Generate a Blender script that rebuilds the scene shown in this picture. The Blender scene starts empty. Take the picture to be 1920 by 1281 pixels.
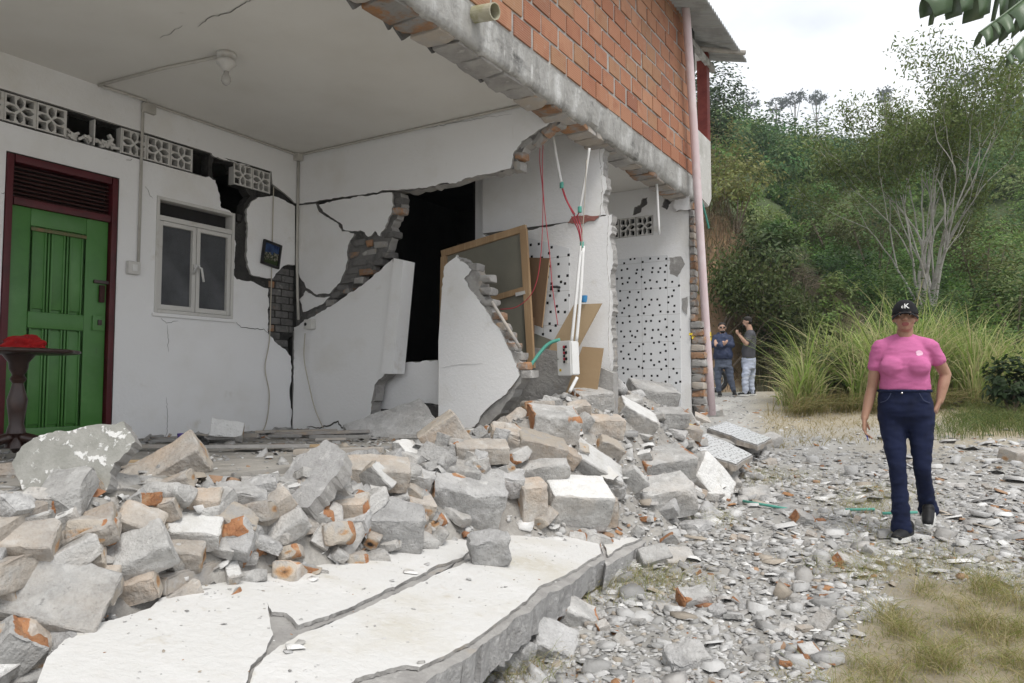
import bpy, bmesh, math, random
import numpy as np
from mathutils import Vector, Matrix, noise, geometry
R_ = math.radians
sc = bpy.context.scene
COL = sc.collection
random.seed(7)
# ------------------------------------------------------------------ camera, sky, sun, exposure
FP = 1390.0                      # focal length in photo pixels (1920 wide)
YAW, PITCH, CAMZ = R_(31.0), R_(3.3), 1.53
cam_d = bpy.data.cameras.new("camera")
cam_d.sensor_width = 36.0
cam_d.lens = FP / 1920.0 * 36.0
cam_d.clip_start = 0.05
cam_d.clip_end = 3000.0
cam = bpy.data.objects.new("camera", cam_d)
cam.location = (0, 0, CAMZ)
cam.rotation_euler = (math.pi / 2 + PITCH, 0, YAW)
COL.objects.link(cam)
sc.camera = cam

SUN_EL, SUN_AZ = R_(58), R_(125)      # azimuth: clockwise from +Y
world = bpy.data.worlds.new("World")
sc.world = world
world.use_nodes = True
wn, wl = world.node_tree.nodes, world.node_tree.links
wn.clear()
w_out = wn.new('ShaderNodeOutputWorld')
w_bg = wn.new('ShaderNodeBackground')
w_sky = wn.new('ShaderNodeTexSky')
w_sky.sky_type = 'NISHITA'
w_sky.sun_disc = False
w_sky.sun_elevation = SUN_EL
w_sky.sun_rotation = SUN_AZ
w_sky.air_density = 1.0
w_sky.dust_density = 3.0
w_scale = wn.new('ShaderNodeMix'); w_scale.data_type = 'RGBA'; w_scale.blend_type = 'MULTIPLY'
w_scale.inputs[0].default_value = 1.0
wl.new(w_sky.outputs[0], w_scale.inputs[6]); w_scale.inputs[7].default_value = (.085, .085, .085, 1)
w_tc = wn.new('ShaderNodeTexCoord')
w_map = wn.new('ShaderNodeMapping'); w_map.inputs['Scale'].default_value = (1.0, 1.0, 2.2)
wl.new(w_tc.outputs['Generated'], w_map.inputs[0])
w_n = wn.new('ShaderNodeTexNoise'); w_n.inputs['Scale'].default_value = 2.6
w_n.inputs['Detail'].default_value = 7; w_n.inputs['Roughness'].default_value = .55
wl.new(w_map.outputs[0], w_n.inputs['Vector'])
w_r = wn.new('ShaderNodeValToRGB')
w_r.color_ramp.elements[0].position = .36; w_r.color_ramp.elements[0].color = (.53, .55, .59, 1)
w_r.color_ramp.elements[1].position = .60; w_r.color_ramp.elements[1].color = (.79, .795, .80, 1)
wl.new(w_n.outputs[0], w_r.inputs[0])
w_mix = wn.new('ShaderNodeMix'); w_mix.data_type = 'RGBA'
w_mix.inputs[0].default_value = .90        # cloud cover
wl.new(w_scale.outputs[2], w_mix.inputs[6]); wl.new(w_r.outputs[0], w_mix.inputs[7])
wl.new(w_mix.outputs[2], w_bg.inputs[0])
w_bg.inputs[1].default_value = 1.0
wl.new(w_bg.outputs[0], w_out.inputs[0])

sun_d = bpy.data.lights.new("sun", 'SUN')
sun_d.energy = 1.4
sun_d.angle = R_(24)
sun_d.color = (1.0, .965, .91)
sun = bpy.data.objects.new("sun", sun_d)
sv = Vector((math.sin(SUN_AZ) * math.cos(SUN_EL), math.cos(SUN_AZ) * math.cos(SUN_EL), math.sin(SUN_EL)))
sun.rotation_euler = sv.to_track_quat('Z', 'Y').to_euler()
sun.location = sv * 30
COL.objects.link(sun)
sc.view_settings.view_transform = 'Standard'
sc.view_settings.look = 'None'
sc.view_settings.exposure = 0.95
sc.view_settings.gamma = 1.0
sc.view_settings.use_curve_mapping = False

# ------------------------------------------------------------------ pixel -> place helpers
RIGHT = Vector((math.cos(YAW), math.sin(YAW), 0))
FWDH = Vector((-math.sin(YAW), math.cos(YAW), 0))
UP = Vector((0, 0, 1))
CAMP = Vector((0, 0, CAMZ))
FWD3 = FWDH * math.cos(PITCH) + UP * math.sin(PITCH)
UP3 = UP * math.cos(PITCH) - FWDH * math.sin(PITCH)
def ray(x, y):
    r = FWD3 + RIGHT * ((x - 960) / FP) + UP3 * ((640.5 - y) / FP)
    return r / r.dot(FWDH)               # unit horizontal depth
def at_d(x, y, d): return CAMP + ray(x, y) * d
def at_z(x, y, z): r = ray(x, y); return CAMP + r * ((z - CAMZ) / r.z)
def at_X(x, y, X): r = ray(x, y); return CAMP + r * (X / r.x)
def at_Y(x, y, Y): r = ray(x, y); return CAMP + r * (Y / r.y)
def on_plane(x, y, p, n): r = ray(x, y); return CAMP + r * ((p - CAMP).dot(n) / r.dot(n))
def proj(p):
    q = Vector(p) - CAMP
    w = q.dot(FWD3)
    return (960 + FP * q.dot(RIGHT) / w, 640.5 - FP * q.dot(UP3) / w)

# main planes of the house
XD = -5.43        # wall with the green door
YA = 5.01         # broken cross wall
YB = 5.80         # second cross wall
YC = 7.90         # end wall with dotted tiles
XF = -2.45        # street front
FZ, CZ = 1.11, 3.755     # floor, ceiling
XE = -2.95        # floor edge
def lerp(a, b, t): return a + (b - a) * t
def interp(x, tab):
    if x <= tab[0][0]: return tab[0][1]
    for (a, u), (b, v) in zip(tab, tab[1:]):
        if x <= b:
            t = (x - a) / (b - a); t = t * t * (3 - 2 * t)
            return lerp(u, v, t)
    return tab[-1][1]
def sstep(a, b, x):
    t = min(1, max(0, (x - a) / (b - a))); return t * t * (3 - 2 * t)
def nz(x, y, z=0.0): return noise.noise(Vector((x, y, z)))

# ------------------------------------------------------------------ object helpers
def tag(o, label=None, cat=None, group=None, kind=None):
    if label: o["label"] = label
    if cat: o["category"] = cat
    if group: o["group"] = group
    if kind: o["kind"] = kind
    return o
def wloc(o):
    v = Vector((0, 0, 0))
    while o: v += o.location; o = o.parent
    return v
def mesh_obj(name, me, parent=None, mats=(), loc=None):
    """link a mesh; mesh is recentred on its own middle unless loc is given. Parents are unrotated."""
    o = bpy.data.objects.new(name, me)
    for m in mats: me.materials.append(m)
    if loc is None and len(me.vertices):
        n = len(me.vertices); a = np.empty(n * 3, dtype=np.float32); me.vertices.foreach_get('co', a)
        a = a.reshape(-1, 3); c = (a.min(0) + a.max(0)) / 2
        if parent is None: c[2] = a[:, 2].min()
        a -= c; me.vertices.foreach_set('co', a.ravel()); me.update()
        loc = Vector([float(q) for q in c])
    COL.objects.link(o)
    if parent: o.parent = parent; o.location = Vector(loc) - wloc(parent)
    else: o.location = loc
    return o
def empty(name, loc, rz=0.0):
    o = bpy.data.objects.new(name, None)
    o.empty_display_size = .2
    o.location = loc; o.rotation_euler = (0, 0, rz)
    COL.objects.link(o); return o
def pydata(name, v, f, parent=None, mats=(), mi=None, smooth=False, loc=None):
    me = bpy.data.meshes.new(name); me.from_pydata([tuple(p) for p in v], [], f)
    if mi is not None: me.polygons.foreach_set('material_index', mi)
    if smooth: me.polygons.foreach_set('use_smooth', [True] * len(me.polygons))
    me.update()
    return mesh_obj(name, me, parent, mats, loc)
def from_bm(name, bm, parent=None, mats=(), smooth=None, loc=None):
    me = bpy.data.meshes.new(name); bm.to_mesh(me); bm.free()
    if smooth is not None:
        me.polygons.foreach_set('use_smooth', [True] * len(me.polygons))
        if smooth < 180: me.set_sharp_from_angle(angle=R_(smooth))
    return mesh_obj(name, me, parent, mats, loc)
def bbox(bm, x0, x1, y0, y1, z0, z1, mi=0, bev=0.0):
    vs = [bm.verts.new((x, y, z)) for x in (x0, x1) for y in (y0, y1) for z in (z0, z1)]
    fs = [bm.faces.new([vs[i] for i in q]) for q in ((0, 1, 3, 2), (4, 6, 7, 5), (0, 4, 5, 1), (2, 3, 7, 6), (0, 2, 6, 4), (1, 5, 7, 3))]
    for f in fs: f.material_index = mi
    if bev:
        es = list({e for f in fs for e in f.edges})
        bmesh.ops.bevel(bm, geom=es, offset=bev, segments=2, affect='EDGES', profile=.6)
def box(name, x0, x1, y0, y1, z0, z1, parent=None, m=None, bev=.004):
    bm = bmesh.new(); bbox(bm, x0, x1, y0, y1, z0, z1, 0, bev)
    return from_bm(name, bm, parent, [m], smooth=40 if bev else None)
def obox(bm, c, ax, ay, az, mi=0, bev=0.0):
    """oriented box: centre and three half vectors"""
    c = Vector(c); ax = Vector(ax); ay = Vector(ay); az = Vector(az)
    vs = [bm.verts.new(c + ax * i + ay * j + az * k) for i in (-1, 1) for j in (-1, 1) for k in (-1, 1)]
    fs = [bm.faces.new([vs[i] for i in q]) for q in ((0, 1, 3, 2), (4, 6, 7, 5), (0, 4, 5, 1), (2, 3, 7, 6), (0, 2, 6, 4), (1, 5, 7, 3))]
    for f in fs: f.material_index = mi
    if ax.cross(ay).dot(az) < 0: bmesh.ops.reverse_faces(bm, faces=fs)
    if bev:
        bmesh.ops.bevel(bm, geom=list({e for f in fs for e in f.edges}), offset=bev, segments=2, affect='EDGES')
def frame_of(t):
    t = t.normalized(); a = Vector((0, 0, 1)) if abs(t.z) < .9 else Vector((1, 0, 0))
    u = t.cross(a).normalized(); return u, t.cross(u)
class Tubes:
    def __init__(s): s.v, s.f = [], []
    def add(s, pts, radii, n=8, caps=True):
        pts = [Vector(p) for p in pts]
        if not hasattr(radii, '__len__'): radii = [radii] * len(pts)
        b = len(s.v); u0 = None
        for i, p in enumerate(pts):
            t = (pts[min(i + 1, len(pts) - 1)] - pts[max(i - 1, 0)])
            if t.length < 1e-9: t = Vector((0, 0, 1))
            t.normalize()
            if u0 is None: u, w = frame_of(t)
            else:
                u = (u0 - t * u0.dot(t)).normalized(); w = t.cross(u)
            u0 = u
            for k in range(n):
                a = 2 * math.pi * k / n
                s.v.append(p + (u * math.cos(a) + w * math.sin(a)) * radii[i])
        for i in range(len(pts) - 1):
            for k in range(n):
                a, c = b + i * n + k, b + i * n + (k + 1) % n
                s.f.append((a, c, c + n, a + n))
        if caps:
            s.f.append(tuple(b + k for k in reversed(range(n))))
            s.f.append(tuple(b + (len(pts) - 1) * n + k for k in range(n)))
    def build(s, name, parent=None, m=None, loc=None):
        return pydata(name, s.v, s.f, parent, [m], smooth=True, loc=loc)
def tube(name, pts, r, parent=None, m=None, n=8):
    t = Tubes(); t.add(pts, r, n); return t.build(name, parent, m)
def curve_pts(pts, k=6):
    """Catmull-Rom through pts"""
    pts = [Vector(p) for p in pts]; out = []
    for i in range(len(pts) - 1):
        p0, p1, p2, p3 = pts[max(i - 1, 0)], pts[i], pts[i + 1], pts[min(i + 2, len(pts) - 1)]
        for j in range(k):
            t = j / k
            out.append(.5 * ((2 * p1) + (p2 - p0) * t + (2 * p0 - 5 * p1 + 4 * p2 - p3) * t * t + (3 * p1 - p0 - 3 * p2 + p3) * t ** 3))
    out.append(pts[-1]); return out
def jag(pts, amp=2.0, seg=7.0, seed=0):
    """2-D outline; entries (x, y) start a torn edge, (x, y, 0) a clean one"""
    rs = random.Random(seed); out = []
    n = len(pts)
    for i in range(n):
        a, b = pts[i], pts[(i + 1) % n]
        out.append((a[0], a[1]))
        if len(a) > 2: continue
        L = math.hypot(b[0] - a[0], b[1] - a[1]); k = int(L / seg)
        if k < 1: continue
        nx, ny = -(b[1] - a[1]) / L, (b[0] - a[0]) / L; w = 0
        for j in range(1, k + 1):
            t = (j + rs.uniform(-.3, .3)) / (k + 1)
            w = .5 * w + rs.uniform(-1, 1) * amp
            e = min(1, 4 * t, 4 * (1 - t))
            out.append((a[0] + (b[0] - a[0]) * t + nx * w * e, a[1] + (b[1] - a[1]) * t + ny * w * e))
    return out
def prism(name, loops, ext, parent=None, mats=(), rough=0.0, seed=0):
    """outline (plus holes) of 3-D points in a plane, pushed along ext. mats: face, side (and back = side)"""
    loops = [[Vector(p) for p in lp] for lp in loops]
    flat = [p for lp in loops for p in lp]
    tris = geometry.tessellate_polygon(loops)
    ext = Vector(ext); n = len(flat); rs = random.Random(seed)
    v = list(flat) + [p + ext + Vector([rs.uniform(-rough, rough) for _ in range(3)]) for p in flat]
    f, mi = [], []
    for t in tris:
        a, b, c = [flat[i] for i in t]
        nrm = (b - a).cross(c - a)
        if nrm.length < 1e-10: continue
        q = tuple(t) if nrm.dot(ext) < 0 else tuple(reversed(t))
        f.append(q); mi.append(0)
        f.append(tuple(i + n for i in reversed(q))); mi.append(1 if len(mats) > 1 else 0)
    o = 0
    for li, lp in enumerate(loops):
        m = len(lp)
        nr = Vector((0, 0, 0))
        for i in range(m): nr += lp[i].cross(lp[(i + 1) % m])
        ccw = nr.dot(ext) > 0
        if li: ccw = not ccw
        for i in range(m):
            a, b = o + i, o + (i + 1) % m
            f.append((a, b, b + n, a + n) if not ccw else (b, a, a + n, b + n)); mi.append(1 if len(mats) > 1 else 0)
        o += m
    return pydata(name, v, f, parent, mats, mi)
def np_mesh(name, V, Fc, k, cols=None, mats=(), parent=None, smooth=False, loc=None, mi=None):
    """V (N,3), Fc (M,k) faces of k corners, cols (N,3) point colours"""
    V = np.asarray(V, dtype=np.float32); Fc = np.asarray(Fc, dtype=np.int32)
    me = bpy.data.meshes.new(name)
    me.vertices.add(len(V)); me.vertices.foreach_set('co', V.ravel())
    me.loops.add(Fc.size); me.loops.foreach_set('vertex_index', Fc.ravel())
    me.polygons.add(len(Fc)); me.polygons.foreach_set('loop_start', np.arange(0, Fc.size, k, dtype=np.int32))
    if mi is not None: me.polygons.foreach_set('material_index', np.asarray(mi, dtype=np.int32))
    if smooth: me.polygons.foreach_set('use_smooth', np.ones(len(Fc), dtype=bool))
    me.update(calc_edges=True)
    if cols is not None:
        at = me.color_attributes.new('Col', 'FLOAT_COLOR', 'POINT')
        c4 = np.ones((len(V), 4), dtype=np.float32); c4[:, :3] = cols
        at.data.foreach_set('color', c4.ravel())
    return mesh_obj(name, me, parent, mats, loc)
def copy_tree(o, parent=None):
    c = o.copy(); COL.objects.link(c); c.parent = parent
    for ch in o.children: copy_tree(ch, c)
    return c

# ------------------------------------------------------------------ materials
def mat(name, c, layers=(), rough=.85, bump=.25, bscale=40, rnd=0.0, attr=False, spec=.25, metal=0.0, coord='Object', bdetail=6, hue=0.0):
    """layers: (colour, noise scale, lo, hi[, stretch])"""
    m = bpy.data.materials.new(name); m.use_nodes = True
    nt = m.node_tree; N, L = nt.nodes, nt.links
    b = N['Principled BSDF']; b.inputs['Roughness'].default_value = rough
    b.inputs['Specular IOR Level'].default_value = spec; b.inputs['Metallic'].default_value = metal
    tc = N.new('ShaderNodeTexCoord').outputs[coord]
    oi = N.new('ShaderNodeObjectInfo')
    add = N.new('ShaderNodeVectorMath'); add.operation = 'ADD'
    sclr = N.new('ShaderNodeVectorMath'); sclr.operation = 'SCALE'; sclr.inputs[0].default_value = (13.1, 7.7, 3.3)
    L.new(oi.outputs['Random'], sclr.inputs['Scale']); L.new(tc, add.inputs[0]); L.new(sclr.outputs[0], add.inputs[1])
    vec = add.outputs[0]
    if attr:
        a = N.new('ShaderNodeAttribute'); a.attribute_name = 'Col'; cur = a.outputs['Color']
    else:
        r = N.new('ShaderNodeRGB'); r.outputs[0].default_value = (*c, 1); cur = r.outputs[0]
    for ly in layers:
        n = N.new('ShaderNodeTexNoise'); n.inputs['Scale'].default_value = ly[1]; n.inputs['Detail'].default_value = 8
        n.inputs['Roughness'].default_value = .62
        if len(ly) > 4:
            mp = N.new('ShaderNodeMapping'); mp.inputs['Scale'].default_value = ly[4]
            L.new(vec, mp.inputs[0]); L.new(mp.outputs[0], n.inputs['Vector'])
        else: L.new(vec, n.inputs['Vector'])
        mr = N.new('ShaderNodeMapRange'); mr.inputs[1].default_value = ly[2]; mr.inputs[2].default_value = ly[3]
        L.new(n.outputs[0], mr.inputs[0])
        mx = N.new('ShaderNodeMix'); mx.data_type = 'RGBA'
        L.new(mr.outputs[0], mx.inputs[0]); L.new(cur, mx.inputs[6])
        mx.inputs[7].default_value = (*ly[0], 1); cur = mx.outputs[2]
    if rnd or hue:
        hs = N.new('ShaderNodeHueSaturation')
        mr = N.new('ShaderNodeMapRange'); mr.inputs[3].default_value = 1 - rnd; mr.inputs[4].default_value = 1 + rnd
        L.new(oi.outputs['Random'], mr.inputs[0]); L.new(mr.outputs[0], hs.inputs['Value'])
        if hue:
            fr = N.new('ShaderNodeMath'); fr.operation = 'MULTIPLY'; fr.inputs[1].default_value = 7.31
            fr2 = N.new('ShaderNodeMath'); fr2.operation = 'FRACT'
            L.new(oi.outputs['Random'], fr.inputs[0]); L.new(fr.outputs[0], fr2.inputs[0])
            mh = N.new('ShaderNodeMapRange'); mh.inputs[3].default_value = .5 - hue; mh.inputs[4].default_value = .5 + hue
            L.new(fr2.outputs[0], mh.inputs[0]); L.new(mh.outputs[0], hs.inputs['Hue'])
        L.new(cur, hs.inputs['Color']); cur = hs.outputs[0]
    L.new(cur, b.inputs['Base Color'])
    if bump:
        n = N.new('ShaderNodeTexNoise'); n.inputs['Scale'].default_value = bscale; n.inputs['Detail'].default_value = bdetail
        n.inputs['Roughness'].default_value = .65
        L.new(vec, n.inputs['Vector'])
        bp = N.new('ShaderNodeBump'); bp.inputs['Strength'].default_value = bump; bp.inputs['Distance'].default_value = .02
        L.new(n.outputs[0], bp.inputs['Height']); L.new(bp.outputs[0], b.inputs['Normal'])
    m["vec"] = 0
    return m
def leaf_mat(name, trans=.3, rough=.6):
    m = bpy.data.materials.new(name); m.use_nodes = True
    N, L = m.node_tree.nodes, m.node_tree.links
    b = N['Principled BSDF']; b.inputs['Roughness'].default_value = rough; b.inputs['Specular IOR Level'].default_value = .25
    a = N.new('ShaderNodeAttribute'); a.attribute_name = 'Col'
    L.new(a.outputs['Color'], b.inputs['Base Color'])
    t = N.new('ShaderNodeBsdfTranslucent'); L.new(a.outputs['Color'], t.inputs['Color'])
    mx = N.new('ShaderNodeMixShader'); mx.inputs[0].default_value = trans
    L.new(b.outputs[0], mx.inputs[1]); L.new(t.outputs[0], mx.inputs[2])
    L.new(mx.outputs[0], N['Material Output'].inputs[0])
    return m
def dist_mat(name, build):
    """material with custom colour graph: build(N, L, tc) -> (colour socket, height socket or None, rough)"""
    m = bpy.data.materials.new(name); m.use_nodes = True
    N, L = m.node_tree.nodes, m.node_tree.links
    b = N['Principled BSDF']; b.inputs['Specular IOR Level'].default_value = .25
    tc = N.new('ShaderNodeTexCoord')
    col, h, rough = build(N, L, tc)
    b.inputs['Roughness'].default_value = rough
    L.new(col, b.inputs['Base Color'])
    if h is not None:
        bp = N.new('ShaderNodeBump'); bp.inputs['Strength'].default_value = .5; bp.inputs['Distance'].default_value = .01
        L.new(h, bp.inputs['Height']); L.new(bp.outputs[0], b.inputs['Normal'])
    return m
def n_mix(N, L, f, a, b_):
    mx = N.new('ShaderNodeMix'); mx.data_type = 'RGBA'
    for s, v in ((0, f), (6, a), (7, b_)):
        if isinstance(v, (tuple, list)): mx.inputs[s].default_value = (*v, 1)
        elif isinstance(v, (int, float)): mx.inputs[s].default_value = v
        else: L.new(v, mx.inputs[s])
    return mx.outputs[2]
def n_noise(N, L, vec, s, lo=0., hi=1., d=6):
    n = N.new('ShaderNodeTexNoise'); n.inputs['Scale'].default_value = s; n.inputs['Detail'].default_value = d
    n.inputs['Roughness'].default_value = .6
    L.new(vec, n.inputs['Vector'])
    mr = N.new('ShaderNodeMapRange'); mr.inputs[1].default_value = lo; mr.inputs[2].default_value = hi
    L.new(n.outputs[0], mr.inputs[0]); return mr.outputs[0]
def n_math(N, L, op, a, b_=None):
    n = N.new('ShaderNodeMath'); n.operation = op
    for i, v in enumerate((a, b_)):
        if v is None: continue
        if isinstance(v, (int, float)): n.inputs[i].default_value = v
        else: L.new(v, n.inputs[i])
    return n.outputs[0]

WHITE = (.79, .79, .79)
m_plaster = mat('plaster_white', WHITE, [((.70, .685, .65), 1.3, .50, .72), ((.82, .82, .825), .7, .5, .7), ((.60, .575, .52), 4, .64, .80), ((.52, .485, .43), 2.0, .68, .80, (3, 3, .35)), ((.45, .43, .38), 26, .72, .80)], rough=.75, bump=.2, bscale=40)
m_slabwhite = mat('plaster_fallen', (.60, .595, .58), [((.52, .495, .435), 1.5, .50, .72), ((.65, .645, .635), 3.1, .50, .70), ((.46, .425, .36), 6, .62, .78), ((.44, .42, .385), 30, .70, .76), ((.59, .58, .56), 20, .5, .7), ((.36, .345, .32), 70, .73, .78)], rough=.85, bump=.45, bscale=24)
m_ceiling = mat('ceiling_paint', (.70, .685, .65), [((.62, .60, .555), 1.1, .45, .75), ((.42, .40, .35), 5, .72, .88)], rough=.85, bump=.06, bscale=30)
m_mortar = mat('mortar_grey', (.36, .35, .335), [((.27, .26, .25), 7, .45, .65), ((.47, .46, .44), 14, .58, .72), ((.40, .34, .27), 4, .6, .75)], rough=.95, bump=.6, bscale=26, rnd=.12)
m_tan = mat('mortar_tan', (.40, .355, .305), [((.36, .345, .33), 6, .45, .62), ((.49, .35, .24), 5, .62, .74), ((.46, .44, .42), 17, .57, .70), ((.24, .22, .20), 11, .68, .8)], rough=.95, bump=.5, bscale=26, rnd=.14)
m_conc = mat('concrete_chunk', (.38, .375, .37), [((.30, .295, .29), 9, .48, .66), ((.52, .51, .50), 22, .55, .70), ((.22, .215, .21), 40, .66, .76)], rough=.95, bump=.85, bscale=30, rnd=.12)
m_dust = mat('rubble_dust', (.37, .355, .33), [((.27, .255, .235), 6, .42, .62), ((.46, .44, .415), 15, .55, .7), ((.36, .28, .21), 9, .66, .78)], rough=1, bump=1.0, bscale=22)
m_core = mat('grey_brick_core', (.17, .165, .16), [((.09, .088, .085), 6, .45, .65), ((.27, .26, .245), 12, .58, .72), ((.30, .19, .12), 5, .64, .74)], rough=.95, bump=.7, bscale=22)
m_dark = mat('room_shade', (.035, .033, .032), [((.02, .02, .02), 3, .4, .7)], rough=.95, bump=.2)  # shade of closed rooms and gaps put into a near-black colour
m_orange = mat('clay_broken', (.46, .215, .09), [((.36, .15, .06), 12, .45, .65), ((.50, .33, .20), 7, .6, .75), ((.32, .30, .28), 5, .64, .76)], rough=.95, bump=.6, bscale=30, rnd=.15)
m_beam = mat('beam_concrete', (.36, .355, .34), [((.55, .55, .54), 3.5, .50, .64, (1, 1, .35)), ((.24, .235, .225), 9, .50, .68, (1, 1, .3)), ((.62, .62, .61), 14, .62, .70, (1, 1, .2)), ((.07, .07, .068), 2.4, .60, .70, (1, .6, 1.4)), ((.40, .39, .37), 30, .5, .7)], rough=.9, bump=.8, bscale=18)
m_wood = mat('pale_wood', (.40, .27, .155), [((.31, .20, .11), 5, .4, .7, (1, 1, .06)), ((.46, .33, .20), 30, .5, .7, (1, 1, .05))], rough=.6, bump=.1)
m_ply = mat('plywood', (.43, .32, .20), [((.36, .255, .15), 7, .45, .65, (.2, 1, .2)), ((.24, .16, .10), 3, .70, .82)], rough=.7, bump=.1)
m_brownboard = mat('brown_board', (.17, .105, .06), [((.12, .075, .045), 9, .4, .7, (1, 1, .1))], rough=.6, bump=.1)
m_greenboard = mat('grey_green_board', (.21, .20, .16), [((.17, .165, .135), 2.5, .4, .7)], rough=.5, bump=.05)
m_green = mat('green_paint', (.055, .180, .034), [((.038, .13, .026), 4, .45, .7), ((.085, .23, .06), 2, .5, .7), ((.18, .15, .09), 18, .68, .76), ((.05, .045, .035), 7, .68, .8, (1, 1, .4))], rough=.38, bump=.06, bscale=14, spec=.45)
m_red = mat('oxide_red_paint', (.085, .010, .014), [((.05, .008, .010), 6, .45, .7), ((.25, .2, .18), 30, .74, .82)], rough=.45, bump=.08, spec=.4)
m_slatred = mat('dark_louver', (.045, .016, .014), rough=.6, bump=.05)
m_frame = mat('window_white', (.58, .57, .545), [((.44, .41, .36), 9, .58, .78), ((.28, .15, .08), 20, .72, .8)], rough=.5, bump=.08)
m_pvc = mat('pvc_white', (.68, .68, .67), [((.55, .54, .5), 6, .55, .75)], rough=.4, bump=.04)
m_pvcgrey = mat('conduit_painted', (.50, .48, .44), [((.40, .385, .35), 7, .5, .7)], rough=.6, bump=.05)
m_pink = mat('downpipe_pink', (.62, .50, .51), [((.70, .62, .62), 4, .45, .65), ((.45, .33, .32), 9, .62, .78)], rough=.5, bump=.06)
m_teal = mat('conduit_teal', (.10, .35, .28), rough=.5, bump=0)
m_wirered = mat('wire_red', (.38, .04, .06), rough=.5, bump=0)
m_wirecream = mat('wire_cream', (.45, .41, .34), rough=.6, bump=0)
m_wireblack = mat('wire_black', (.02, .02, .02), rough=.5, bump=0)
m_metal = mat('galvanised_sheet', (.36, .37, .365), [((.24, .24, .23), 3, .5, .7), ((.25, .17, .12), 8, .66, .8)], rough=.5, metal=.4, bump=.1)
m_darkwood = mat('dark_turned_wood', (.030, .014, .011), [((.05, .025, .018), 9, .5, .7)], rough=.35, bump=.05, spec=.5)
m_redcloth = mat('red_cloth', (.34, .012, .012), [((.26, .008, .01), 14, .45, .7)], rough=.9, bump=.3, bscale=120)
m_black = mat('black_plastic', (.015, .015, .016), rough=.45, bump=0, spec=.4)
m_yellow = mat('yellow_plastic', (.62, .45, .05), [((.5, .36, .06), 8, .5, .7)], rough=.5, bump=0)
m_blue = mat('blue_cloth', (.06, .13, .25), [((.10, .19, .33), 10, .45, .65)], rough=.9, bump=.3)
m_purple = mat('purple_plastic', (.10, .07, .28), rough=.4, bump=0)
m_floor = mat('floor_screed', (.30, .285, .26), [((.21, .20, .18), 4, .45, .65), ((.40, .37, .33), 10, .55, .7), ((.33, .25, .16), 6, .62, .75)], rough=.9, bump=.5, bscale=20)
m_redtile = mat('torn_red_plaster', (.30, .13, .11), [((.38, .3, .27), 10, .5, .7)], rough=.95, bump=.5)
m_shard = mat('shards', (.4, .4, .4), [], rough=.95, bump=.55, bscale=45, attr=True)
m_tape = mat('caution_tape', (.70, .52, .04), [((.02, .02, .02), 60, .56, .58, (.6, .6, .6))], rough=.4, bump=0)
m_leaf = leaf_mat('leaf', .40, .5)
m_far = leaf_mat('far_leaf', .30, .8)
m_grass = leaf_mat('grass_blade', .4, .55)
m_bark = mat('pale_bark', (.40, .38, .345), [((.24, .22, .19), 5, .48, .66, (1, 1, .4)), ((.55, .53, .49), 12, .55, .7)], rough=.95, bump=.5, bscale=25)
m_barkbrown = mat('brown_bark', (.17, .135, .10), [((.10, .08, .06), 6, .45, .65, (1, 1, .3)), ((.27, .24, .20), 9, .56, .7)], rough=.95, bump=.5)

def _clay(N, L, tc):
    o = tc.outputs['Object']; oi = N.new('ShaderNodeObjectInfo')
    sx = N.new('ShaderNodeSeparateXYZ'); L.new(o, sx.inputs[0])
    off = N.new('ShaderNodeVectorMath'); off.operation = 'SCALE'; off.inputs[0].default_value = (31., 17., 53.)
    L.new(oi.outputs['Random'], off.inputs['Scale'])
    ad = N.new('ShaderNodeVectorMath'); L.new(o, ad.inputs[0]); L.new(off.outputs[0], ad.inputs[1])
    v = ad.outputs[0]
    base = n_mix(N, L, oi.outputs['Random'], (.32, .130, .075), (.42, .215, .130))
    r2 = n_math(N, L, 'FRACT', n_math(N, L, 'MULTIPLY', oi.outputs['Random'], 9.7))
    r3 = n_math(N, L, 'FRACT', n_math(N, L, 'MULTIPLY', oi.outputs['Random'], 23.3))
    base = n_mix(N, L, n_math(N, L, 'MULTIPLY', n_math(N, L, 'GREATER_THAN', r2, .82), .75), base, (.33, .19, .11))
    base = n_mix(N, L, n_math(N, L, 'MULTIPLY', n_math(N, L, 'GREATER_THAN', r3, .90), .6), base, (.22, .085, .06))
    stain = n_noise(N, L, v, 7, .52, .72)
    base = n_mix(N, L, n_math(N, L, 'MULTIPLY', stain, .6), base, (.25, .085, .05))
    st2 = n_noise(N, L, v, 16, .60, .78)
    base = n_mix(N, L, n_math(N, L, 'MULTIPLY', st2, .55), base, (.42, .36, .31))
    # fine horizontal grooves pressed into the block
    w = n_math(N, L, 'SINE', n_math(N, L, 'ADD', n_math(N, L, 'MULTIPLY', sx.outputs['Z'], 2 * math.pi / .0165), n_noise(N, L, v, 4, 0, 1.3)))
    g = N.new('ShaderNodeMapRange'); g.inputs[1].default_value = .35; g.inputs[2].default_value = .95; L.new(w, g.inputs[0])
    base = n_mix(N, L, n_math(N, L, 'MULTIPLY', g.outputs[0], .42), base, (.50, .30, .20))
    h = n_math(N, L, 'ADD', n_math(N, L, 'MULTIPLY', g.outputs[0], .5), n_math(N, L, 'MULTIPLY', n_noise(N, L, v, 60), .5))
    return base, h, .85
m_clay = dist_mat('clay_block', _clay)
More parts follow.
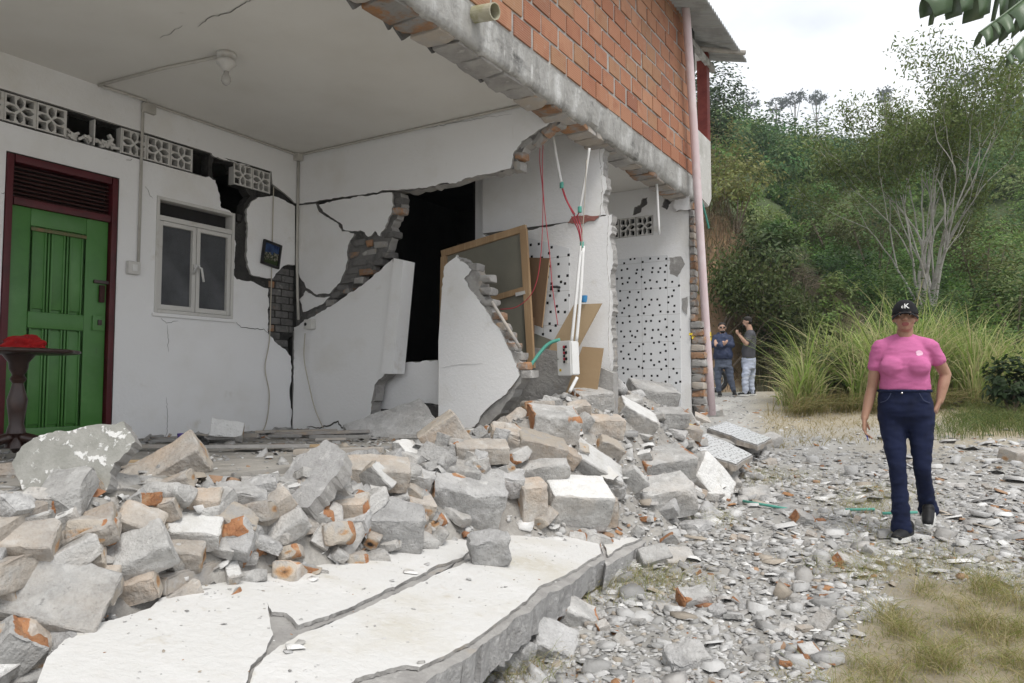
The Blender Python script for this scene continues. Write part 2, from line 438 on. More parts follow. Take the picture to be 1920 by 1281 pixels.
def _end(N, L, tc):
    g = N.new('ShaderNodeSeparateXYZ'); L.new(tc.outputs['Generated'], g.inputs[0])
    o = tc.outputs['Object']; oi = N.new('ShaderNodeObjectInfo')
    off = N.new('ShaderNodeVectorMath'); off.operation = 'SCALE'; off.inputs[0].default_value = (3., 7., 5.)
    L.new(oi.outputs['Random'], off.inputs['Scale'])
    ad = N.new('ShaderNodeVectorMath'); L.new(o, ad.inputs[0]); L.new(off.outputs[0], ad.inputs[1]); v = ad.outputs[0]
    dy = n_math(N, L, 'MULTIPLY', n_math(N, L, 'SUBTRACT', g.outputs['Y'], .5), 1.15)
    dz = n_math(N, L, 'MULTIPLY', n_math(N, L, 'SUBTRACT', g.outputs['Z'], .5), 2.0)
    d = n_math(N, L, 'SQRT', n_math(N, L, 'ADD', n_math(N, L, 'MULTIPLY', dy, dy), n_math(N, L, 'MULTIPLY', dz, dz)))
    d = n_math(N, L, 'ADD', d, n_math(N, L, 'MULTIPLY', n_math(N, L, 'SUBTRACT', n_noise(N, L, v, 9), .5), .55))
    rm = N.new('ShaderNodeValToRGB'); e = rm.color_ramp.elements
    e[0].position = .10; e[0].color = (.028, .026, .025, 1); e[1].position = .30; e[1].color = (.40, .20, .085, 1)
    a = e.new(.45); a.color = (.44, .24, .115, 1); a = e.new(.62); a.color = (.40, .36, .31, 1)
    L.new(d, rm.inputs[0])
    c = n_mix(N, L, n_noise(N, L, v, 12, .56, .7), rm.outputs[0], (.37, .355, .335))
    return c, n_noise(N, L, v, 40), .95
m_end = dist_mat('burnt_core_end', _end)
def _flake(white, under):
    def b(N, L, tc):
        o = tc.outputs['Object']; oi = N.new('ShaderNodeObjectInfo')
        off = N.new('ShaderNodeVectorMath'); off.operation = 'SCALE'; off.inputs[0].default_value = (5., 9., 4.)
        L.new(oi.outputs['Random'], off.inputs['Scale'])
        ad = N.new('ShaderNodeVectorMath'); L.new(o, ad.inputs[0]); L.new(off.outputs[0], ad.inputs[1]); v = ad.outputs[0]
        msk = n_noise(N, L, v, 5, .60, .615, 9)
        w = n_mix(N, L, n_noise(N, L, v, 14, .5, .8), white, tuple(q * .82 for q in white))
        u = n_mix(N, L, n_noise(N, L, v, 20, .45, .7), under, tuple(q * 1.35 for q in under))
        return n_mix(N, L, msk, w, u), n_math(N, L, 'SUBTRACT', n_math(N, L, 'MULTIPLY', n_noise(N, L, v, 50), .4), msk), .85
    return b
m_flake = dist_mat('plaster_flaking', _flake((.78, .775, .76), (.33, .32, .305)))
def _fleck(N, L, tc):
    o = tc.outputs['Object']
    big = n_noise(N, L, o, 3.2, .42, .66); fine = n_noise(N, L, o, 26, .40, .62, 9)
    msk = N.new('ShaderNodeMapRange'); msk.inputs[1].default_value = .55; msk.inputs[2].default_value = .64
    L.new(n_math(N, L, 'ADD', n_math(N, L, 'MULTIPLY', big, .45), n_math(N, L, 'MULTIPLY', fine, .5)), msk.inputs[0])
    u = n_mix(N, L, n_noise(N, L, o, 12, .4, .7), (.27, .27, .245), (.37, .365, .34))
    return n_mix(N, L, msk.outputs[0], u, (.68, .675, .66)), n_math(N, L, 'ADD', n_math(N, L, 'MULTIPLY', msk.outputs[0], .7), n_noise(N, L, o, 60)), .9
m_fleck = dist_mat('flecked_plate', _fleck)
def _dots(axes, sc_, base=(.70, .71, .72)):
    """white ceramic with scattered small black squares"""
    def b(N, L, tc):
        o = tc.outputs['Object']
        s = N.new('ShaderNodeSeparateXYZ'); L.new(o, s.inputs[0])
        cb = N.new('ShaderNodeCombineXYZ'); L.new(s.outputs[axes[0]], cb.inputs[0]); L.new(s.outputs[axes[1]], cb.inputs[1])
        vo = N.new('ShaderNodeTexVoronoi'); vo.voronoi_dimensions = '2D'; vo.distance = 'CHEBYCHEV'
        vo.inputs['Scale'].default_value = sc_; vo.inputs['Randomness'].default_value = .62
        L.new(cb.outputs[0], vo.inputs['Vector'])
        msk = n_math(N, L, 'LESS_THAN', vo.outputs['Distance'], .135)
        w = n_mix(N, L, n_noise(N, L, o, 3, .5, .8), base, tuple(q * .92 for q in base))
        jl = None
        for ax in axes:
            fr = n_math(N, L, 'FRACT', n_math(N, L, 'ADD', n_math(N, L, 'MULTIPLY', s.outputs[ax], 1 / .30), 50.13))
            q = n_math(N, L, 'LESS_THAN', fr, .012); jl = q if jl is None else n_math(N, L, 'MAXIMUM', jl, q)
        w = n_mix(N, L, n_math(N, L, 'MULTIPLY', jl, .75), w, (.33, .32, .30))
        w = n_mix(N, L, n_math(N, L, 'MULTIPLY', n_noise(N, L, o, 6, .6, .8), .5), w, (.45, .43, .39))
        return n_mix(N, L, msk, w, (.012, .012, .014)), None, .25
    return b
m_dotXZ = dist_mat('dotted_tile', _dots(('X', 'Z'), 11.5))
m_dotXY = dist_mat('dotted_tile_fallen', _dots(('X', 'Y'), 17))
def _glass(N, L, tc):
    o = tc.outputs['Object']
    c = n_mix(N, L, n_noise(N, L, o, 3, .35, .7), (.050, .053, .058), (.105, .110, .118))
    return c, n_noise(N, L, o, 120, 0, 1, 2), .22
m_glass = dist_mat('pebbled_glass', _glass)

m_claydusty = mat('dusty_clay', (.31, .19, .12), [((.40, .20, .09), 9, .5, .62), ((.30, .29, .275), 6, .46, .58), ((.12, .10, .09), 12, .64, .74)], rough=.95, bump=.7, bscale=28, rnd=.15)
# broken masonry shapes
def rough_hull(rs, sx, sy, sz, cuts=2, jit=.06, cutd=(.62, .9), grain=.006, sub=2, style='block'):
    """box with knocked-off corners, roughened. local size sx, sy, sz"""
    bm = bmesh.new()
    hx, hy, hz = sx / 2, sy / 2, sz / 2
    for i in (-1, 1):
        for j in (-1, 1):
            for k in (-1, 1):
                bm.verts.new((i * hx * (1 - rs.uniform(0, jit)), j * hy * (1 - rs.uniform(0, jit * 1.5)), k * hz * (1 - rs.uniform(0, jit))))
    bmesh.ops.convex_hull(bm, input=bm.verts)
    for c in range(cuts):
        s = Vector((rs.choice((-1, 1)), rs.choice((-1, 1)), rs.choice((-1, 1))))
        n = Vector((s.x * rs.uniform(.2, 1) / hx, s.y * rs.uniform(.2, 1) / hy, s.z * rs.uniform(.05, .8) / hz)).normalized()
        far = max(v.co.dot(n) for v in bm.verts)
        bmesh.ops.bisect_plane(bm, geom=list(bm.verts) + list(bm.edges) + list(bm.faces), plane_co=n * far * rs.uniform(*cutd), plane_no=n, clear_outer=True)
        vs = [v for v in bm.verts]
        bmesh.ops.delete(bm, geom=list(bm.faces) + list(bm.edges), context='EDGES_FACES') if False else None
        co = [v.co.copy() for v in vs]; bm.clear()
        for p in co: bm.verts.new(p)
        bmesh.ops.convex_hull(bm, input=bm.verts)
    bmesh.ops.dissolve_limit(bm, angle_limit=R_(4), verts=list(bm.verts), edges=list(bm.edges))
    bm.normal_update()
    # which face is what
    for f in bm.faces:
        n = f.normal
        nn = Vector((abs(n.x), abs(n.y), abs(n.z)))
        diag = max(nn) < .93
        if style == 'block': f.material_index = 1 if (nn.x > .8 and not diag) else (2 if diag and rs.random() < .45 else 0)
        elif style == 'white': f.material_index = 3 if n.z > .8 else (1 if nn.x > .85 and rs.random() < .7 else 0)
        elif style == 'orange': f.material_index = 2 if (nn.x > .6 or diag) else 0
        elif style == 'core': f.material_index = 1 if n.z > .8 or nn.x > .85 else 0
        else: f.material_index = 2 if (style == 'concorange' and nn.x > .85) else 0
    e = [q for q in bm.edges]
    bmesh.ops.bevel(bm, geom=e, offset=min(.009, min(sx, sy, sz) * .08), segments=1, affect='EDGES', material=-1, clamp_overlap=True)
    bmesh.ops.triangulate(bm, faces=list(bm.faces))
    for it in range(sub):
        L = max(sx, sy, sz) / (5.0, 9.0, 17.0)[it]
        es = [q for q in bm.edges if q.calc_length() > L]
        if es: bmesh.ops.subdivide_edges(bm, edges=es, cuts=1, use_grid_fill=False)
        bmesh.ops.triangulate(bm, faces=[f for f in bm.faces if len(f.verts) > 3])
    o = Vector((rs.uniform(0, 50), rs.uniform(0, 50), rs.uniform(0, 50)))
    lay = bm.verts.layers.float_color.new('Mask')
    bm.normal_update()
    for v in bm.verts:
        n_ = max(1, len(v.link_faces)); w = [0, 0, 0, 0]
        for f in v.link_faces: w[f.material_index] += 1 / n_
        v[lay] = (w[2], w[1], w[3], 1)
    mv = {}
    for v in bm.verts:
        ns = [f.normal for f in v.link_faces]
        edge = 1 - min((a.dot(b) for a in ns for b in ns), default=1)         # worn edges crumble more
        c = v.co
        mv[v] = noise.noise_vector(c * 7 + o) * grain * 1.3 + noise.noise_vector(c * 24 + o) * grain * .8 - v.normal * max(0, noise.noise(c * 16 + o) + .15) * grain * 2.2 * min(1, edge * 2)
    for v, d in mv.items(): v.co += d
    for f in bm.faces: f.material_index = 0
    bmesh.ops.recalc_face_normals(bm, faces=bm.faces)
    return bm

def masonry(name, base, dark, light, warm, warm_amt=.6, pit=.5):
    """broken masonry: plain faces by noise; torn clay, burnt ends and paint skin follow the Mask attribute with ragged edges"""
    def b(N, L, tc):
        o = tc.outputs['Object']; oi = N.new('ShaderNodeObjectInfo')
        off = N.new('ShaderNodeVectorMath'); off.operation = 'SCALE'; off.inputs[0].default_value = (23., 11., 17.)
        L.new(oi.outputs['Random'], off.inputs['Scale'])
        ad = N.new('ShaderNodeVectorMath'); L.new(o, ad.inputs[0]); L.new(off.outputs[0], ad.inputs[1]); v = ad.outputs[0]
        at = N.new('ShaderNodeAttribute'); at.attribute_name = 'Mask'
        sp = N.new('ShaderNodeSeparateColor'); L.new(at.outputs['Color'], sp.inputs[0])
        c = n_mix(N, L, n_noise(N, L, v, 5, .40, .66), base, dark)
        c = n_mix(N, L, n_noise(N, L, v, 13, .50, .72), c, light)
        c = n_mix(N, L, n_math(N, L, 'MULTIPLY', n_noise(N, L, v, 3.3, .48, .66), warm_amt), c, warm)
        fine = n_noise(N, L, v, 70, .35, .75)
        c = n_mix(N, L, n_math(N, L, 'MULTIPLY', fine, .35), c, light)
        c = n_mix(N, L, n_math(N, L, 'MULTIPLY', n_noise(N, L, v, 38, .62, .74), .6), c, tuple(q * .45 for q in dark))
        def ragged(sock, s, w=.9):
            nn = n_math(N, L, 'MULTIPLY', n_math(N, L, 'SUBTRACT', n_noise(N, L, v, s, 0, 1, 8), .5), w * 2)
            mr = N.new('ShaderNodeMapRange'); mr.inputs[1].default_value = .42; mr.inputs[2].default_value = .60
            L.new(n_math(N, L, 'ADD', sock, nn), mr.inputs[0])
            g = n_math(N, L, 'GREATER_THAN', sock, .02)
            return n_math(N, L, 'MULTIPLY', mr.outputs[0], g)
        clay = n_mix(N, L, n_noise(N, L, v, 17, .4, .65), (.40, .20, .10), (.31, .145, .075))
        clay = n_mix(N, L, n_noise(N, L, v, 8, .52, .68), clay, (.43, .30, .19))
        clay = n_mix(N, L, n_noise(N, L, v, 34, .60, .72), clay, (.36, .34, .32))
        c = n_mix(N, L, ragged(sp.outputs[0], 9, 1.1), c, clay)
        g = N.new('ShaderNodeSeparateXYZ'); L.new(tc.outputs['Generated'], g.inputs[0])
        dy = n_math(N, L, 'MULTIPLY', n_math(N, L, 'SUBTRACT', g.outputs['Y'], .5), 1.2)
        dz = n_math(N, L, 'MULTIPLY', n_math(N, L, 'SUBTRACT', g.outputs['Z'], .5), 2.1)
        d = n_math(N, L, 'SQRT', n_math(N, L, 'ADD', n_math(N, L, 'MULTIPLY', dy, dy), n_math(N, L, 'MULTIPLY', dz, dz)))
        d = n_math(N, L, 'ADD', d, n_math(N, L, 'MULTIPLY', n_math(N, L, 'SUBTRACT', n_noise(N, L, v, 11), .5), .7))
        r2 = n_math(N, L, 'FRACT', n_math(N, L, 'MULTIPLY', oi.outputs['Random'], 13.7))
        d = n_math(N, L, 'ADD', d, n_math(N, L, 'MULTIPLY', r2, .5))
        rm = N.new('ShaderNodeValToRGB'); e = rm.color_ramp.elements
        e[0].position = .12; e[0].color = (.03, .028, .027, 1); e[1].position = .30; e[1].color = (.34, .19, .095, 1)
        a = e.new(.48); a.color = (.43, .27, .15, 1); a = e.new(.66); a.color = (.42, .375, .32, 1)
        L.new(d, rm.inputs[0])
        endc = n_mix(N, L, n_noise(N, L, v, 15, .52, .66), rm.outputs[0], (.37, .355, .335))
        c = n_mix(N, L, ragged(sp.outputs[1], 10, .8), c, endc)
        wm = ragged(sp.outputs[2], 6, .62)
        wht = n_mix(N, L, n_noise(N, L, v, 11, .5, .8), (.66, .655, .64), (.53, .515, .48))
        c = n_mix(N, L, wm, c, wht)
        hs = N.new('ShaderNodeHueSaturation'); mr = N.new('ShaderNodeMapRange'); mr.inputs[3].default_value = .86; mr.inputs[4].default_value = 1.14
        L.new(oi.outputs['Random'], mr.inputs[0]); L.new(mr.outputs[0], hs.inputs['Value']); L.new(c, hs.inputs['Color'])
        h = n_math(N, L, 'ADD', n_math(N, L, 'MULTIPLY', n_noise(N, L, v, 24, 0, 1, 10), 1.3 * pit + .5), n_math(N, L, 'MULTIPLY', wm, .35))
        h = n_math(N, L, 'ADD', h, n_math(N, L, 'MULTIPLY', n_noise(N, L, v, 90, 0, 1, 4), .5 * pit))
        return hs.outputs[0], h, .95
    m = dist_mat(name, b)
    for nd in m.node_tree.nodes:
        if nd.type == 'BUMP': nd.inputs['Strength'].default_value = .9; nd.inputs['Distance'].default_value = .016
    return m
m_mtan = masonry('masonry_tan', (.45, .40, .345), (.31, .285, .26), (.52, .505, .48), (.47, .35, .25), .65, .6)
m_mgrey = masonry('masonry_grey', (.45, .44, .425), (.29, .285, .275), (.55, .545, .53), (.45, .40, .345), .5, .8)
m_mconc = masonry('masonry_concrete', (.47, .465, .46), (.30, .295, .29), (.60, .595, .585), (.43, .41, .38), .35, 1.3)
# ------------------------------------------------------------------ terrain
def ground(Y): return .077 * min(max(Y, -25.0), 17.5)
def terr(X, Y):
    d = X * FWDH.x + Y * FWDH.y; l = X * RIGHT.x + Y * RIGHT.y
    h = ground(Y)
    if d > 4:
        t = max(.0, min(1.5, l / d))
        S = interp(t, [(.20, 18.6), (.29, 18.2), (.33, 18.9), (.40, 18.2), (.48, 17.0), (.60, 15.5), (.75, 15.0), (1.5, 15)])
        B = interp(t, [(.20, 4.6), (.29, 4.4), (.34, 3.2), (.42, 2.2), (.52, .9), (.65, .3), (1.5, .2)])
        e = d - S
        if e > 0:
            far = min(e, 250.0)
            h += B * sstep(0, 2.2, e) + interp(t, [(.2, .345), (.45, .325), (.57, .33), (.63, .365), (.69, .392), (1.5, .40)]) * max(0, far - 1.0) - .30 * min(60, max(0, e - 250))
            if e > 3: h += min(1, (e - 3) / 20) * (nz(X * .03, Y * .03) * 3.5 + nz(X * .09, Y * .09, 3) * 1.0)
    r = math.hypot(X, Y)
    if r > .5: h += nz(X * .9, Y * .9, 7) * .025 + nz(X * 3.1, Y * 3.1, 2) * .012
    return h
def heap_line(Y):
    return interp(Y, [(-1.0, 1.10), (.5, 1.15), (1.3, 1.17), (2.0, 1.15), (2.8, 1.14), (3.5, 1.16), (4.2, 1.24), (4.8, 1.40), (5.3, 1.50), (6.0, 1.56), (6.8, 1.54), (7.3, 1.40), (7.7, 1.18), (8.1, .98), (8.6, .80), (9.2, .70)])
def heap(X, Y):
    """height of the rubble mound along the street front"""
    rz = heap_line(Y) - .09; xr = interp(Y, [(3.4, -2.86), (4.8, -2.62), (8, -2.55)]); g = ground(Y)
    if X < xr:
        z = lerp(FZ - .04, rz, sstep(xr - interp(Y, [(3, .35), (5, .6), (8, .7)]), xr, X))
    else:
        s = (X - xr) / interp(Y, [(3.6, .44), (4.4, .60), (5.2, .86), (6.5, .9), (7.3, .75), (8.6, .7)])
        foot = interp(Y, [(-1, .42), (1, .48), (3.6, .52), (4.4, g + .12), (5, g)])
        z = lerp(rz, foot, sstep(0, 1, s) * .75 + .25 * min(1, s)) if s < 1 else lerp(foot, g - .15, sstep(1, 1.35, s))
    return z + nz(X * 4, Y * 4, 1) * .05 + nz(X * 11, Y * 11, 5) * .025
def hit(x, y, f, d0=1.2, d1=20.0, step=.02):
    """walk along a pixel's ray until it meets surface f"""
    r = ray(x, y); d = d0
    while d < d1:
        p = CAMP + r * d
        if p.z < f(p.x, p.y):
            return p
        d += step
    return CAMP + r * d1
def surf(X, Y): return max(heap(X, Y) if -4.2 < X < -1.2 and -1 < Y < 9.2 else -9, terr(X, Y))

def fbm(X, Y, s, z=0): return .6 * nz(X * s, Y * s, z) + .3 * nz(X * s * 2.1, Y * s * 2.1, z) + .15 * nz(X * s * 4.3, Y * s * 4.3, z)
def grass_mask(X, Y):
    """dry lawn in the near right corner"""
    p = Vector((X, Y, 0)); d = p.dot(FWDH); l = p.dot(RIGHT)
    if d < .5: return sstep(-.3, .2, X + .1)
    q = proj((X, Y, ground(Y)))
    # outline of the lawn in the photograph, as a soft edge in ground metres
    ed = interp(q[1], [(1040, 2100), (1060, 1640), (1130, 1660), (1180, 1590), (1281, 1540), (1500, 1400), (2200, 1100)])
    top = interp(q[0], [(1500, 1085), (1600, 1062), (1700, 1055), (1800, 1085), (1920, 1105), (2200, 1130)])
    m = min((q[0] - ed) / 60.0, (q[1] - top) / 28.0)
    return max(0.0, min(1.0, .5 + m * .5 + fbm(X, Y, 2.2, 4) * .9))
def ground_colour(X, Y):
    d = X * FWDH.x + Y * FWDH.y; l = X * RIGHT.x + Y * RIGHT.y
    n1 = fbm(X, Y, .8); n2 = fbm(X, Y, 3, 9)
    c = Vector((.33, .32, .30)) * (1 + .45 * n2)
    if d > 0:
        g = grass_mask(X, Y) if d < 9 else 0
        c = c.lerp(Vector((.27, .235, .17)) * (1 + .5 * n2), g)
        dry = sstep(7.5, 10, d + n1 * 1.5) * sstep(-1.5, .6, X + n1 * 1.2) * (1 - sstep(17, 19, d))
        dry = max(dry, sstep(9.5, 11.5, d + n1 * 2) * .7 * sstep(.30, .36, l / d))
        c = c.lerp(Vector((.34, .275, .165)), dry * .85)
        t = l / d
        S = interp(t, [(.20, 18.6), (.29, 18.2), (.33, 18.9), (.40, 18.2), (.48, 17.0), (.60, 15.0), (.75, 14.0), (1.5, 14)])
        hillc = Vector((.055, .075, .028)) * (1 + .5 * n1)
        c = c.lerp(hillc, sstep(S - 1.5, S + .4, d + n1))
        bank = sstep(.19, .23, t) * (1 - sstep(.31, .36, t + n1 * .05)) * sstep(S - .6, S + .1, d) * (1 - sstep(S + 2.5, S + 4, d))
        c = c.lerp(Vector((.27, .175, .105)) * (1 + .7 * n2), bank * .9)
        if d > 60:
            mead = sstep(.60, .64, t + n1 * .02) * sstep(122, 136, d + n1 * 12) * (1 - sstep(196, 212, d + n1 * 14))
            c = c.lerp(Vector((.30, .37, .10)), mead)
    return c
def build_ground():
    angs = []
    a = -180.0
    while a < 180.0:
        angs.append(a); a += .7 if -2 < a < 50 else 2.6
    rad = [.35 * (430 / .35) ** (i / 175.0) for i in range(176)]
    V, C, F = [(0, 0, terr(0, 0))], [tuple(ground_colour(0, .01))], []
    na = len(angs)
    for r in rad:
        for a in angs:
            th = YAW * -1 + R_(a)           # clockwise from +Y
            X, Y = r * math.sin(th), r * math.cos(th)
            V.append((X, Y, terr(X, Y))); C.append(tuple(ground_colour(X, Y)))
    for i in range(len(rad) - 1):
        for k in range(na):
            p = 1 + i * na + k; q = 1 + i * na + (k + 1) % na
            F.append((p, p + na, q + na, q))
    m = mat('earth', (.3, .3, .3), [((.36, .34, .31), 16, .60, .75), ((.12, .105, .085), 7, .62, .78)], rough=1, bump=.9, bscale=14, attr=True)
    o = np_mesh('ground', V, F, 4, C, [m], smooth=True, loc=(0, 0, 0))
    tag(o, 'gravel track and vegetated slope around the house', 'ground', kind='structure')
build_ground()
# ------------------------------------------------------------------ the house
house = empty('damaged_house', (XF, 4.0, FZ))
tag(house, 'two-storey house with collapsed street wall and bare orange block upper storey', 'house')
def pX(pts, X, **k): return [at_X(x, y, X) for x, y in jag(pts, **k)]
def pY(pts, Y, **k): return [at_Y(x, y, Y) for x, y in jag(pts, **k)]

m_deep = mat('crack_shade_brick', (.055, .053, .05), [((.03, .03, .03), 7, .45, .65), ((.11, .105, .10), 12, .6, .75)], rough=.95, bump=.7)  # darker copy of the grey core: crack shade put into the colour
# shell: floor, dark back rooms, ceiling
box('floor_slab', -9.0, XE, -1.2, 8.0, .25, FZ, house, m_floor, .01)
box('ceiling_slab', -9.0, XF - .16, -1.2, YC + .12, CZ, CZ + .16, house, m_ceiling, .006)
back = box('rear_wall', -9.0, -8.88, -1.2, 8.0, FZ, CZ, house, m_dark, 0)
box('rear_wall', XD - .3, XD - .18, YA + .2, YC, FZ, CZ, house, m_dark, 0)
box('light_stop_wall', -3.98, -3.86, YB + .13, YC, FZ, CZ, house, m_plaster, 0)  # unseen wall added to keep light out of the space behind the doorway
box('light_stop_wall', -8.88, XD - .15, YA + .08, YA + .18, FZ, CZ, house, m_dark, 0)
box('light_stop_wall', -8.88, XD - .02, -1.1, -1.0, FZ, CZ, house, m_dark, 0)
# added linings; shade behind the cross-wall hole is put into their near-black colour
box('shade_lining', XD - .32, -4.0, YC - .16, YC - .02, FZ, CZ - .005, house, m_dark, 0)
box('shade_lining', XD - .17, XD - .02, YA + .22, YC - .2, FZ, CZ - .01, house, m_dark, 0)
box('shade_lining', XD + .02, -4.02, YA + .4, YC - .2, CZ - .03, CZ - .012, house, m_dark, 0)
box('shade_lining', -4.05, -3.985, YB + .2, YC - .2, FZ, CZ - .04, house, m_dark, 0)
box('shade_lining', XD + .02, -4.06, YA + .4, YC - .2, FZ + .002, FZ + .012, house, m_dark, 0)

# ---- wall with the green door (plane X = XD)
dYl, dYr = at_X(6, 470, XD).y, at_X(214, 560, XD).y
dZt = at_X(120, 312, XD).z
wYl, wYr = at_X(291, 480, XD).y, at_X(438, 500, XD).y
wZt, wZb = at_X(360, 382, XD).z, at_X(360, 592, XD).z
vZt, vZb = at_X(300, 260, XD).z, at_X(300, 306, XD).z
Yg0, Yg1 = at_X(396, 330, XD).y, at_X(440, 330, XD).y      # missing vent blocks
Yv1 = at_X(509, 340, XD).y
def rect(X, y0, y1, z0, z1): return [Vector((X, y0, z0)), Vector((X, y1, z0)), Vector((X, y1, z1)), Vector((X, y0, z1))]
h1 = [(400, 296), (436, 308), (442, 330), (470, 368), (458, 384), (452, 418), (443, 424), (436, 402), (414, 388), (407, 345), (398, 334)]
h2 = [(536, 640), (549, 630), (551, 700), (549, 790), (545, 795), (546, 720), (543, 668)]
Xc = XD - .025
outer = [Vector((Xc, -1.1, FZ)), Vector((Xc, YA + .08, FZ)), Vector((Xc, YA + .08, CZ)), Vector((Xc, -1.1, CZ))]
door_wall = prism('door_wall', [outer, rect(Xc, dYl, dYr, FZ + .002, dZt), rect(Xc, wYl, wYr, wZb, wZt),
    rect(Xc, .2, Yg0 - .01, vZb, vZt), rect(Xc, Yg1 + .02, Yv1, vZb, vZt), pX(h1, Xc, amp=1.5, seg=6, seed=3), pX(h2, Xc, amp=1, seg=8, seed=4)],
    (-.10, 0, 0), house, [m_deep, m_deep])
yl = -1.1
def plaster_piece(parent, loops, ext, seed=0): return prism('plaster', loops, ext, parent, [m_plaster, m_mortar], rough=.004, seed=seed)
def zline(pts): return pts
# upper band between vents and ceiling
band = [Vector((XD, yl, CZ)), Vector((XD, yl, vZt + .01))] + [Vector((XD, y, vZt + .01 + .008 * nz(y * 9, 2))) for y in np.linspace(yl, Yg0, 30)] + \
    pX([(398, 291), (420, 300), (440, 305), (470, 312)], XD, amp=1.5, seg=6, seed=2)[:-3] + [Vector((XD, y, vZt + .012)) for y in (Yg1 + .05, Yv1)] + \
    [at_X(x, y, XD) for x, y in ((511, 345), (520, 352), (533, 362), (545, 372), (553, 381))] + [Vector((XD, YA, at_X(555, 381, XD).z)), Vector((XD, YA, CZ))]
plaster_piece(door_wall, [band], (-.025, 0, 0), 1)
# main lower field with the door and window openings
low = [Vector((XD, yl, FZ + .001))] + [Vector((XD, yl, vZb - .01))] + [Vector((XD, y, vZb - .012 - .01 * abs(nz(y * 7, 4)))) for y in np.linspace(yl + .05, Yg0 - .05, 34)] + \
    pX([(392, 331), (404, 338), (408, 352), (412, 372), (415, 390), (434, 399), (440, 420), (441, 470), (437, 512), (444, 524), (470, 527), (503, 541), (504, 560), (502, 585), (503, 626),
        (518, 643), (535, 655), (545, 668), (547, 700), (543, 742), (548, 770), (546, 800, 0), (546, 801, 0)], XD, amp=1.6, seg=6, seed=5)
e = low[-1]; low = low[:-1] + [Vector((XD, e.y, FZ + .001))]
plaster_piece(door_wall, [low, rect(XD, dYl - .005, dYr + .012, FZ + .004, dZt + .012), rect(XD, wYl, wYr, wZb, wZt)], (-.025, 0, 0), 2)
# patch with the little picture
pl = pX([(463, 392), (472, 378), (484, 370), (512, 367), (530, 374), (553, 387, 0), (553, 497), (540, 496), (528, 502), (512, 522), (490, 520), (470, 514), (462, 480), (464, 440)], XD, amp=1.3, seg=6, seed=6)
plaster_piece(door_wall, [pl], (-.024, 0, 0), 3)
# exposed grey bricks beside the corner
rs = random.Random(11)
for i in range(13):
    z = at_X(528, 500, XD).z - .012 - i * .068
    ya = at_X(506, 560, XD).y
    for j, (a, b) in enumerate(((0, .14), (.15, .30)) if i % 2 else ((0, .07), (.08, .24), (.25, .32))):
        y0, y1 = ya + a + rs.uniform(0, .01), min(ya + b, YA - .02)
        if y1 - y0 < .03 or (i > 8 and a > .1): continue
        box('brick', XD - .06, XD - .008 - rs.uniform(0, .014), y0, y1, z - .06, z, door_wall, m_core if rs.random() < .9 else m_claydusty, .007)
for i in range(7):
    y0 = at_X(446, 450, XD).y; z = at_X(450, 400, XD).z - i * .075
    box('brick', XD - .075, XD - .03 - rs.uniform(0, .02), y0 + rs.uniform(0, .02), y0 + .10 + rs.uniform(0, .03), z - .066, z, door_wall, m_deep, .006)

# vent blocks: square of cement with eight openings
def vent_mesh(w, h, t, broken=0, seed=0):
    rs = random.Random(seed)
    sq = [(-w / 2, -h / 2), (w / 2, -h / 2), (w / 2, h / 2), (-w / 2, h / 2)]
    holes = []
    a = .07; k = w
    for q in range(4):
        c, s = (1, 0, -1, 0)[q], (0, 1, 0, -1)[q]
        pet = [(.05, 0), (.19, .115), (.33, .115), (.455, .025), (.455, -.025), (.33, -.115), (.19, -.115)]
        holes.append([((x * c - y * s) * w, (x * s + y * c) * h) for x, y in pet])
        cor = [(.19, .165), (.445, .19), (.445, .445), (.19, .445), (.165, .19)]
        holes.append([((x * c - y * s) * w, (x * s + y * c) * h) for x, y in cor])
    return sq, holes
def vent_block(cy, cz, X, w, h, parent, axis='Y', broken=0, seed=0, t=.07):
    sq, holes = vent_mesh(w, h, t)
    rs = random.Random(seed)
    def P(p): return Vector((X, cy + p[0], cz + p[1])) if axis == 'Y' else Vector((cy + p[0], X, cz + p[1]))
    ext = (-t, 0, 0) if axis == 'Y' else (0, t, 0)
    if not broken:
        return prism('vent_block', [[P(p) for p in sq]] + [[P(p) for p in hh] for hh in holes], ext, parent, [m_frame])
    # crushed block: bars lying in a heap at the bottom of the opening
    bm = bmesh.new()
    for i in range(15):
        L = rs.uniform(.03, .07); a = rs.uniform(0, 3.14); y = cy + rs.uniform(-w * .45, w * .45); z = cz - h * .46 + abs(rs.gauss(0, h * .24))
        u = Vector((0, math.cos(a), math.sin(a))); v = Vector((0, -math.sin(a), math.cos(a)))
        obox(bm, (X - .02 - rs.uniform(0, .03), y, z + .012), Vector((.016, 0, 0)), u * L * .5, v * .010, 0, .002)
    return from_bm('crushed_vent_block', bm, parent, [m_frame])
vw = .205; y = Yv1 - vw / 2 - .004
k = 0
while y > 1.2:
    if y + vw / 2 < Yg0 + .02 or y - vw / 2 > Yg1 - .02 :
        q = proj((XD, y, (vZt + vZb) / 2))[0]
        br = 1 if 118 < q < 232 else 0
        vent_block(y, (vZt + vZb) / 2, XD - .012, vw - .012, (vZt - vZb) - .006, door_wall, 'Y', br, k)
        box('vent_divider', XD - .08, XD - .016, y + vw / 2 - .0045, y + vw / 2 + .0045, vZb + .001, vZt - .001, door_wall, m_frame, 0)
    y -= vw; k += 1

# ---- green door
dw = dYr - dYl
door = box('door', XD - .075, XD - .04, dYl + .05, dYr - .05, FZ + .02, dZt - .34, house, m_green, .004)
def dbox(n, x0, x1, a, b, z0, z1, m, bev=.004): return box(n, XD + x0, XD + x1, a, b, z0, z1, door, m, bev)
lz0, lz1 = FZ + .02, dZt - .34
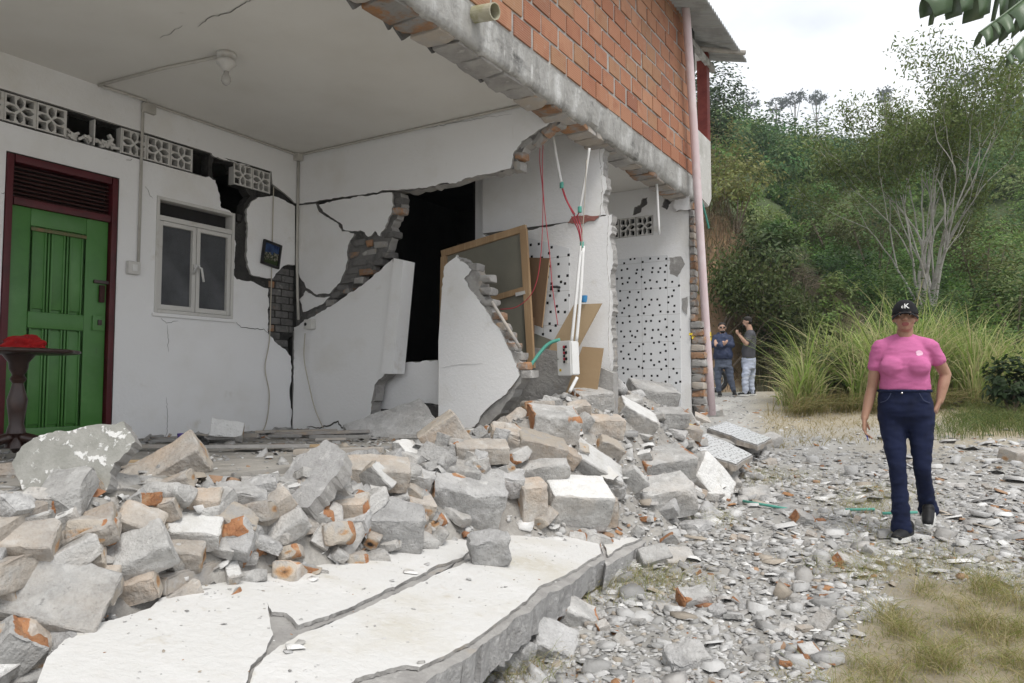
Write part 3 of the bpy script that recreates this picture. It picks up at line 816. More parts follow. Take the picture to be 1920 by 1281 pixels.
# frame and transom
dbox('frame', -.10, .012, dYl, dYl + .042, FZ + .004, dZt, m_red)
dbox('frame', -.10, .012, dYr - .042, dYr, FZ + .004, dZt, m_red)
dbox('frame', -.10, .012, dYl + .05, dYr - .05, dZt - .05, dZt, m_red)
dbox('frame', -.10, .010, dYl + .05, dYr - .05, dZt - .34, dZt - .29, m_red)
for i in range(8):
    z = dZt - .28 + i * .029
    bm = bmesh.new(); obox(bm, (XD - .045, (dYl + dYr) / 2, z + .01), Vector((.018, 0, -.010)), Vector((0, dw / 2 - .05, 0)), Vector((.002, 0, .004)))
    from_bm('transom_slat', bm, door, [m_slatred])
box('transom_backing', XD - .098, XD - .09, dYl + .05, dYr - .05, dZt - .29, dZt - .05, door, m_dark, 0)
zm = at_X(110, 602, XD).z
la, lb = dYl + .052, dYr - .052
dbox('stile', -.04, -.018, la, la + .12, lz0, lz1, m_green)
dbox('stile', -.04, -.018, lb - .16, lb, lz0, lz1, m_green)
dbox('rail', -.04, -.018, la + .121, lb - .161, lz1 - .12, lz1, m_green)
dbox('rail', -.04, -.012, la + .121, lb - .161, zm - .06, zm + .055, m_green, .008)
dbox('rail', -.04, -.018, la + .121, lb - .161, lz0, lz0 + .10, m_green)
fy0, fy1 = la + .121, lb - .161; fw = fy1 - fy0
for zz0, zz1 in ((lz0 + .101, zm - .061), (zm + .056, lz1 - .121)):
    for i in range(3):
        c = fy0 + fw * (i * 2 + 1) / 6
        dbox('panel', -.04, -.026, c - fw * .105, c + fw * .105, zz0 + .02, zz1 - .01, m_green, .006)
    for i in range(4):
        c = fy0 + fw * i / 3
        for q in (-.022, .0, .022):
            yy = min(max(c + q, fy0 + .006), fy1 - .006)
            dbox('groove_bead', -.04, -.020, yy - .006, yy + .006, zz0, zz1, m_green, .003)
dbox('top_bead', -.018, -.008, fy0, fy1, lz1 - .155, lz1 - .13, mat('worn_green', (.12, .13, .06), [((.22, .13, .07), 10, .5, .65)], rough=.5))
dbox('lock_plate', -.018, -.006, lb - .10, lb - .01, zm - .05, zm + .06, m_green, .003)
dbox('lock_cylinder', -.006, .004, lb - .065, lb - .035, zm - .01, zm + .03, m_darkwood, .004)
dbox('hasp', -.018, -.002, lb - .10, lb + .06, zm + .30, zm + .325, m_darkwood, .003)
dbox('padlock', -.016, .006, lb - .06, lb - .02, zm + .16, zm + .29, m_slatred, .008)

# ---- window
win = empty('window', (XD, (wYl + wYr) / 2, wZb)); win.parent = house; win.location -= house.location
def wb(n, x0, x1, a, b, z0, z1, m=None, bev=.003, par=None): return box(n, XD + x0, XD + x1, a, b, z0, z1, par or win, m or m_frame, bev)
ft = .026
wb('frame', -.10, .008, wYl, wYl + ft, wZb, wZt); wb('frame', -.10, .008, wYr - ft, wYr, wZb, wZt)
wb('frame', -.10, .008, wYl + ft, wYr - ft, wZt - ft, wZt); wb('frame', -.10, .010, wYl + ft, wYr - ft, wZb, wZb + ft)
zt = wZt - .17
wb('frame', -.10, .004, wYl + ft, wYr - ft, zt - .02, zt + .02)
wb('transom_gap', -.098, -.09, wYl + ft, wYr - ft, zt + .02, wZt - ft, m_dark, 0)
ym = (wYl + wYr) / 2
for i, (a, b) in enumerate(((wYl + ft + .003, ym - .003), (ym + .003, wYr - ft - .003))):
    z0, z1 = wZb + ft + .003, zt - .023
    wb('casement', -.055, -.002, a, a + .034, z0, z1); wb('casement', -.055, -.002, b - .034, b, z0, z1)
    wb('casement', -.055, -.002, a + .034, b - .034, z1 - .034, z1); wb('casement', -.055, -.002, a + .034, b - .034, z0, z0 + .04)
    wb('pane', -.038, -.032, a + .034, b - .034, z0 + .04, z1 - .034, m_glass, 0)
h = tube('handle', [(XD + .0, ym - .03, lerp(wZb, zt, .45)), (XD + .03, ym - .01, lerp(wZb, zt, .55)), (XD + .03, ym + .03, lerp(wZb, zt, .52)), (XD + .02, ym + .06, lerp(wZb, zt, .38))], .010, win, m_pvc, 8)
wb('latch', -.002, .012, ym - .03, ym + .03, lerp(wZb, zt, .52), lerp(wZb, zt, .56), m_pvc)
box('window_sill', XD + .001, XD + .02, wYl - .02, wYr + .02, wZb - .03, wZb - .002, win, m_plaster, .004)

# ---- conduits, box, switch, lamp holder on the ceiling
cz = CZ - .012
zc = at_X(400, 243, XD).z
c1 = at_z(185, 160, cz); c2 = at_X(270, 196, XD + .012)
lamp = at_z(425, 100, CZ)
p270 = at_X(268, 200, XD + .012)
tube('conduit', [c1, at_z(300, 130, cz), (lamp.x, lamp.y, cz)], .011, house, m_pvcgrey)
tube('conduit', [c1, (XD + .06, p270.y, cz), (XD + .013, p270.y, cz - .02), (XD + .013, p270.y, at_X(247, 490, XD).z)], .011, house, m_pvcgrey)
tube('conduit', [(XD + .02, p270.y, cz), (XD + .02, YA - .02, cz), (at_Y(760, 250, YA).x, YA - .02, cz), (at_Y(1000, 205, YA).x, YA - .02, cz)], .011, house, m_pvcgrey)
tube('conduit', [(XD + .014, YA - .014, cz), (XD + .014, YA - .014, at_Y(560, 480, YA).z), (XD + .05, YA - .03, at_Y(566, 560, YA).z), (XD + .09, YA - .05, at_Y(573, 600, YA).z)], .013, house, m_pvcgrey)
box('junction_box', XD + .001, XD + .035, p270.y - .01, p270.y + .10, CZ - .09, CZ - .02, house, m_pvcgrey, .004)
box('junction_box', XD + .002, XD + .07, YA - .07, YA - .003, CZ - .07, CZ - .004, house, m_pvcgrey, .004)
sp = at_X(247, 503, XD)
sw = box('light_switch', XD + .001, XD + .04, sp.y - .05, sp.y + .05, sp.z - .05, sp.z + .05, house, m_frame, .008)
box('rocker', XD + .04, XD + .046, sp.y - .02, sp.y + .02, sp.z - .025, sp.z + .025, sw, m_pvc, .003)
so = at_Y(577, 608, YA - .09)
sk = box('wall_socket', so.x - .045, so.x + .05, YA - .10, YA - .035, so.z - .045, so.z + .045, house, m_frame, .008)
t = Tubes(); t.add([(so.x - .02, YA - .099, so.z), (so.x - .02, YA - .103, so.z)], .016, 12); t.build('socket_hole', sk, m_black)
lh = empty('lamp_holder', (lamp.x, lamp.y, CZ)); lh.parent = house; lh.location -= house.location
t = Tubes(); t.add([lamp + Vector((0, 0, a)) for a in (-.001, -.03, -.032, -.055)], [.062, .062, .05, .05], 20); t.build('base', lh, m_frame)
t = Tubes(); t.add([lamp + Vector((0, 0, a)) for a in (-.05, -.075, -.10, -.125)], [.062, .066, .035, .022], 20); t.build('shade', lh, m_frame)
m_bulb = mat('bulb_glass', (.42, .41, .39), rough=.15, bump=0, spec=.6)
t = Tubes(); t.add([lamp + Vector((0, 0, a)) for a in (-.12, -.145, -.165, -.19, -.21, -.222)], [.016, .017, .028, .032, .022, .006], 16); t.build('bulb', lh, m_bulb)
# fine settlement cracks in the ceiling
def hairline(name, pts, w, parent, m):
    v, f = [], []
    for i, p in enumerate(pts):
        q = pts[min(i + 1, len(pts) - 1)] - pts[max(i - 1, 0)]
        s = Vector((-q.y, q.x, 0)).normalized() * w * (.4 + .6 * math.sin(math.pi * (i + .3) / len(pts)))
        v += [p - s, p + s]
        if i: f.append((2 * i - 2, 2 * i - 1, 2 * i + 1, 2 * i))
    return pydata(name, v, f, parent, [m])
m_crack = mat('crack_shadow', (.10, .095, .085), rough=1, bump=0)
hairline('crack', [at_z(x, y, CZ - .003) for x, y in jag([(371, 50), (395, 32), (432, 24), (450, 12), (478, -4, 0)], amp=2.0, seg=5, seed=1)], .0035, house, m_crack)
hairline('crack', [at_z(x, y, CZ - .003) for x, y in jag([(300, 72), (315, 66), (342, 48, 0)], amp=2.0, seg=5, seed=4)], .002, house, m_crack)

# ---- broken cross wall (plane Y = YA): plaster 20 mm over a brick core
cross = empty('cross_wall', ((XD + XF) / 2, YA, FZ)); cross.parent = house; cross.location -= house.location
def coreY(pts, seed=0, Y=YA + .022, t=.11, par=cross, m=None): return prism('brick_core', [pY(pts, Y, amp=3, seg=8, seed=seed)], (0, t, 0), par, m or [m_core, m_mortar], rough=.008, seed=seed)
def platY(pts, seed=0, Y=YA, t=.022, par=cross, amp=1.8): return prism('plaster', [pY(pts, Y, amp=amp, seg=6, seed=seed)], (0, t, 0), par, [m_plaster, m_mortar], rough=.003, seed=seed)
ctop = at_Y(558, 290, YA).z
def ceil_pt(x, Y): # pixel height of the ceiling line on plane Y at pixel column x
    lo, hi = -200, 640
    for _ in range(30):
        mid = (lo + hi) / 2
        if at_Y(x, mid, Y).z > CZ - .002: lo = mid
        else: hi = mid
    return hi
up = [(556, ceil_pt(556, YA), 0), (800, ceil_pt(800, YA), 0), (1046, ceil_pt(1046, YA)), (1040, 228), (1010, 243), (992, 256), (978, 265), (964, 284), (960, 305), (957, 316), (930, 323),
      (873, 334), (855, 344), (828, 343), (800, 352), (773, 354), (727, 357), (700, 361), (667, 366), (630, 371), (593, 378), (556, 383, 0)]
platY(up, 1)
coreY([(556, ceil_pt(556, YA + .022), 0), (800, ceil_pt(800, YA + .022), 0), (1052, ceil_pt(1052, YA + .022)), (1050, 232), (1018, 248), (1000, 262), (984, 270), (972, 290), (968, 308), (972, 318),
       (930, 325), (873, 336), (800, 354), (727, 359), (640, 370), (556, 385, 0)], 2)
platY([(598, 384), (640, 374), (700, 365), (735, 361), (738, 385), (733, 402), (725, 419), (719, 432), (712, 443), (703, 433), (690, 444), (680, 434), (665, 433), (643, 430), (638, 418), (620, 407), (606, 397)], 3, YA - .012)
platY([(555, 386, 0), (592, 382), (602, 400), (619, 411), (635, 421), (641, 434), (664, 438), (652, 466), (648, 505), (631, 537), (619, 550), (594, 553), (574, 540), (562, 520), (555, 508, 0)], 5)
platY([(573, 545), (593, 557), (619, 556), (604, 571), (585, 579), (568, 585), (561, 562)], 6)
coreY([(555, 386, 0), (600, 384), (700, 366), (751, 362), (752, 392), (744, 410), (733, 425), (735, 445), (728, 468), (712, 485), (700, 505), (672, 525), (645, 548), (612, 580), (570, 604), (555, 612, 0)], 7, t=.10)
rs = random.Random(21)
def wall_brick(px, py, w, h, Y, d, m, parent=cross, rot=0):
    p = at_Y(px, py, Y) + Vector((0, d / 2, 0))
    bm = rough_hull(rs, w, d, h, cuts=2, jit=.12, grain=.006, sub=1, style='none')
    bm.transform(Matrix.Translation(p) @ Matrix.Rotation(R_(-rot), 4, 'Y'))
    return from_bm('brick', bm, parent, [m], 35)
for px_, py_, w, m in ((742, 395, .13, m_claydusty), (745, 375, .10, m_core), (728, 440, .14, m_core), (668, 455, .20, m_core), (712, 458, .16, m_mortar), (690, 472, .19, m_mortar), (660, 478, .17, m_core), (722, 478, .12, m_core),
                       (672, 492, .20, m_core), (704, 492, .16, m_core), (660, 508, .16, m_core), (684, 510, .16, m_claydusty), (652, 524, .14, m_core), (672, 526, .12, m_mortar), (640, 538, .16, m_core), (628, 553, .14, m_core),
                       (648, 545, .10, m_claydusty), (690, 456, .08, m_claydusty), (618, 568, .12, m_mortar), (600, 584, .12, m_core), (580, 592, .12, m_core)):
    wall_brick(px_, py_, w, .062, YA + .0 + rs.uniform(-.012, .012), .12, m)
# brick tongue under the beam
for px_, py_, w, h, m, rot in ((1024, 240, .12, .06, m_claydusty, 40), (1004, 258, .12, .06, m_claydusty, 38), (985, 268, .12, .05, m_mortar, 20), (972, 290, .08, .07, m_claydusty, 5), (968, 310, .08, .08, m_mortar, 0), (982, 252, .07, .03, m_core, -30), (1036, 232, .09, .06, m_claydusty, 35)):
    wall_brick(px_, py_, w, h, YA + .01, .12, m, rot=rot)
# lower left remnant and its door jamb
platY([(551, 614), (575, 600), (600, 586), (640, 561), (690, 526), (736, 486), (740, 560), (722, 700), (702, 722), (696, 770), (692, 820, 0), (548, 820, 0), (550, 740)], 8, YA - .035, .022)
coreY([(549, 622), (575, 604), (600, 590), (640, 565), (690, 530), (742, 486), (745, 560), (727, 700), (705, 722), (699, 770), (697, 825, 0), (546, 825, 0)], 9, YA - .012, .11, m=[m_mortar, m_mortar])
jb = bmesh.new()
q = [at_Y(x, y, YA - .06) for x, y in ((737, 484), (757, 487), (736, 701), (714, 701))]
from_bm('door_jamb', jb, None) if False else jb.free()
prism('door_jamb', [pY([(738, 484), (756, 488, 0), (736, 701), (714, 701, 0)], YA - .06, amp=1, seg=6)], (0, .16, 0), cross, [m_plaster, m_plaster])
# right-hand remnant with stepped bricks along the break
platY([(822, 640, 0), (828, 552), (833, 500), (846, 488), (857, 478), (862, 490), (873, 494), (884, 506), (870, 523), (880, 541), (895, 560), (910, 580), (922, 600), (936, 616), (949, 644), (963, 674), (974, 704), (948, 740), (920, 760), (890, 800, 0), (822, 815, 0)], 10, YA - .01, .022)
coreY([(824, 640, 0), (834, 552), (838, 503), (858, 482), (872, 490), (893, 503), (905, 520), (900, 545), (910, 565), (925, 590), (938, 612), (953, 640), (970, 672), (985, 700), (960, 745), (900, 815, 0), (824, 818, 0)], 11, YA + .0125, .12, m=[m_mortar, m_mortar])
for i, (px_, py_) in enumerate(((884, 500), (905, 522), (908, 545), (912, 568), (928, 592), (938, 612), (946, 630), (956, 650), (966, 668), (976, 686), (986, 702))):
    m = (m_mortar, m_mortar, m_mortar, m_mortar, m_claydusty, m_tan, m_claydusty, m_claydusty, m_mortar, m_claydusty, m_mortar)[i]
    b = wall_brick(px_, py_, .13 if i in (1, 2, 3) else .10, .066, YA - .004 + rs.uniform(-.01, .01), .13, m, rot=rs.uniform(-6, 6))
hairline('crack', [at_Y(x, y, YA - .012) for x, y in jag([(825, 690), (860, 684), (905, 681, 0)], amp=1, seg=6)], .002, cross, m_crack)

def wall_crack(pts, par, X=None, Y=None, w=.0022, seed=0):
    P3 = [at_X(x, y, X) if X is not None else at_Y(x, y, Y) for x, y in jag(pts, amp=1.8, seg=5, seed=seed)]
    v, f = [], []
    for i, p in enumerate(P3):
        q = P3[min(i + 1, len(P3) - 1)] - P3[max(i - 1, 0)]
        nrm = Vector((1, 0, 0)) if X is not None else Vector((0, 1, 0))
        s_ = q.cross(nrm).normalized() * w * (.35 + .65 * math.sin(math.pi * (i + .4) / len(P3)))
        v += [p - s_, p + s_]
        if i: f.append((2 * i - 2, 2 * i - 1, 2 * i + 1, 2 * i))
    pydata('crack', v, f, par, [m_crack])
for i, c in enumerate((((443, 604), (452, 614), (470, 616), (495, 617), (503, 624, 0)), ((302, 596), (312, 606), (334, 602, 0)), ((314, 610), (316, 660, 0)), ((312, 745), (314, 790), (310, 830, 0)), ((272, 350), (282, 368), (286, 372, 0)), ((236, 300), (248, 298, 0)), ((2, 362), (12, 362, 0)))):
    wall_crack(c, door_wall, X=XD + .002, w=.0035 if i == 0 else .0018, seed=i)
wall_crack(((575, 801), (600, 803), (622, 796), (634, 790), (640, 802), (665, 804), (690, 800, 0)), cross, Y=YA - .037, w=.008, seed=4)
wall_crack(((640, 260), (700, 248), (800, 240), (880, 226), (960, 214, 0)), cross, Y=YA - .002, w=.0016, seed=8)
# ---- second cross wall with dotted tiles (plane Y = YB)
wb2 = empty('tiled_cross_wall', (-3.1, YB, FZ)); wb2.parent = house; wb2.location -= house.location
cb0, cb1 = ceil_pt(905, YB), ceil_pt(1128, YB)
platY([(905, cb0, 0), (1128, cb1), (1124, 300), (1128, 340), (1125, 404), (1066, 416, 0), (905, 438, 0)], 12, YB, .12, wb2)
platY([(905, 439), (920, 446), (1066, 417, 0), (1140, 404), (1138, 480), (1143, 560), (1140, 640), (1146, 770, 0), (905, 800, 0)], 13, YB - .03, .15, wb2)
prism('dotted_tile_panel', [pY([(984, 444, 0), (1068, 466, 0), (1068, 640, 0), (984, 640, 0)], YB - .033)], (0, .008, 0), wb2, [m_dotXZ])
p = at_Y(1096, 410, YB - .05)
prism('torn_red_patch', [pY([(1064, 418), (1074, 406), (1100, 403), (1124, 404), (1114, 414), (1090, 420)], YB - .045, amp=1.5, seg=5)], (0, .04, 0), wb2, [m_redtile, m_mortar])
for i, q in enumerate(([(1121, cb1, 0), (1136, cb1 + 6), (1131, 320), (1138, 350), (1130, 380), (1136, 403), (1121, 404, 0)], [(1136, 404, 0), (1148, 402), (1143, 450), (1149, 480), (1144, 520), (1150, 570), (1146, 600), (1150, 660), (1148, 720), (1152, 772), (1136, 772, 0)])):   # ragged wall ends
    prism('torn_edge', [pY(q, YB + .012 - .03 * i, amp=2.6, seg=5, seed=i)], (0, .10, 0), wb2, [m_plaster, m_mortar], .006)
hk = at_Y(1049, 539, YB - .034)
tube('hook', [hk, hk + Vector((0, -.05, 0)), hk + Vector((-.05, -.06, .0)), hk + Vector((-.05, -.06, -.03))], .012, wb2, m_black)

# ---- end wall with dotted tiles (plane Y = YC)
wc = empty('end_wall', (-3, YC, FZ)); wc.parent = house; wc.location -= house.location
cc = lambda x: ceil_pt(x, YC)
xl, xr_ = 1085, 1296
vy0, vy1 = 404, 441
crk1 = [(1186, 404), (1190, 388), (1200, 385), (1205, 372), (1214, 370), (1213, 384), (1203, 390), (1202, 398)]
crk2 = [(1240, 388), (1246, 374), (1262, 366), (1266, 374), (1254, 384), (1250, 394)]
vents = [at_Y(x, y, YC) for x, y in ((1225, 440), (1225, 403))]
vzb, vzt = vents[0].z, vents[1].z
vx1 = vents[0].x; vx0 = vx1 - 4 * .205
XR = XF - .03
outC = [Vector((-5.3, YC, FZ)), Vector((XR, YC, FZ)), Vector((XR, YC, CZ - .003)), Vector((-5.3, YC, CZ - .003))]
holeC = [Vector((vx0, YC, vzb)), Vector((vx1, YC, vzb)), Vector((vx1, YC, vzt)), Vector((vx0, YC, vzt))]
prism('plaster', [outC, holeC, pY(crk1, YC, amp=1.2, seg=5, seed=1), pY(crk2, YC, amp=1.2, seg=5, seed=2)], (0, .03, 0), wc, [m_plaster, m_mortar])
outC2 = [p + Vector((0, .035, 0)) for p in outC]; holeC2 = [p + Vector((0, .035, 0)) for p in holeC]
prism('brick_core', [outC2, holeC2], (0, .085, 0), wc, [m_core, m_core])
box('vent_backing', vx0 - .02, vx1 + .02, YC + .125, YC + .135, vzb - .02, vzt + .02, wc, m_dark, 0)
for i in range(4): vent_block(vx0 + .1025 + i * .205, (vzb + vzt) / 2, YC - .006, .19, vzt - vzb - .006, wc, 'X')
tz = at_Y(1200, 483, YC).z
prism('dotted_tile_panel', [[Vector((-4.0, YC - .008, FZ)), Vector((XR - .11, YC - .008, FZ)), Vector((XR - .11, YC - .008, tz - .25)), Vector((XR - .25, YC - .008, tz)), Vector((-4.0, YC - .008, tz))]], (0, .006, 0), wc, [m_dotXZ])
prism('bare_render_patch', [pY([(1255, 483), (1277, 481), (1284, 495), (1270, 520), (1256, 514)], YC - .009, amp=1.5, seg=6)], (0, .006, 0), wc, [m_mortar])
prism('bare_render_patch', [pY([(1278, 560), (1289, 556), (1288, 590), (1280, 582)], YC - .0095, amp=1.5, seg=6)], (0, .006, 0), wc, [m_mortar])
prism('loose_plaster', [pY([(1262, 385), (1268, 368), (1292, 362), (1294, 392), (1268, 396)], YC - .05, amp=2, seg=6)], (0, .045, 0), wc, [m_plaster, m_mortar])
# toothed brick end of the vanished street wall
rs = random.Random(5)
zz = FZ + .12; i = 0
while zz < at_X(1300, 395, XF).z:
    hgt = .082
    wide = .15 if zz < 2.15 else .05
    y1 = YC + .11 + rs.uniform(-.02, .02)
    x1_ = XF + wide * rs.uniform(.8, 1.0) - .02; bm = rough_hull(rs, x1_ - XR, .13, hgt - .008, cuts=1, jit=.08, grain=.006, sub=2, style='none'); bm.transform(Matrix.Translation(((XR + x1_) / 2 + .004, YC + .05 + rs.uniform(-.012, .012), zz + hgt / 2 - .004)))
    from_bm('brick', bm, wc, [(m_claydusty, m_mortar, m_claydusty, m_tan, m_claydusty)[i % 5]], 40)
    box('mortar_joint', XR + .001, XF + wide * .62 - .02, YC + .003, YC + .10, zz + hgt - .0119, zz + hgt - .0001, wc, m_mortar, 0)
    zz += hgt; i += 1

# ---- ring beam along the front, with torn brick soffit
bz0, bz1 = 3.575, 3.80
bm = bmesh.new(); ny = 430; prof_n = 9
rows = []
for i in range(ny + 1):
    Y = -1.2 + (YC + .17 + 1.2) * i / ny
    n1, n2 = nz(Y * 3, 1) * .016, nz(Y * 9, 5) * .010 + nz(Y * 27, 8) * .009
    bite = -.06 * max(0, 1 - ((Y - 5.42) / .22) ** 2) - .04 * max(0, 1 - ((Y - 6.95) / .25) ** 2)
    zb = bz0 + n1 + n2 - bite * .4
    pr = [(XF - .16, bz1), (XF - .02, bz1 + .004), (XF + .012, bz1 - .004 + n2 * .4), (XF + .004 + n2 * .3, (bz0 + bz1) / 2 + .04), (XF + .004 + bite * .3, bz0 + .06 + n1), (XF - .004 + bite, zb + .012), (XF - .02 + bite, zb), (XF - .16, zb + .02 + n2), (XF - .24 + nz(Y * 6, 9) * .04, zb + .05), (XF - .26, CZ - .0015)]
    rows.append([bm.verts.new((x, Y, z)) for x, z in pr])
for a, b in zip(rows, rows[1:]):
    for k in range(len(a) - 1):
        f = bm.faces.new((a[k], b[k], b[k + 1], a[k + 1]))
bm.faces.new(rows[0]); bm.faces.new(list(reversed(rows[-1])))
bmesh.ops.recalc_face_normals(bm, faces=bm.faces)
beam = from_bm('ring_beam', bm, house, [m_beam], 50)
rs = random.Random(9); Y = 1.2
while Y < 7.85:
    L = rs.uniform(.16, .27)
    if rs.random() < .93:
        x1 = XF - .028 - rs.uniform(0, .015); x0 = XF - .235 - rs.uniform(0, .03); t = rs.uniform(-.004, .012)
        bm = rough_hull(rs, x1 - x0, L - .005, .05, cuts=1, jit=.10, grain=.006, sub=2, style='none')
        bm.transform(Matrix.Translation(((x0 + x1) / 2, Y + L / 2, bz0 + .012 - t / 2)) @ Matrix.Rotation(rs.uniform(-.03, .03), 4, 'X'))
        from_bm('soffit_brick', bm, beam, [(m_claydusty, m_tan, m_tan, m_mortar, m_mortar)[rs.randrange(5)]], 40)
    Y += L
for i in range(14):        # hanging plaster flakes on the inner edge
    Y = 1.6 + i * .19 + rs.uniform(-.07, .07)
    w, hh = rs.uniform(.05, .16), rs.uniform(.02, .10)
    x = XF - .25 - rs.uniform(0, .03)
    pts = [Vector((x, Y - w, CZ - .07)), Vector((x - .01, Y - w * .4, CZ - .12 - hh * .6)), Vector((x, Y, CZ - .13 - hh)), Vector((x + .01, Y + w * .5, CZ - .12 - hh * .4)), Vector((x, Y + w, CZ - .08))]
    prism('plaster_flake', [pts], (.018, 0, 0), beam, [m_core])

# ---- upper storey of grooved clay blocks
upw = box('upper_wall', XF - .13, XF - .005, -1.2, YC + .10, bz1 + .002, 6.3, house, mat('joint_mortar', (.38, .37, .35), [((.26, .25, .24), 6, .45, .65), ((.46, .45, .43), 20, .55, .7), ((.10, .10, .095), 4, .64, .72)], rough=.95, bump=.6, bscale=30), 0)
bw, bh = .262, .163
shared = {}
def clay_mesh(w, hgt, key):
    if key in shared: return shared[key]
    bm = bmesh.new(); bbox(bm, -.03, .03, -w / 2, w / 2, -hgt / 2, hgt / 2, 0, .004)
    me = bpy.data.meshes.new('clay_block'); bm.to_mesh(me); bm.free(); me.materials.append(m_clay); shared[key] = me; return me
rs = random.Random(2); r = 0; nb = 0
z = bz1 + .028
while z < 6.1:
    Y = 1.46 + (r % 2) * bw / 2
    while Y < YC + .02:
        w = min(bw, YC + .055 - Y)
        if w > .05:
            q = proj((XF, Y + w, z)); q2 = proj((XF, Y, z + bh))
            if q[0] > 420 and q[1] > -230 and nb < 300:
                full = abs(w - bw) < .001
                cutw = rs.choice((0, 0, .012, .02)) if full else 0; cuth = rs.choice((0, 0, .008))
                me = clay_mesh(w - .022 - cutw, bh - .020 - cuth, ('full', cutw, cuth) if full else (round(w, 2), cuth))
                o = bpy.data.objects.new('clay_block', me); COL.objects.link(o); o.parent = upw
                o.location = Vector((XF - .026 + rs.uniform(-.005, .005), Y + w / 2 + rs.uniform(-.006, .006), z + bh / 2 + rs.uniform(-.004, .004))) - wloc(upw)
                o.rotation_euler = (rs.uniform(-.012, .012), 0, rs.uniform(-.01, .01)); nb += 1
        Y += bw
    z += bh; r += 1
print('clay blocks', nb)
box('corner_column', XF - .14, XF + .012, YC + .058, YC + .17, bz1 + .003, 6.3, house, mat('stained_concrete', (.12, .115, .11), [((.05, .05, .05), 6, .4, .65), ((.25, .24, .22), 12, .6, .75)], rough=.95, bump=.5), .01)
# drain stub through the wall
dp = at_X(888, 28, XF)
st = Tubes(); u = Vector((1, -.12, -.18)).normalized()
n = 20; ro, ri = .05, .044
fu, fw_ = frame_of(u)
V, F = [], []
for (a, r) in ((-.10, ro), (.17, ro), (.17, ri), (-.02, ri)):
    for kk in range(n):
        th = 2 * math.pi * kk / n; V.append(dp + u * a + (fu * math.cos(th) + fw_ * math.sin(th)) * r)
for i in range(3):
    for kk in range(n):
        a, b = i * n + kk, i * n + (kk + 1) % n; F.append((a, b, b + n, a + n))
F.append(tuple(3 * n + kk for kk in range(n)))
m_oldpvc = mat('old_pvc', (.42, .40, .30), [((.20, .20, .06), 5, .45, .65), ((.55, .54, .46), 9, .55, .7)], rough=.6, bump=.1)
pydata('drain_stub', V, F, house, [m_oldpvc], smooth=False)

# ---- balcony, post and roof beyond the corner
by0, by1 = YC + .175, 8.66
bm = bmesh.new()
prof = [(by0, 3.66), (by1 - .12, 3.60), (by1, 3.72), (by1, 4.42), (by0, 4.42)]
vs0 = [bm.verts.new((XF + .01, a, b)) for a, b in prof]; vs1 = [bm.verts.new((XF - 1.6, a, b)) for a, b in prof]
bm.faces.new(vs0); bm.faces.new(list(reversed(vs1)))
for i in range(5): bm.faces.new((vs0[i], vs1[i], vs1[(i + 1) % 5], vs0[(i + 1) % 5]))
bmesh.ops.recalc_face_normals(bm, faces=bm.faces)
bmesh.ops.bevel(bm, geom=list(bm.edges), offset=.012, segments=2, affect='EDGES')
from_bm('balcony_parapet', bm, house, [mat('weathered_white', (.52, .51, .485), [((.40, .39, .36), 4, .5, .7), ((.25, .24, .22), 10, .66, .8), ((.66, .65, .63), 7, .55, .7)], rough=.9, bump=.4)], 40)
pp = at_X(1322, 268, XF - .06)
box('balcony_post', XF - .13, XF - .01, pp.y - .06, pp.y + .06, 4.42, 5.52, house, mat('oxide_post', (.20, .045, .035), [((.14, .03, .025), 7, .45, .65)], rough=.6), .004)
roof = empty('roof', (XF, 6, 5.5)); roof.parent = house; roof.location -= house.location
V, F = [], []
ra, rb = 2.0, 8.95
nyr = 420
for i in range(nyr + 1):
    Y = ra + (rb - ra) * i / nyr; w = .020 * math.cos(2 * math.pi * Y / .076)
    for x, zz in ((XF + .38, 5.42), (XF - 1.2, 5.85)): V.append((x, Y, zz + w))
for i in range(nyr): F.append((2 * i, 2 * i + 1, 2 * i + 3, 2 * i + 2))
o = pydata('roof_sheet', V, F, roof, [m_metal], smooth=True)
sd = o.modifiers.new('solid', 'SOLIDIFY'); sd.thickness = .004
box('eave_board', XF - .03, XF + .02, 7.98, 8.86, 5.33, 5.40, roof, m_beam, .004)
box('soffit', XF - 1.2, XF - .04, 7.98, 8.86, 5.405, 5.425, roof, m_plaster, 0)
pu = at_X(1352, 92, XF + .2)
tube('roof_pole', [pu + Vector((-.5, -.4, .0)), pu + Vector((.22, .22, -.01))], .03, roof, mat('grey_pole', (.35, .33, .30), [((.22, .2, .18), 8, .5, .7)], rough=.9))
# ------------------------------------------------------------------ rubble mound under the bricks
def build_heap():
    V, F, nx, ny = [], [], 52, 200
    xs = np.linspace(-4.1, -1.2, nx); ys = np.linspace(-1.0, 9.3, ny)
    for Y in ys:
        for X in xs: V.append((X, Y, heap(X, Y)))
    for j in range(ny - 1):
        for i in range(nx - 1):
            a = j * nx + i; F.append((a, a + 1, a + nx + 1, a + nx))
    o = np_mesh('rubble_mound', V, F, 4, None, [m_dust], smooth=True)
    tag(o, 'grey mound of crushed mortar and dust under the fallen bricks', 'rubble', kind='stuff')
build_heap()

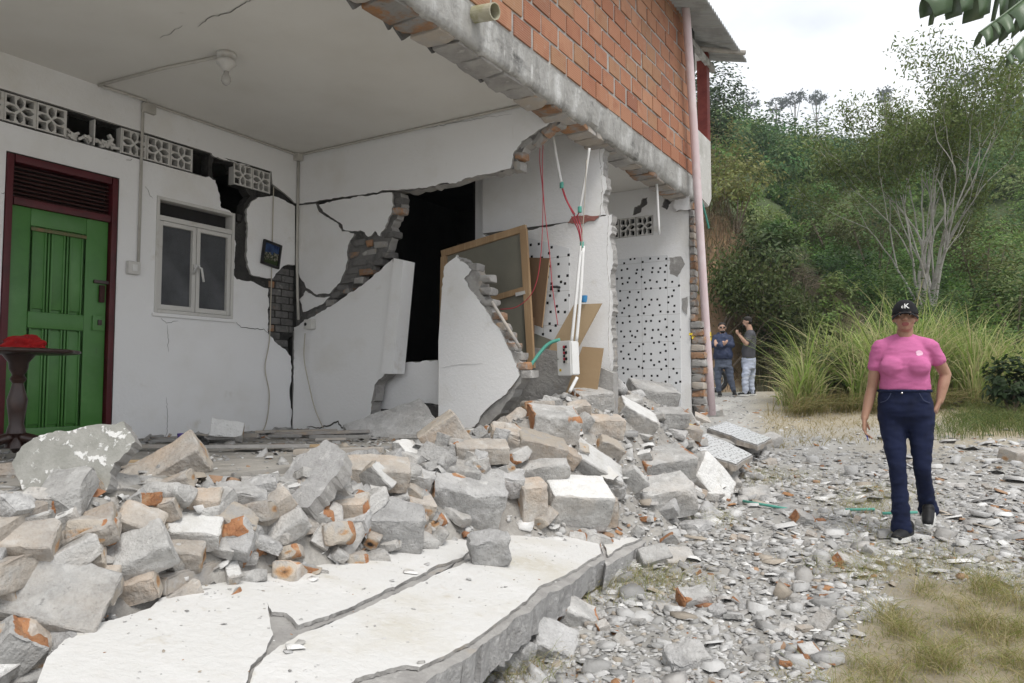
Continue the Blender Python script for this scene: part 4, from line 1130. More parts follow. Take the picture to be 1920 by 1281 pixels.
# ------------------------------------------------------------------ broken masonry
MATS = {'block': [m_mtan], 'white': [m_mgrey], 'orange': [m_mgrey], 'conc': [m_mconc], 'concorange': [m_mconc], 'core': [m_mtan], 'grey': [m_mgrey]}
STY = {'grey': 'none', 'conc': 'none'}
def chunk_obj(name, rs, size, kind, M, sub=3, cuts=None):
    bm = rough_hull(rs, *size, cuts=(rs.choice((1, 2, 3)) if kind.startswith('conc') else rs.choice((0, 1, 1, 2))) if cuts is None else cuts, grain={'conc': .013, 'concorange': .012}.get(kind, .0075), style=STY.get(kind, kind), sub=sub,
                    cutd=(.68, .92) if kind.startswith('conc') else (.78, .96))
    me = bpy.data.meshes.new(name); bm.to_mesh(me); bm.free()
    me.polygons.foreach_set('use_smooth', [True] * len(me.polygons)); me.set_sharp_from_angle(angle=R_(40))
    for m in MATS[kind]: me.materials.append(m)
    o = bpy.data.objects.new(name, me); COL.objects.link(o); o.matrix_world = M
    return o
def basis(th, phi, tau, yaw=0.0):
    """local x along image angle th swung phi away from the camera; local z leans tau towards the camera"""
    th, phi, tau, yaw = R_(th), R_(phi), R_(tau), R_(yaw)
    x = (RIGHT * math.cos(th) + UP * math.sin(th)) * math.cos(phi) + FWDH * math.sin(phi)
    n = UP * math.cos(tau) - FWDH * math.sin(tau)
    n = n * math.cos(yaw) + RIGHT * math.sin(yaw)
    z = (n - x * n.dot(x)).normalized(); y = z.cross(x)
    return x, y, z
SN = Vector((.16, .045, 1)).normalized()
SP = Vector((-2.1, 2.8, .60))
SLABBED = {(726, 992), (918, 1034), (872, 934), (996, 948), (1080, 950), (1140, 962)}
def place_chunk(cx, cy, lpx, hpx, wr, th, phi, tau, kind, label, yaw=0, name=None, lift=0.0, seed=None, group=None, cuts=None):
    on_slab = (cx, cy) in SLABBED
    p = hit(cx, cy, surf)
    if on_slab: p = min(on_plane(cx, cy + .40 * hpx, SP, SN), hit(cx, cy + .40 * hpx, surf), key=lambda q: (q - CAMP).length)
    d = (p - CAMP).dot(FWDH); s = d / FP
    rs = random.Random(seed if seed is not None else int(cx * 7 + cy * 13))
    L = .97 * lpx * s / max(.45, math.cos(R_(phi))); H = .95 * hpx * s; W = L * wr
    x, y, z = basis(th, phi, tau, yaw)
    c = p - ray(cx, cy).normalized() * (lift + .26 * H) + UP * .04 * H
    if on_slab: c = p + UP * H * .46 + FWDH * W * .22
    M = Matrix(((x.x, y.x, z.x, c.x), (x.y, y.y, z.y, c.y), (x.z, y.z, z.z, c.z), (0, 0, 0, 1)))
    nm = name or {'conc': 'concrete_chunk', 'concorange': 'concrete_chunk', 'white': 'plastered_chunk', 'orange': 'brick_chunk', 'grey': 'mortar_block', 'core': 'burnt_brick'}.get(kind, 'masonry_block')
    o = chunk_obj(nm, rs, (L, W, H), kind, M, cuts=cuts)
    cat = {'concrete_chunk': 'concrete chunk', 'plastered_chunk': 'wall chunk', 'brick_chunk': 'brick', 'mortar_block': 'block', 'burnt_brick': 'brick', 'masonry_block': 'block'}.get(nm, 'rubble')
    tag(o, label, cat, group)
    return o
C_ = [
 # cx, cy, length px, height px, width ratio, image angle, depth swing, lean, kind, label
 (85, 810, 185, 42, .45, 15, 10, 20, 'block', 'long tan block lying behind the flecked grey plate, far left'),
 (12, 905, 75, 60, .7, 5, 20, 25, 'block', 'tan block end cut by the left picture edge beside the flecked plate'),
 (236, 850, 66, 52, .7, 35, 15, 15, 'grey', 'grey block propped against the right side of the flecked plate'),
 (305, 892, 158, 62, .50, 33, 12, 28, 'block', 'large tan block with orange upper edge tilted beside the flecked plate'),
 (296, 958, 80, 48, .6, 10, 10, 20, 'block', 'tan brick under the large tilted block, left foreground'),
 (78, 941, 62, 40, .7, -8, 15, 20, 'orange', 'small tan lump with orange face below the flecked plate'),
 (8, 950, 40, 42, .8, 20, 10, 20, 'block', 'small tan brick end at the left picture edge below the plate'),
 (45, 1022, 108, 62, .7, -4, 20, 35, 'block', 'flat tan block at the left edge above the big grey slab block'),
 (155, 1002, 118, 48, .6, 20, 18, 32, 'block', 'tan block with orange corner in the left foreground heap'),
 (262, 985, 84, 54, .7, -25, 15, 30, 'block', 'tan broken block with pale face below the large tilted block'),
 (120, 975, 60, 30, .7, 25, 10, 20, 'white', 'small chunk with a whitish skin above the tan block at left'),
 (362, 1000, 100, 44, .65, -8, 18, 30, 'white', 'chunk with whitish mortar skin and orange brick end at centre left'),
 (252, 1045, 130, 66, .6, 24, 20, 38, 'grey', 'grey mortar slab leaning between tan blocks, left foreground'),
 (343, 1043, 74, 52, .7, -6, 15, 25, 'block', 'rough tan lump in front of the whitish-skinned chunk'),
 (436, 976, 84, 44, .6, -30, 22, 35, 'core', 'orange brick with black burnt upper face at centre left'),
 (505, 957, 92, 40, .5, 40, 18, 30, 'block', 'long tan-grey block slanting up beside the burnt brick'),
 (452, 930, 90, 36, .6, -5, 20, 20, 'conc', 'grey concrete lump behind the burnt brick'),
 (384, 946, 62, 48, .7, -4, 15, 25, 'block', 'small upright tan block with orange stains behind the whitish chunk'),
 (442, 1028, 62, 44, .8, -25, 15, 25, 'orange', 'tan brick lump at the slab edge below the burnt brick'),
 (528, 998, 104, 42, .5, 38, 15, 35, 'grey', 'flat grey-tan block lying under the slanting tan-grey block'),
 (592, 972, 66, 52, .8, 5, 15, 25, 'orange', 'grey block with orange broken end at the slab edge'),
 (100, 1128, 178, 88, .75, -24, 22, 40, 'grey', 'big grey block with orange rim in the lower left corner'),
 (163, 1106, 106, 62, .6, 4, 12, 18, 'block', 'tan brick with mortar joint lying on the big lower-left grey block'),
 (254, 1104, 80, 52, .6, 14, 14, 18, 'block', 'smooth tan brick beside the jointed brick in the lower left'),
 (146, 1052, 96, 30, .6, 15, 16, 45, 'core', 'brick with black oval core on its face, lower left'),
 (10, 1130, 52, 66, .8, 10, 10, 15, 'block', 'tan lump at the left picture edge beside the big grey block'),
 (22, 1222, 90, 90, .8, 45, 10, 20, 'orange', 'broken tan block with orange edge in the bottom left corner'),
 (70, 1262, 100, 50, .7, 10, 10, 40, 'grey', 'pale grey lump at the bottom left below the fallen wall'),
 (738, 822, 148, 62, .65, 20, 22, 35, 'conc', 'large rough concrete slab chunk tilted before the cross wall'),
 (836, 828, 78, 84, .55, -58, 14, 10, 'core', 'upright chunk with striped burnt brick on top beside the concrete slab chunk'),
 (706, 890, 122, 52, .55, -6, 14, 22, 'block', 'tan block behind the narrow white-plastered chunk'),
 (696, 906, 60, 70, .5, -52, 10, 22, 'white', 'narrow chunk with torn white plaster leaning on the tan block'),
 (655, 963, 78, 62, .6, 4, 12, 20, 'block', 'square tan block behind the big concrete lump'),
 (726, 992, 132, 84, .65, -4, 12, 24, 'conc', 'big rough concrete lump sitting on the fallen white wall'),
 (872, 934, 146, 80, .7, -14, 14, 28, 'concorange', 'broad concrete lump with a bright orange brick patch'),
 (918, 1034, 74, 66, .7, 8, 10, 20, 'conc', 'small concrete cube alone on the fallen white wall'),
 (902, 848, 104, 38, .5, -1, 10, 18, 'block', 'clean tan block lying level in front of the plastic pipe'),
 (996, 948, 52, 88, 1.0, 3, 20, 15, 'block', 'upright tan block beside the broad white-topped chunk'),
 (1080, 950, 122, 84, .7, -5, 14, 26, 'white', 'broad white-topped chunk with brick ends on the fallen wall'),
 (1140, 962, 36, 62, 1.2, 4, 12, 15, 'block', 'narrow tan block at the right of the broad white-topped chunk'),
 (1018, 880, 98, 38, .5, 9, 14, 24, 'grey', 'long grey block with a white paint patch at mid heap'),
 (1116, 876, 106, 38, .6, -33, 14, 32, 'white', 'white-plastered slab chunk sliding down right of mid heap'),
 (1012, 842, 98, 48, .6, -14, 14, 22, 'core', 'mortar-covered brick with burnt orange face at mid heap'),
 (1036, 798, 92, 60, .7, -4, 16, 20, 'orange', 'thick mortar chunk with orange bricks below, high on the heap'),
 (1124, 802, 92, 42, .5, -2, 14, 15, 'block', 'row of bricks with one black core near the top of the heap'),
 (1012, 748, 132, 42, .65, -9, 18, 24, 'grey', 'long pale slab lying near the top of the heap'),
 (1112, 751, 70, 42, .7, 5, 14, 18, 'orange', 'pinkish brick chunk with orange end near the heap top'),
 (1036, 716, 78, 36, .6, -34, 12, 28, 'grey', 'grey block tipped down on the heap top below the breaker box'),
 (984, 702, 44, 34, .8, -10, 10, 20, 'grey', 'small grey cube at the heap top beside the broken wall end'),
 (970, 778, 58, 64, .55, -38, 12, 22, 'white', 'brick with white plaster face leaning left of the mortar chunk'),
 (914, 778, 76, 32, .5, 8, 14, 22, 'block', 'tan brick with black core above the plastic pipe'),
 (856, 796, 48, 36, .7, -28, 12, 20, 'orange', 'small orange-edged brick left of the plastic pipe'),
 (944, 820, 56, 36, .7, -12, 12, 20, 'block', 'tan fragment right of the pipe mouth'),
 (968, 832, 46, 30, .7, -20, 12, 20, 'core', 'small burnt fragment at mid heap right of the pipe'),
 (1190, 786, 82, 46, .6, -28, 14, 26, 'white', 'white-skinned chunk on the heap before the dotted end wall'),
 (1222, 744, 92, 44, .6, -8, 14, 22, 'grey', 'pair of grey mortared bricks near the dotted end wall'),
 (1240, 716, 108, 26, .5, -27, 10, 30, 'grey', 'long grey slab piece slanting against the dotted end wall'),
 (1246, 786, 86, 34, .5, 3, 14, 16, 'orange', 'tan and orange brick under the grey mortared pair'),
 (1300, 790, 62, 32, .6, -25, 12, 20, 'block', 'brick fragment with dark core left of the pink downpipe foot'),
 (1330, 780, 44, 30, .7, 15, 12, 20, 'orange', 'orange brick piece at the foot of the pink downpipe'),
 (1292, 812, 46, 26, .6, -10, 12, 20, 'block', 'small tan brick beside the yellow elbow'),
 (1244, 876, 106, 56, .65, 7, 16, 22, 'orange', 'mortared brick block with an orange square at the right slope of the heap'),
 (1242, 936, 114, 66, .6, 8, 16, 20, 'grey', 'large clean grey block at the right foot of the heap'),
 (1326, 905, 92, 50, .8, -48, 14, 45, 'white', 'white-plastered wall piece sliding off the right foot of the heap'),
 (1142, 842, 52, 34, .6, -28, 14, 25, 'core', 'brick with black streak tucked under the brick row'),
 (1180, 905, 48, 60, .5, -52, 12, 20, 'grey', 'thin grey sliver between the white slab chunk and grey block'),
 (1180, 760, 46, 30, .7, 10, 12, 20, 'grey', 'grey lump left of the grey mortared pair'),
 (1150, 920, 40, 36, .8, 10, 12, 20, 'conc', 'dark concrete lump below the white slab chunk'),
 (620, 925, 64, 44, .7, 30, 12, 25, 'grey', 'grey lump under the pale leaning concrete plate'),
 (780, 905, 60, 44, .7, -15, 12, 20, 'conc', 'grey lump left of the broad concrete lump'),
 (860, 890, 74, 40, .7, -10, 12, 20, 'grey', 'grey block under the clean tan block'),
 (945, 905, 74, 44, .7, -6, 12, 20, 'conc', 'rough grey lump behind the upright tan block'),
 (1060, 855, 52, 34, .7, -30, 12, 20, 'block', 'tan brick fragment right of the burnt mortar brick'),
 (1270, 760, 46, 28, .7, -20, 12, 20, 'white', 'pale fragment against the dotted end wall base'),
 (1085, 770, 44, 30, .7, 10, 12, 20, 'block', 'brick fragment under the pinkish chunk'),
 (560, 945, 60, 36, .7, 20, 12, 20, 'grey', 'grey lump between slanting block and leaning plate'),
 (430, 905, 60, 34, .7, -4, 16, 15, 'core', 'half-grey half-orange brick lying on the veranda floor'),
 (480, 915, 70, 30, .7, 12, 16, 15, 'conc', 'grey lump on the veranda floor edge'),
 (770, 945, 44, 26, .8, -10, 12, 20, 'orange', 'small orange-brown brick bit between the concrete lumps'),
 (1400, 850, 66, 30, .6, 20, 14, 12, 'orange', 'brick edge with orange end under the dotted panels'),
 (1436, 836, 56, 30, .6, 22, 14, 12, 'grey', 'grey brick end under the far corner of the dotted panels'),
]
LIFT = {85: .25, 236: .22, 305: .28, 12: .15, 738: .12, 836: .10}
for c in C_: place_chunk(*c, lift=LIFT.get(c[0], 0.0))
# chunks that lie on the open ground
G_ = [
 (1505, 977, 38, 30, .8, -25, 15, 25, 'orange', 'bright orange brick stone on the gravel left of the woman'),
 (1300, 1125, 58, 40, .7, 6, 12, 25, 'orange', 'grey and orange brick piece in the middle of the gravel'),
 (1080, 1158, 70, 52, .8, -30, 14, 25, 'orange', 'mortar lump with orange patch at the foot of the fallen wall'),
 (1130, 1178, 24, 26, .8, 20, 10, 20, 'orange', 'small orange stone beside the mortar lump'),
 (1516, 1226, 36, 30, .9, 5, 12, 25, 'orange', 'square orange brick bit near the dry lawn'),
 (1584, 1056, 36, 24, .8, -20, 12, 25, 'orange', 'orange brick wedge at the top left of the dry lawn'),
 (966, 1240, 66, 82, .8, 75, 10, 20, 'conc', 'upright pale concrete lump at the bottom beside the fallen wall'),
 (1030, 1212, 88, 62, .8, -25, 12, 30, 'conc', 'rough brown-grey lump under the fallen wall edge'),
 (890, 1262, 52, 50, .9, 60, 10, 25, 'conc', 'concrete lump at the bottom edge below the fallen wall'),
 (1226, 1050, 58, 42, .7, 12, 12, 35, 'grey', 'flat grey block right of the fallen wall'),
 (1270, 1048, 66, 22, .7, -4, 16, 30, 'grey', 'thin grey slab on the gravel beside the flat grey block'),
 (1905, 862, 46, 36, .9, -3, 12, 12, 'block', 'tan block at the right picture edge beyond the woman'),
 (1255, 1016, 22, 34, .6, -50, 10, 20, 'orange', 'narrow orange-edged brick standing in the gravel'),
 (1344, 1150, 30, 22, .8, 10, 10, 30, 'conc', 'dark grey lump in the middle of the gravel'),
 (1545, 1170, 44, 40, .8, 50, 10, 25, 'grey', 'grey lump at the left fringe of the dry lawn'),
 (1285, 1240, 74, 44, .8, 10, 10, 25, 'conc', 'pale greenish lump at the bottom of the gravel'),
 (1640, 1040, 40, 18, .7, -20, 10, 30, 'conc', 'brown-grey lump on the gravel in front of the shoes'),
 (1370, 905, 34, 16, .8, 5, 10, 30, 'grey', 'flat grey stone at the right foot of the heap'),
 (1420, 935, 60, 14, .8, 4, 14, 50, 'grey', 'wide flat plaster plate on the gravel by the heap'),
]
for c in G_: place_chunk(*c, lift=.02)

# special plates traced as broken outlines, with their own thickness and lean
def plate(name, pts, p0, nrm, thick, mats, label, cat, seed=0, amp=2.5):
    nrm = Vector(nrm).normalized(); p0 = Vector(p0)
    pp = [on_plane(x, y, p0, nrm) for x, y in jag(pts, amp=amp, seg=8, seed=seed)]
    o = prism(name, [pp], -nrm * thick, None, mats, rough=.006, seed=seed)
    return tag(o, label, cat)
fp = hit(135, 925, surf) - ray(135, 925).normalized() * .20
plate('flecked_plate', [(22, 868), (40, 838), (75, 816), (150, 802), (232, 790), (254, 828), (244, 842), (214, 868), (206, 900), (196, 922), (160, 938), (138, 946), (96, 928), (52, 930), (40, 915)],
      fp + Vector((.05, -.03, 0)), (-FWDH * .93 + UP * .36 + RIGHT * .05), .07, [m_fleck, m_mortar], 'large grey concrete plate flecked with white paint leaning at the left', 'concrete plate', 3)
fp = hit(588, 905, surf) - ray(588, 905).normalized() * .10
plate('leaning_plate', [(527, 906), (545, 872), (562, 852), (600, 834), (612, 824), (648, 848), (644, 872), (620, 900), (580, 950), (562, 952), (545, 930)],
      fp + Vector((.04, -.06, .02)), (-FWDH * .62 + UP * .72 - RIGHT * .30), .085, [m_conc, m_mortar], 'pale rough concrete plate leaning at an angle near the picture centre left', 'concrete plate', 4)
# white plaster skins lying on some chunks
def skin(pts, chunk_px, label, seed, lean=.35, dz=.05):
    p = hit(*chunk_px, surf) - ray(*chunk_px).normalized() * dz
    return plate('plaster_sheet', pts, p, (UP - FWDH * lean).normalized(), .018, [m_slabwhite, m_mortar], label, 'plaster', seed, 2)
skin([(1016, 925), (1030, 903), (1062, 900), (1088, 896), (1120, 918), (1140, 938), (1132, 948), (1096, 948), (1060, 946), (1036, 946)], (1078, 925), 'torn white plaster sheet on top of the broad chunk', 5, .55, .10)
skin([(1080, 860), (1100, 838), (1118, 845), (1140, 872), (1160, 892), (1150, 900), (1130, 894)], (1116, 868), 'white plaster sheet on the sliding slab chunk', 6, .7, .08)
skin([(668, 872), (690, 868), (712, 866), (716, 885), (724, 908), (712, 925), (700, 932), (692, 905), (684, 890)], (696, 895), 'ragged white plaster sheet on the narrow leaning chunk', 7, 1.4, .09)
skin([(1284, 858), (1310, 852), (1336, 880), (1362, 912), (1345, 922), (1310, 915), (1296, 890)], (1322, 888), 'white plaster sheet at the right foot of the heap', 8, .7, .08)
skin([(945, 752), (962, 744), (985, 750), (996, 770), (984, 782), (972, 788), (955, 775)], (970, 768), 'white plaster scab on the brick left of the mortar chunk', 9, 1.0, .06)
# dotted tile panels that fell outwards
def tile_panel(quad, z, label, tilt):
    c = at_z(sum(q[0] for q in quad) / 4, sum(q[1] for q in quad) / 4, z)
    nrm = (UP + Vector((1, 0, 0)) * tilt).normalized()
    pp = [on_plane(x, y, c, nrm) for x, y in jag(quad, amp=1.2, seg=9, seed=int(quad[0][0]))]
    o = prism('fallen_tile_panel', [pp], -nrm * .012, None, [m_dotXY, m_mortar]); tag(o, label, 'tile panel')
    pp2 = [p - nrm * .0135 + (p - c) * .04 for p in pp]
    b = prism('mortar_bed', [pp2], -nrm * .05, o, [m_mortar, m_tan], rough=.012)
tile_panel([(1270, 830), (1324, 813), (1410, 852), (1380, 870)], .90, 'fallen dotted white tile panel at the right foot of the heap', .25)
tile_panel([(1328, 802), (1362, 790), (1446, 821), (1420, 834)], .95, 'fallen dotted white tile panel nearest the pink downpipe', .22)

# ------------------------------------------------------------------ the fallen parapet wall
SN = Vector((.16, .045, 1)).normalized()
SP = Vector((-2.1, 2.8, .60))
def sl(pts, up=0.0, **k): return [on_plane(x, y, SP, SN) + SN * up for x, y in jag(pts, **k)]
inner = [(62, 1300, 0), (88, 1232), (140, 1185), (282, 1140), (300, 1122), (430, 1078), (528, 1045), (560, 1022), (660, 985), (800, 955), (960, 940), (1010, 958), (992, 968), (960, 988), (930, 1004), (890, 1020), (868, 1045), (822, 1058), (800, 1072), (770, 1084), (700, 1118), (640, 1145), (560, 1172), (538, 1150), (510, 1148), (500, 1128), (506, 1160), (512, 1190), (498, 1222), (470, 1248), (455, 1300, 0)]
outerp = [(462, 1300), (478, 1252), (510, 1222), (560, 1190), (640, 1160), (700, 1134), (765, 1102), (800, 1088), (830, 1072), (880, 1052), (935, 1016), (965, 998), (1000, 978), (1040, 968), (1118, 998), (1127, 1038), (1057, 1080), (1010, 1100), (985, 1128), (970, 1138), (923, 1174), (890, 1198), (833, 1230), (787, 1251), (753, 1248), (667, 1272), (640, 1300, 0)]
fw1 = prism('fallen_wall_panel', [sl(inner, amp=1.6, seg=7, seed=1)], -SN * .016, None, [m_slabwhite, m_mortar], rough=.003, seed=1)
tag(fw1, 'fallen white parapet panel, half nearer the house and the brick heap', 'fallen wall')
fw2 = prism('fallen_wall_panel', [sl(outerp, amp=1.6, seg=7, seed=2)], -SN * .016, None, [m_slabwhite, m_mortar], rough=.003, seed=2)
tag(fw2, 'fallen white parapet panel, half nearer the gravel with ragged outer edge', 'fallen wall')
core1 = [(60, 1310, 0), (84, 1234), (136, 1183), (280, 1138), (430, 1074), (528, 1041), (660, 981), (800, 951), (960, 936), (1014, 958), (980, 985), (900, 1024), (800, 1080), (700, 1128), (560, 1184), (486, 1250), (455, 1310, 0)]
core2 = [(457, 1310, 0), (488, 1251), (561, 1186), (701, 1130), (801, 1082), (901, 1026), (981, 987), (1030, 962), (1124, 996), (1136, 1044), (1092, 1072), (1075, 1088), (1030, 1104), (1012, 1122), (985, 1144), (962, 1156), (930, 1184), (905, 1200), (880, 1224), (850, 1238), (800, 1270), (745, 1310, 0)]
def slab_core(parent, pts, seed):
    pp = [p - SN * .018 for p in sl(pts, amp=3.2, seg=9, seed=seed)]
    c = sum(pp, Vector()) / len(pp)
    o = prism('brick_backing', [pp], -SN * .15, parent, [m_mortar, m_conc], rough=.018, seed=seed); return o
slab_core(fw1, core1, 5); slab_core(fw2, core2, 6)
# smaller piece broken off at the far end
pts3 = [(1132, 1018), (1150, 990), (1180, 975), (1215, 985), (1222, 992), (1200, 1010), (1160, 1028), (1140, 1042)]
SP2 = SP - SN * .015
def sl2(pts, up=0, **k): return [on_plane(x, y, SP2, SN) + SN * up for x, y in jag(pts, **k)]
fw3 = prism('fallen_wall_panel', [sl2(pts3, amp=1.5, seg=6, seed=3)], -SN * .016, None, [m_slabwhite, m_mortar], rough=.003)
tag(fw3, 'small white parapet piece broken off the far end of the fallen wall', 'fallen wall')
prism('brick_backing', [[p - SN * .0175 for p in sl2([(1128, 1022), (1148, 986), (1182, 972), (1222, 984), (1226, 996), (1202, 1020), (1166, 1040), (1138, 1056)], amp=2, seg=8, seed=4)]], -SN * .17, fw3, [m_mortar, m_conc], rough=.01)
# tan wooden-looking brick course along the inner edge
a, b = on_plane(300, 1118, SP, SN) + Vector((-.02, 0, .035)), on_plane(640, 1000, SP, SN) + Vector((-.02, 0, .035))
bm = bmesh.new(); ax = (b - a) / 2
obox(bm, (a + b) / 2, ax, ax.normalized().cross(UP) * .045, Vector((0, 0, .035)), 0, .008)
bmesh.ops.subdivide_edges(bm, edges=[e for e in bm.edges if e.calc_length() > .3], cuts=14)
for v in bm.verts: v.co += noise.noise_vector(v.co * 8) * .008
o = from_bm('coping_strip', bm, None, [m_tan], 40); tag(o, 'long tan coping strip along the inner edge of the fallen white wall', 'coping')

# ------------------------------------------------------------------ loose filler bricks and shards
def shape_lib(n, seed, flat=(.22, .5), pts=11):
    rs = random.Random(seed); lib = []
    for i in range(n):
        bm = bmesh.new(); fl = rs.uniform(*flat); el = rs.uniform(.55, .95)
        for k in range(pts):
            v = Vector((rs.gauss(0, 1), rs.gauss(0, 1), rs.gauss(0, 1))).normalized()
            m_ = max(abs(v.x), abs(v.y), abs(v.z)); v = v.lerp(v / m_ * .8, .75)
            bm.verts.new((v.x * .5, v.y * .5 * el, v.z * .5 * fl))
        r = bmesh.ops.convex_hull(bm, input=bm.verts)
        bmesh.ops.delete(bm, geom=[v for v in bm.verts if not v.link_faces], context='VERTS')
        bmesh.ops.triangulate(bm, faces=bm.faces); bm.verts.index_update()
        lib.append((np.array([v.co[:] for v in bm.verts], dtype=np.float32), np.array([[v.index for v in f.verts] for f in bm.faces], dtype=np.int32)))
        bm.free()
    return lib
def plate_lib(n, seed, th=(.10, .30)):
    rs = random.Random(seed); lib = []
    for i in range(n):
        k = rs.choice((4, 4, 5, 5, 6)); el = rs.uniform(.5, .9); t = rs.uniform(*th); V = []
        an = sorted((2 * math.pi * (q + rs.uniform(-.36, .36)) / k) for q in range(k))
        ring = [(math.cos(a) * rs.uniform(.36, .56), math.sin(a) * el * rs.uniform(.36, .56)) for a in an]
        for zz, sc2 in ((-t / 2, rs.uniform(.85, 1.05)), (t / 2, rs.uniform(.78, 1.0))):
            ox, oy = rs.uniform(-.05, .05), rs.uniform(-.05, .05)
            for x, y in ring: V.append((x * sc2 * rs.uniform(.92, 1.08) + ox, y * sc2 * rs.uniform(.92, 1.08) + oy, zz * rs.uniform(.7, 1.25)))
        F = [tuple(k + q for q in range(k))]
        tri = []
        for q in range(1, k - 1): tri.append((k, k + q, k + q + 1))
        for q in range(k):
            a, b = q, (q + 1) % k; tri += [(a, b, b + k), (a, b + k, a + k)]
        lib.append((np.array(V, dtype=np.float32), np.array(tri, dtype=np.int32)))
    return lib
LIB = plate_lib(40, 3, (.12, .28))
LIBF = plate_lib(40, 5, (.05, .14))
PAL = [(.47, .465, .455), (.52, .515, .505), (.41, .405, .395), (.56, .555, .545), (.46, .445, .425), (.36, .355, .345), (.60, .595, .585), (.49, .485, .475)]
def shard_colour(rs, px_white=.10, px_or=.03):
    q = rs.random()
    if q < px_white: c = (.70, .695, .68)
    elif q < px_white + px_or: c = rs.choice([(.42, .23, .12), (.40, .26, .17), (.36, .18, .10)])
    elif q < px_white + px_or + .06: c = (.42, .37, .31)
    else: c = rs.choice(PAL)
    k = rs.uniform(.72, 1.06); return [v * k for v in c]
def scatter(name, items, label, cat, kind='stuff', lib=LIB):
    """items: (pos, size, eulers, colour, shape index) -> one mesh"""
    Vs, Fs, Cs, o = [], [], [], 0
    for pos, size, rot, colr, si in items:
        lv, lf = (lib if si >= 0 else LIBF)[abs(si) % (len(lib) if si >= 0 else len(LIBF))]
        ca, sa, cb, sb, cc_, s_c = math.cos(rot[0]), math.sin(rot[0]), math.cos(rot[1]), math.sin(rot[1]), math.cos(rot[2]), math.sin(rot[2])
        Rm = np.array([[cc_, -s_c, 0], [s_c, cc_, 0], [0, 0, 1]]) @ np.array([[cb, 0, sb], [0, 1, 0], [-sb, 0, cb]]) @ np.array([[1, 0, 0], [0, ca, -sa], [0, sa, ca]])
        Vs.append((lv * size) @ Rm.T.astype(np.float32) + np.array(pos, dtype=np.float32)); Fs.append(lf + o); o += len(lv)
        Cs.append(np.tile(np.array(colr, dtype=np.float32), (len(lv), 1)))
    ob = np_mesh(name, np.concatenate(Vs), np.concatenate(Fs), 3, np.concatenate(Cs), [m_shard], smooth=False)
    return tag(ob, label, cat, kind=kind)
rs = random.Random(31)
items = []
def gravel_density(X, Y):
    g = grass_mask(X, Y) if Y < 9 else 0
    d = X * FWDH.x + Y * FWDH.y; l = X * RIGHT.x + Y * RIGHT.y
    k = 1 - sstep(.35, .75, g)
    k *= 1 - .93 * sstep(7.6, 10.2, d + fbm(X, Y, .8) * 2)
    if X > 1.9: k *= 1 - sstep(1.9, 3.6, X - .25 * Y + 1.2) * .6
    k *= .55 + .9 * max(0, .5 + fbm(X, Y, 1.3, 6))
    return k
tries = 0
while len(items) < 19000 and tries < 160000:
    tries += 1
    d = 2.2 * (11.5 / 2.2) ** rs.random(); t = rs.uniform(-.12, .78)
    X = RIGHT.x * d * t + FWDH.x * d; Y = RIGHT.y * d * t + FWDH.y * d
    if X < -2.3: continue
    if rs.random() > gravel_density(X, Y): continue
    s = min(.20, .020 * math.exp(abs(rs.gauss(0, .72)) * 1.08)) * (.85 if d < 4 else 1.1)
    if rs.random() < .02: s *= 1.7
    z = surf(X, Y)
    flat = rs.random() < .68
    items.append(((X, Y, z + s * (.06 if flat else .12)), s, (rs.gauss(0, .22), rs.gauss(0, .22), rs.uniform(0, 6.28)), shard_colour(rs, .15 if flat else .06), -rs.randrange(1, 24) if flat else rs.randrange(30)))
for i in range(2600):
    d = rs.uniform(9.5, 16.5); t = rs.uniform(.245, .40); X = RIGHT.x * d * t + FWDH.x * d; Y = RIGHT.y * d * t + FWDH.y * d
    if rs.random() > 1.1 - (t - .24) * 5: continue
    s = .022 * math.exp(abs(rs.gauss(0, .55)))
    items.append(((X, Y, surf(X, Y) + s * .05), s, (rs.gauss(0, .2), rs.gauss(0, .2), rs.uniform(0, 6.28)), [v * .9 for v in shard_colour(rs, .05, .02)], -rs.randrange(1, 24)))
scatter('rubble_gravel', items, 'loose grey rubble gravel with white plaster flakes covering the track', 'gravel')
# shards caught in the mound and on the veranda floor
items = []
for i in range(8500):
    Y = rs.uniform(.4, 9.0); X = rs.uniform(-3.7, -1.55)
    z = heap(X, Y)
    if z < terr(X, Y) - .02: continue
    s = .022 * math.exp(abs(rs.gauss(0, .7)) * 1.1)
    items.append(((X, Y, z + s * .12), min(s, .16), (rs.gauss(0, .5), rs.gauss(0, .5), rs.uniform(0, 6.28)), shard_colour(rs, .10, .06), rs.randrange(30)))
for i in range(2600):
    Y = rs.uniform(1.2, 4.95); X = rs.uniform(XD + .05, -2.9)
    if rs.random() > .25 + .75 * sstep(2.4, 4.8, Y) * sstep(XD - .6, -4.0, X) + .3 * (X < XD + .5): continue
    s = .018 * math.exp(abs(rs.gauss(0, .7)))
    items.append(((X, Y, FZ + s * .1), min(s, .11), (rs.gauss(0, .25), rs.gauss(0, .25), rs.uniform(0, 6.28)), [v * .8 for v in shard_colour(rs, .06, .05)], -rs.randrange(1, 24) if rs.random() < .6 else rs.randrange(30)))
for i in range(420):
    Y = rs.uniform(1.2, 4.2); X = -2.55 + .9 * rs.random() ** 1.8
    z = SP.z - (SN.x * (X - SP.x) + SN.y * (Y - SP.y)) / SN.z; s = .006 * math.exp(abs(rs.gauss(0, .75)))
    items.append(((X, Y, z + s * .1), min(s, .05), (rs.gauss(0, .2), rs.gauss(0, .2), rs.uniform(0, 6.28)), shard_colour(rs, .15, .06), -rs.randrange(1, 24)))
scatter('rubble_fragments', items, 'small broken fragments between the bricks and over the veranda floor', 'rubble')
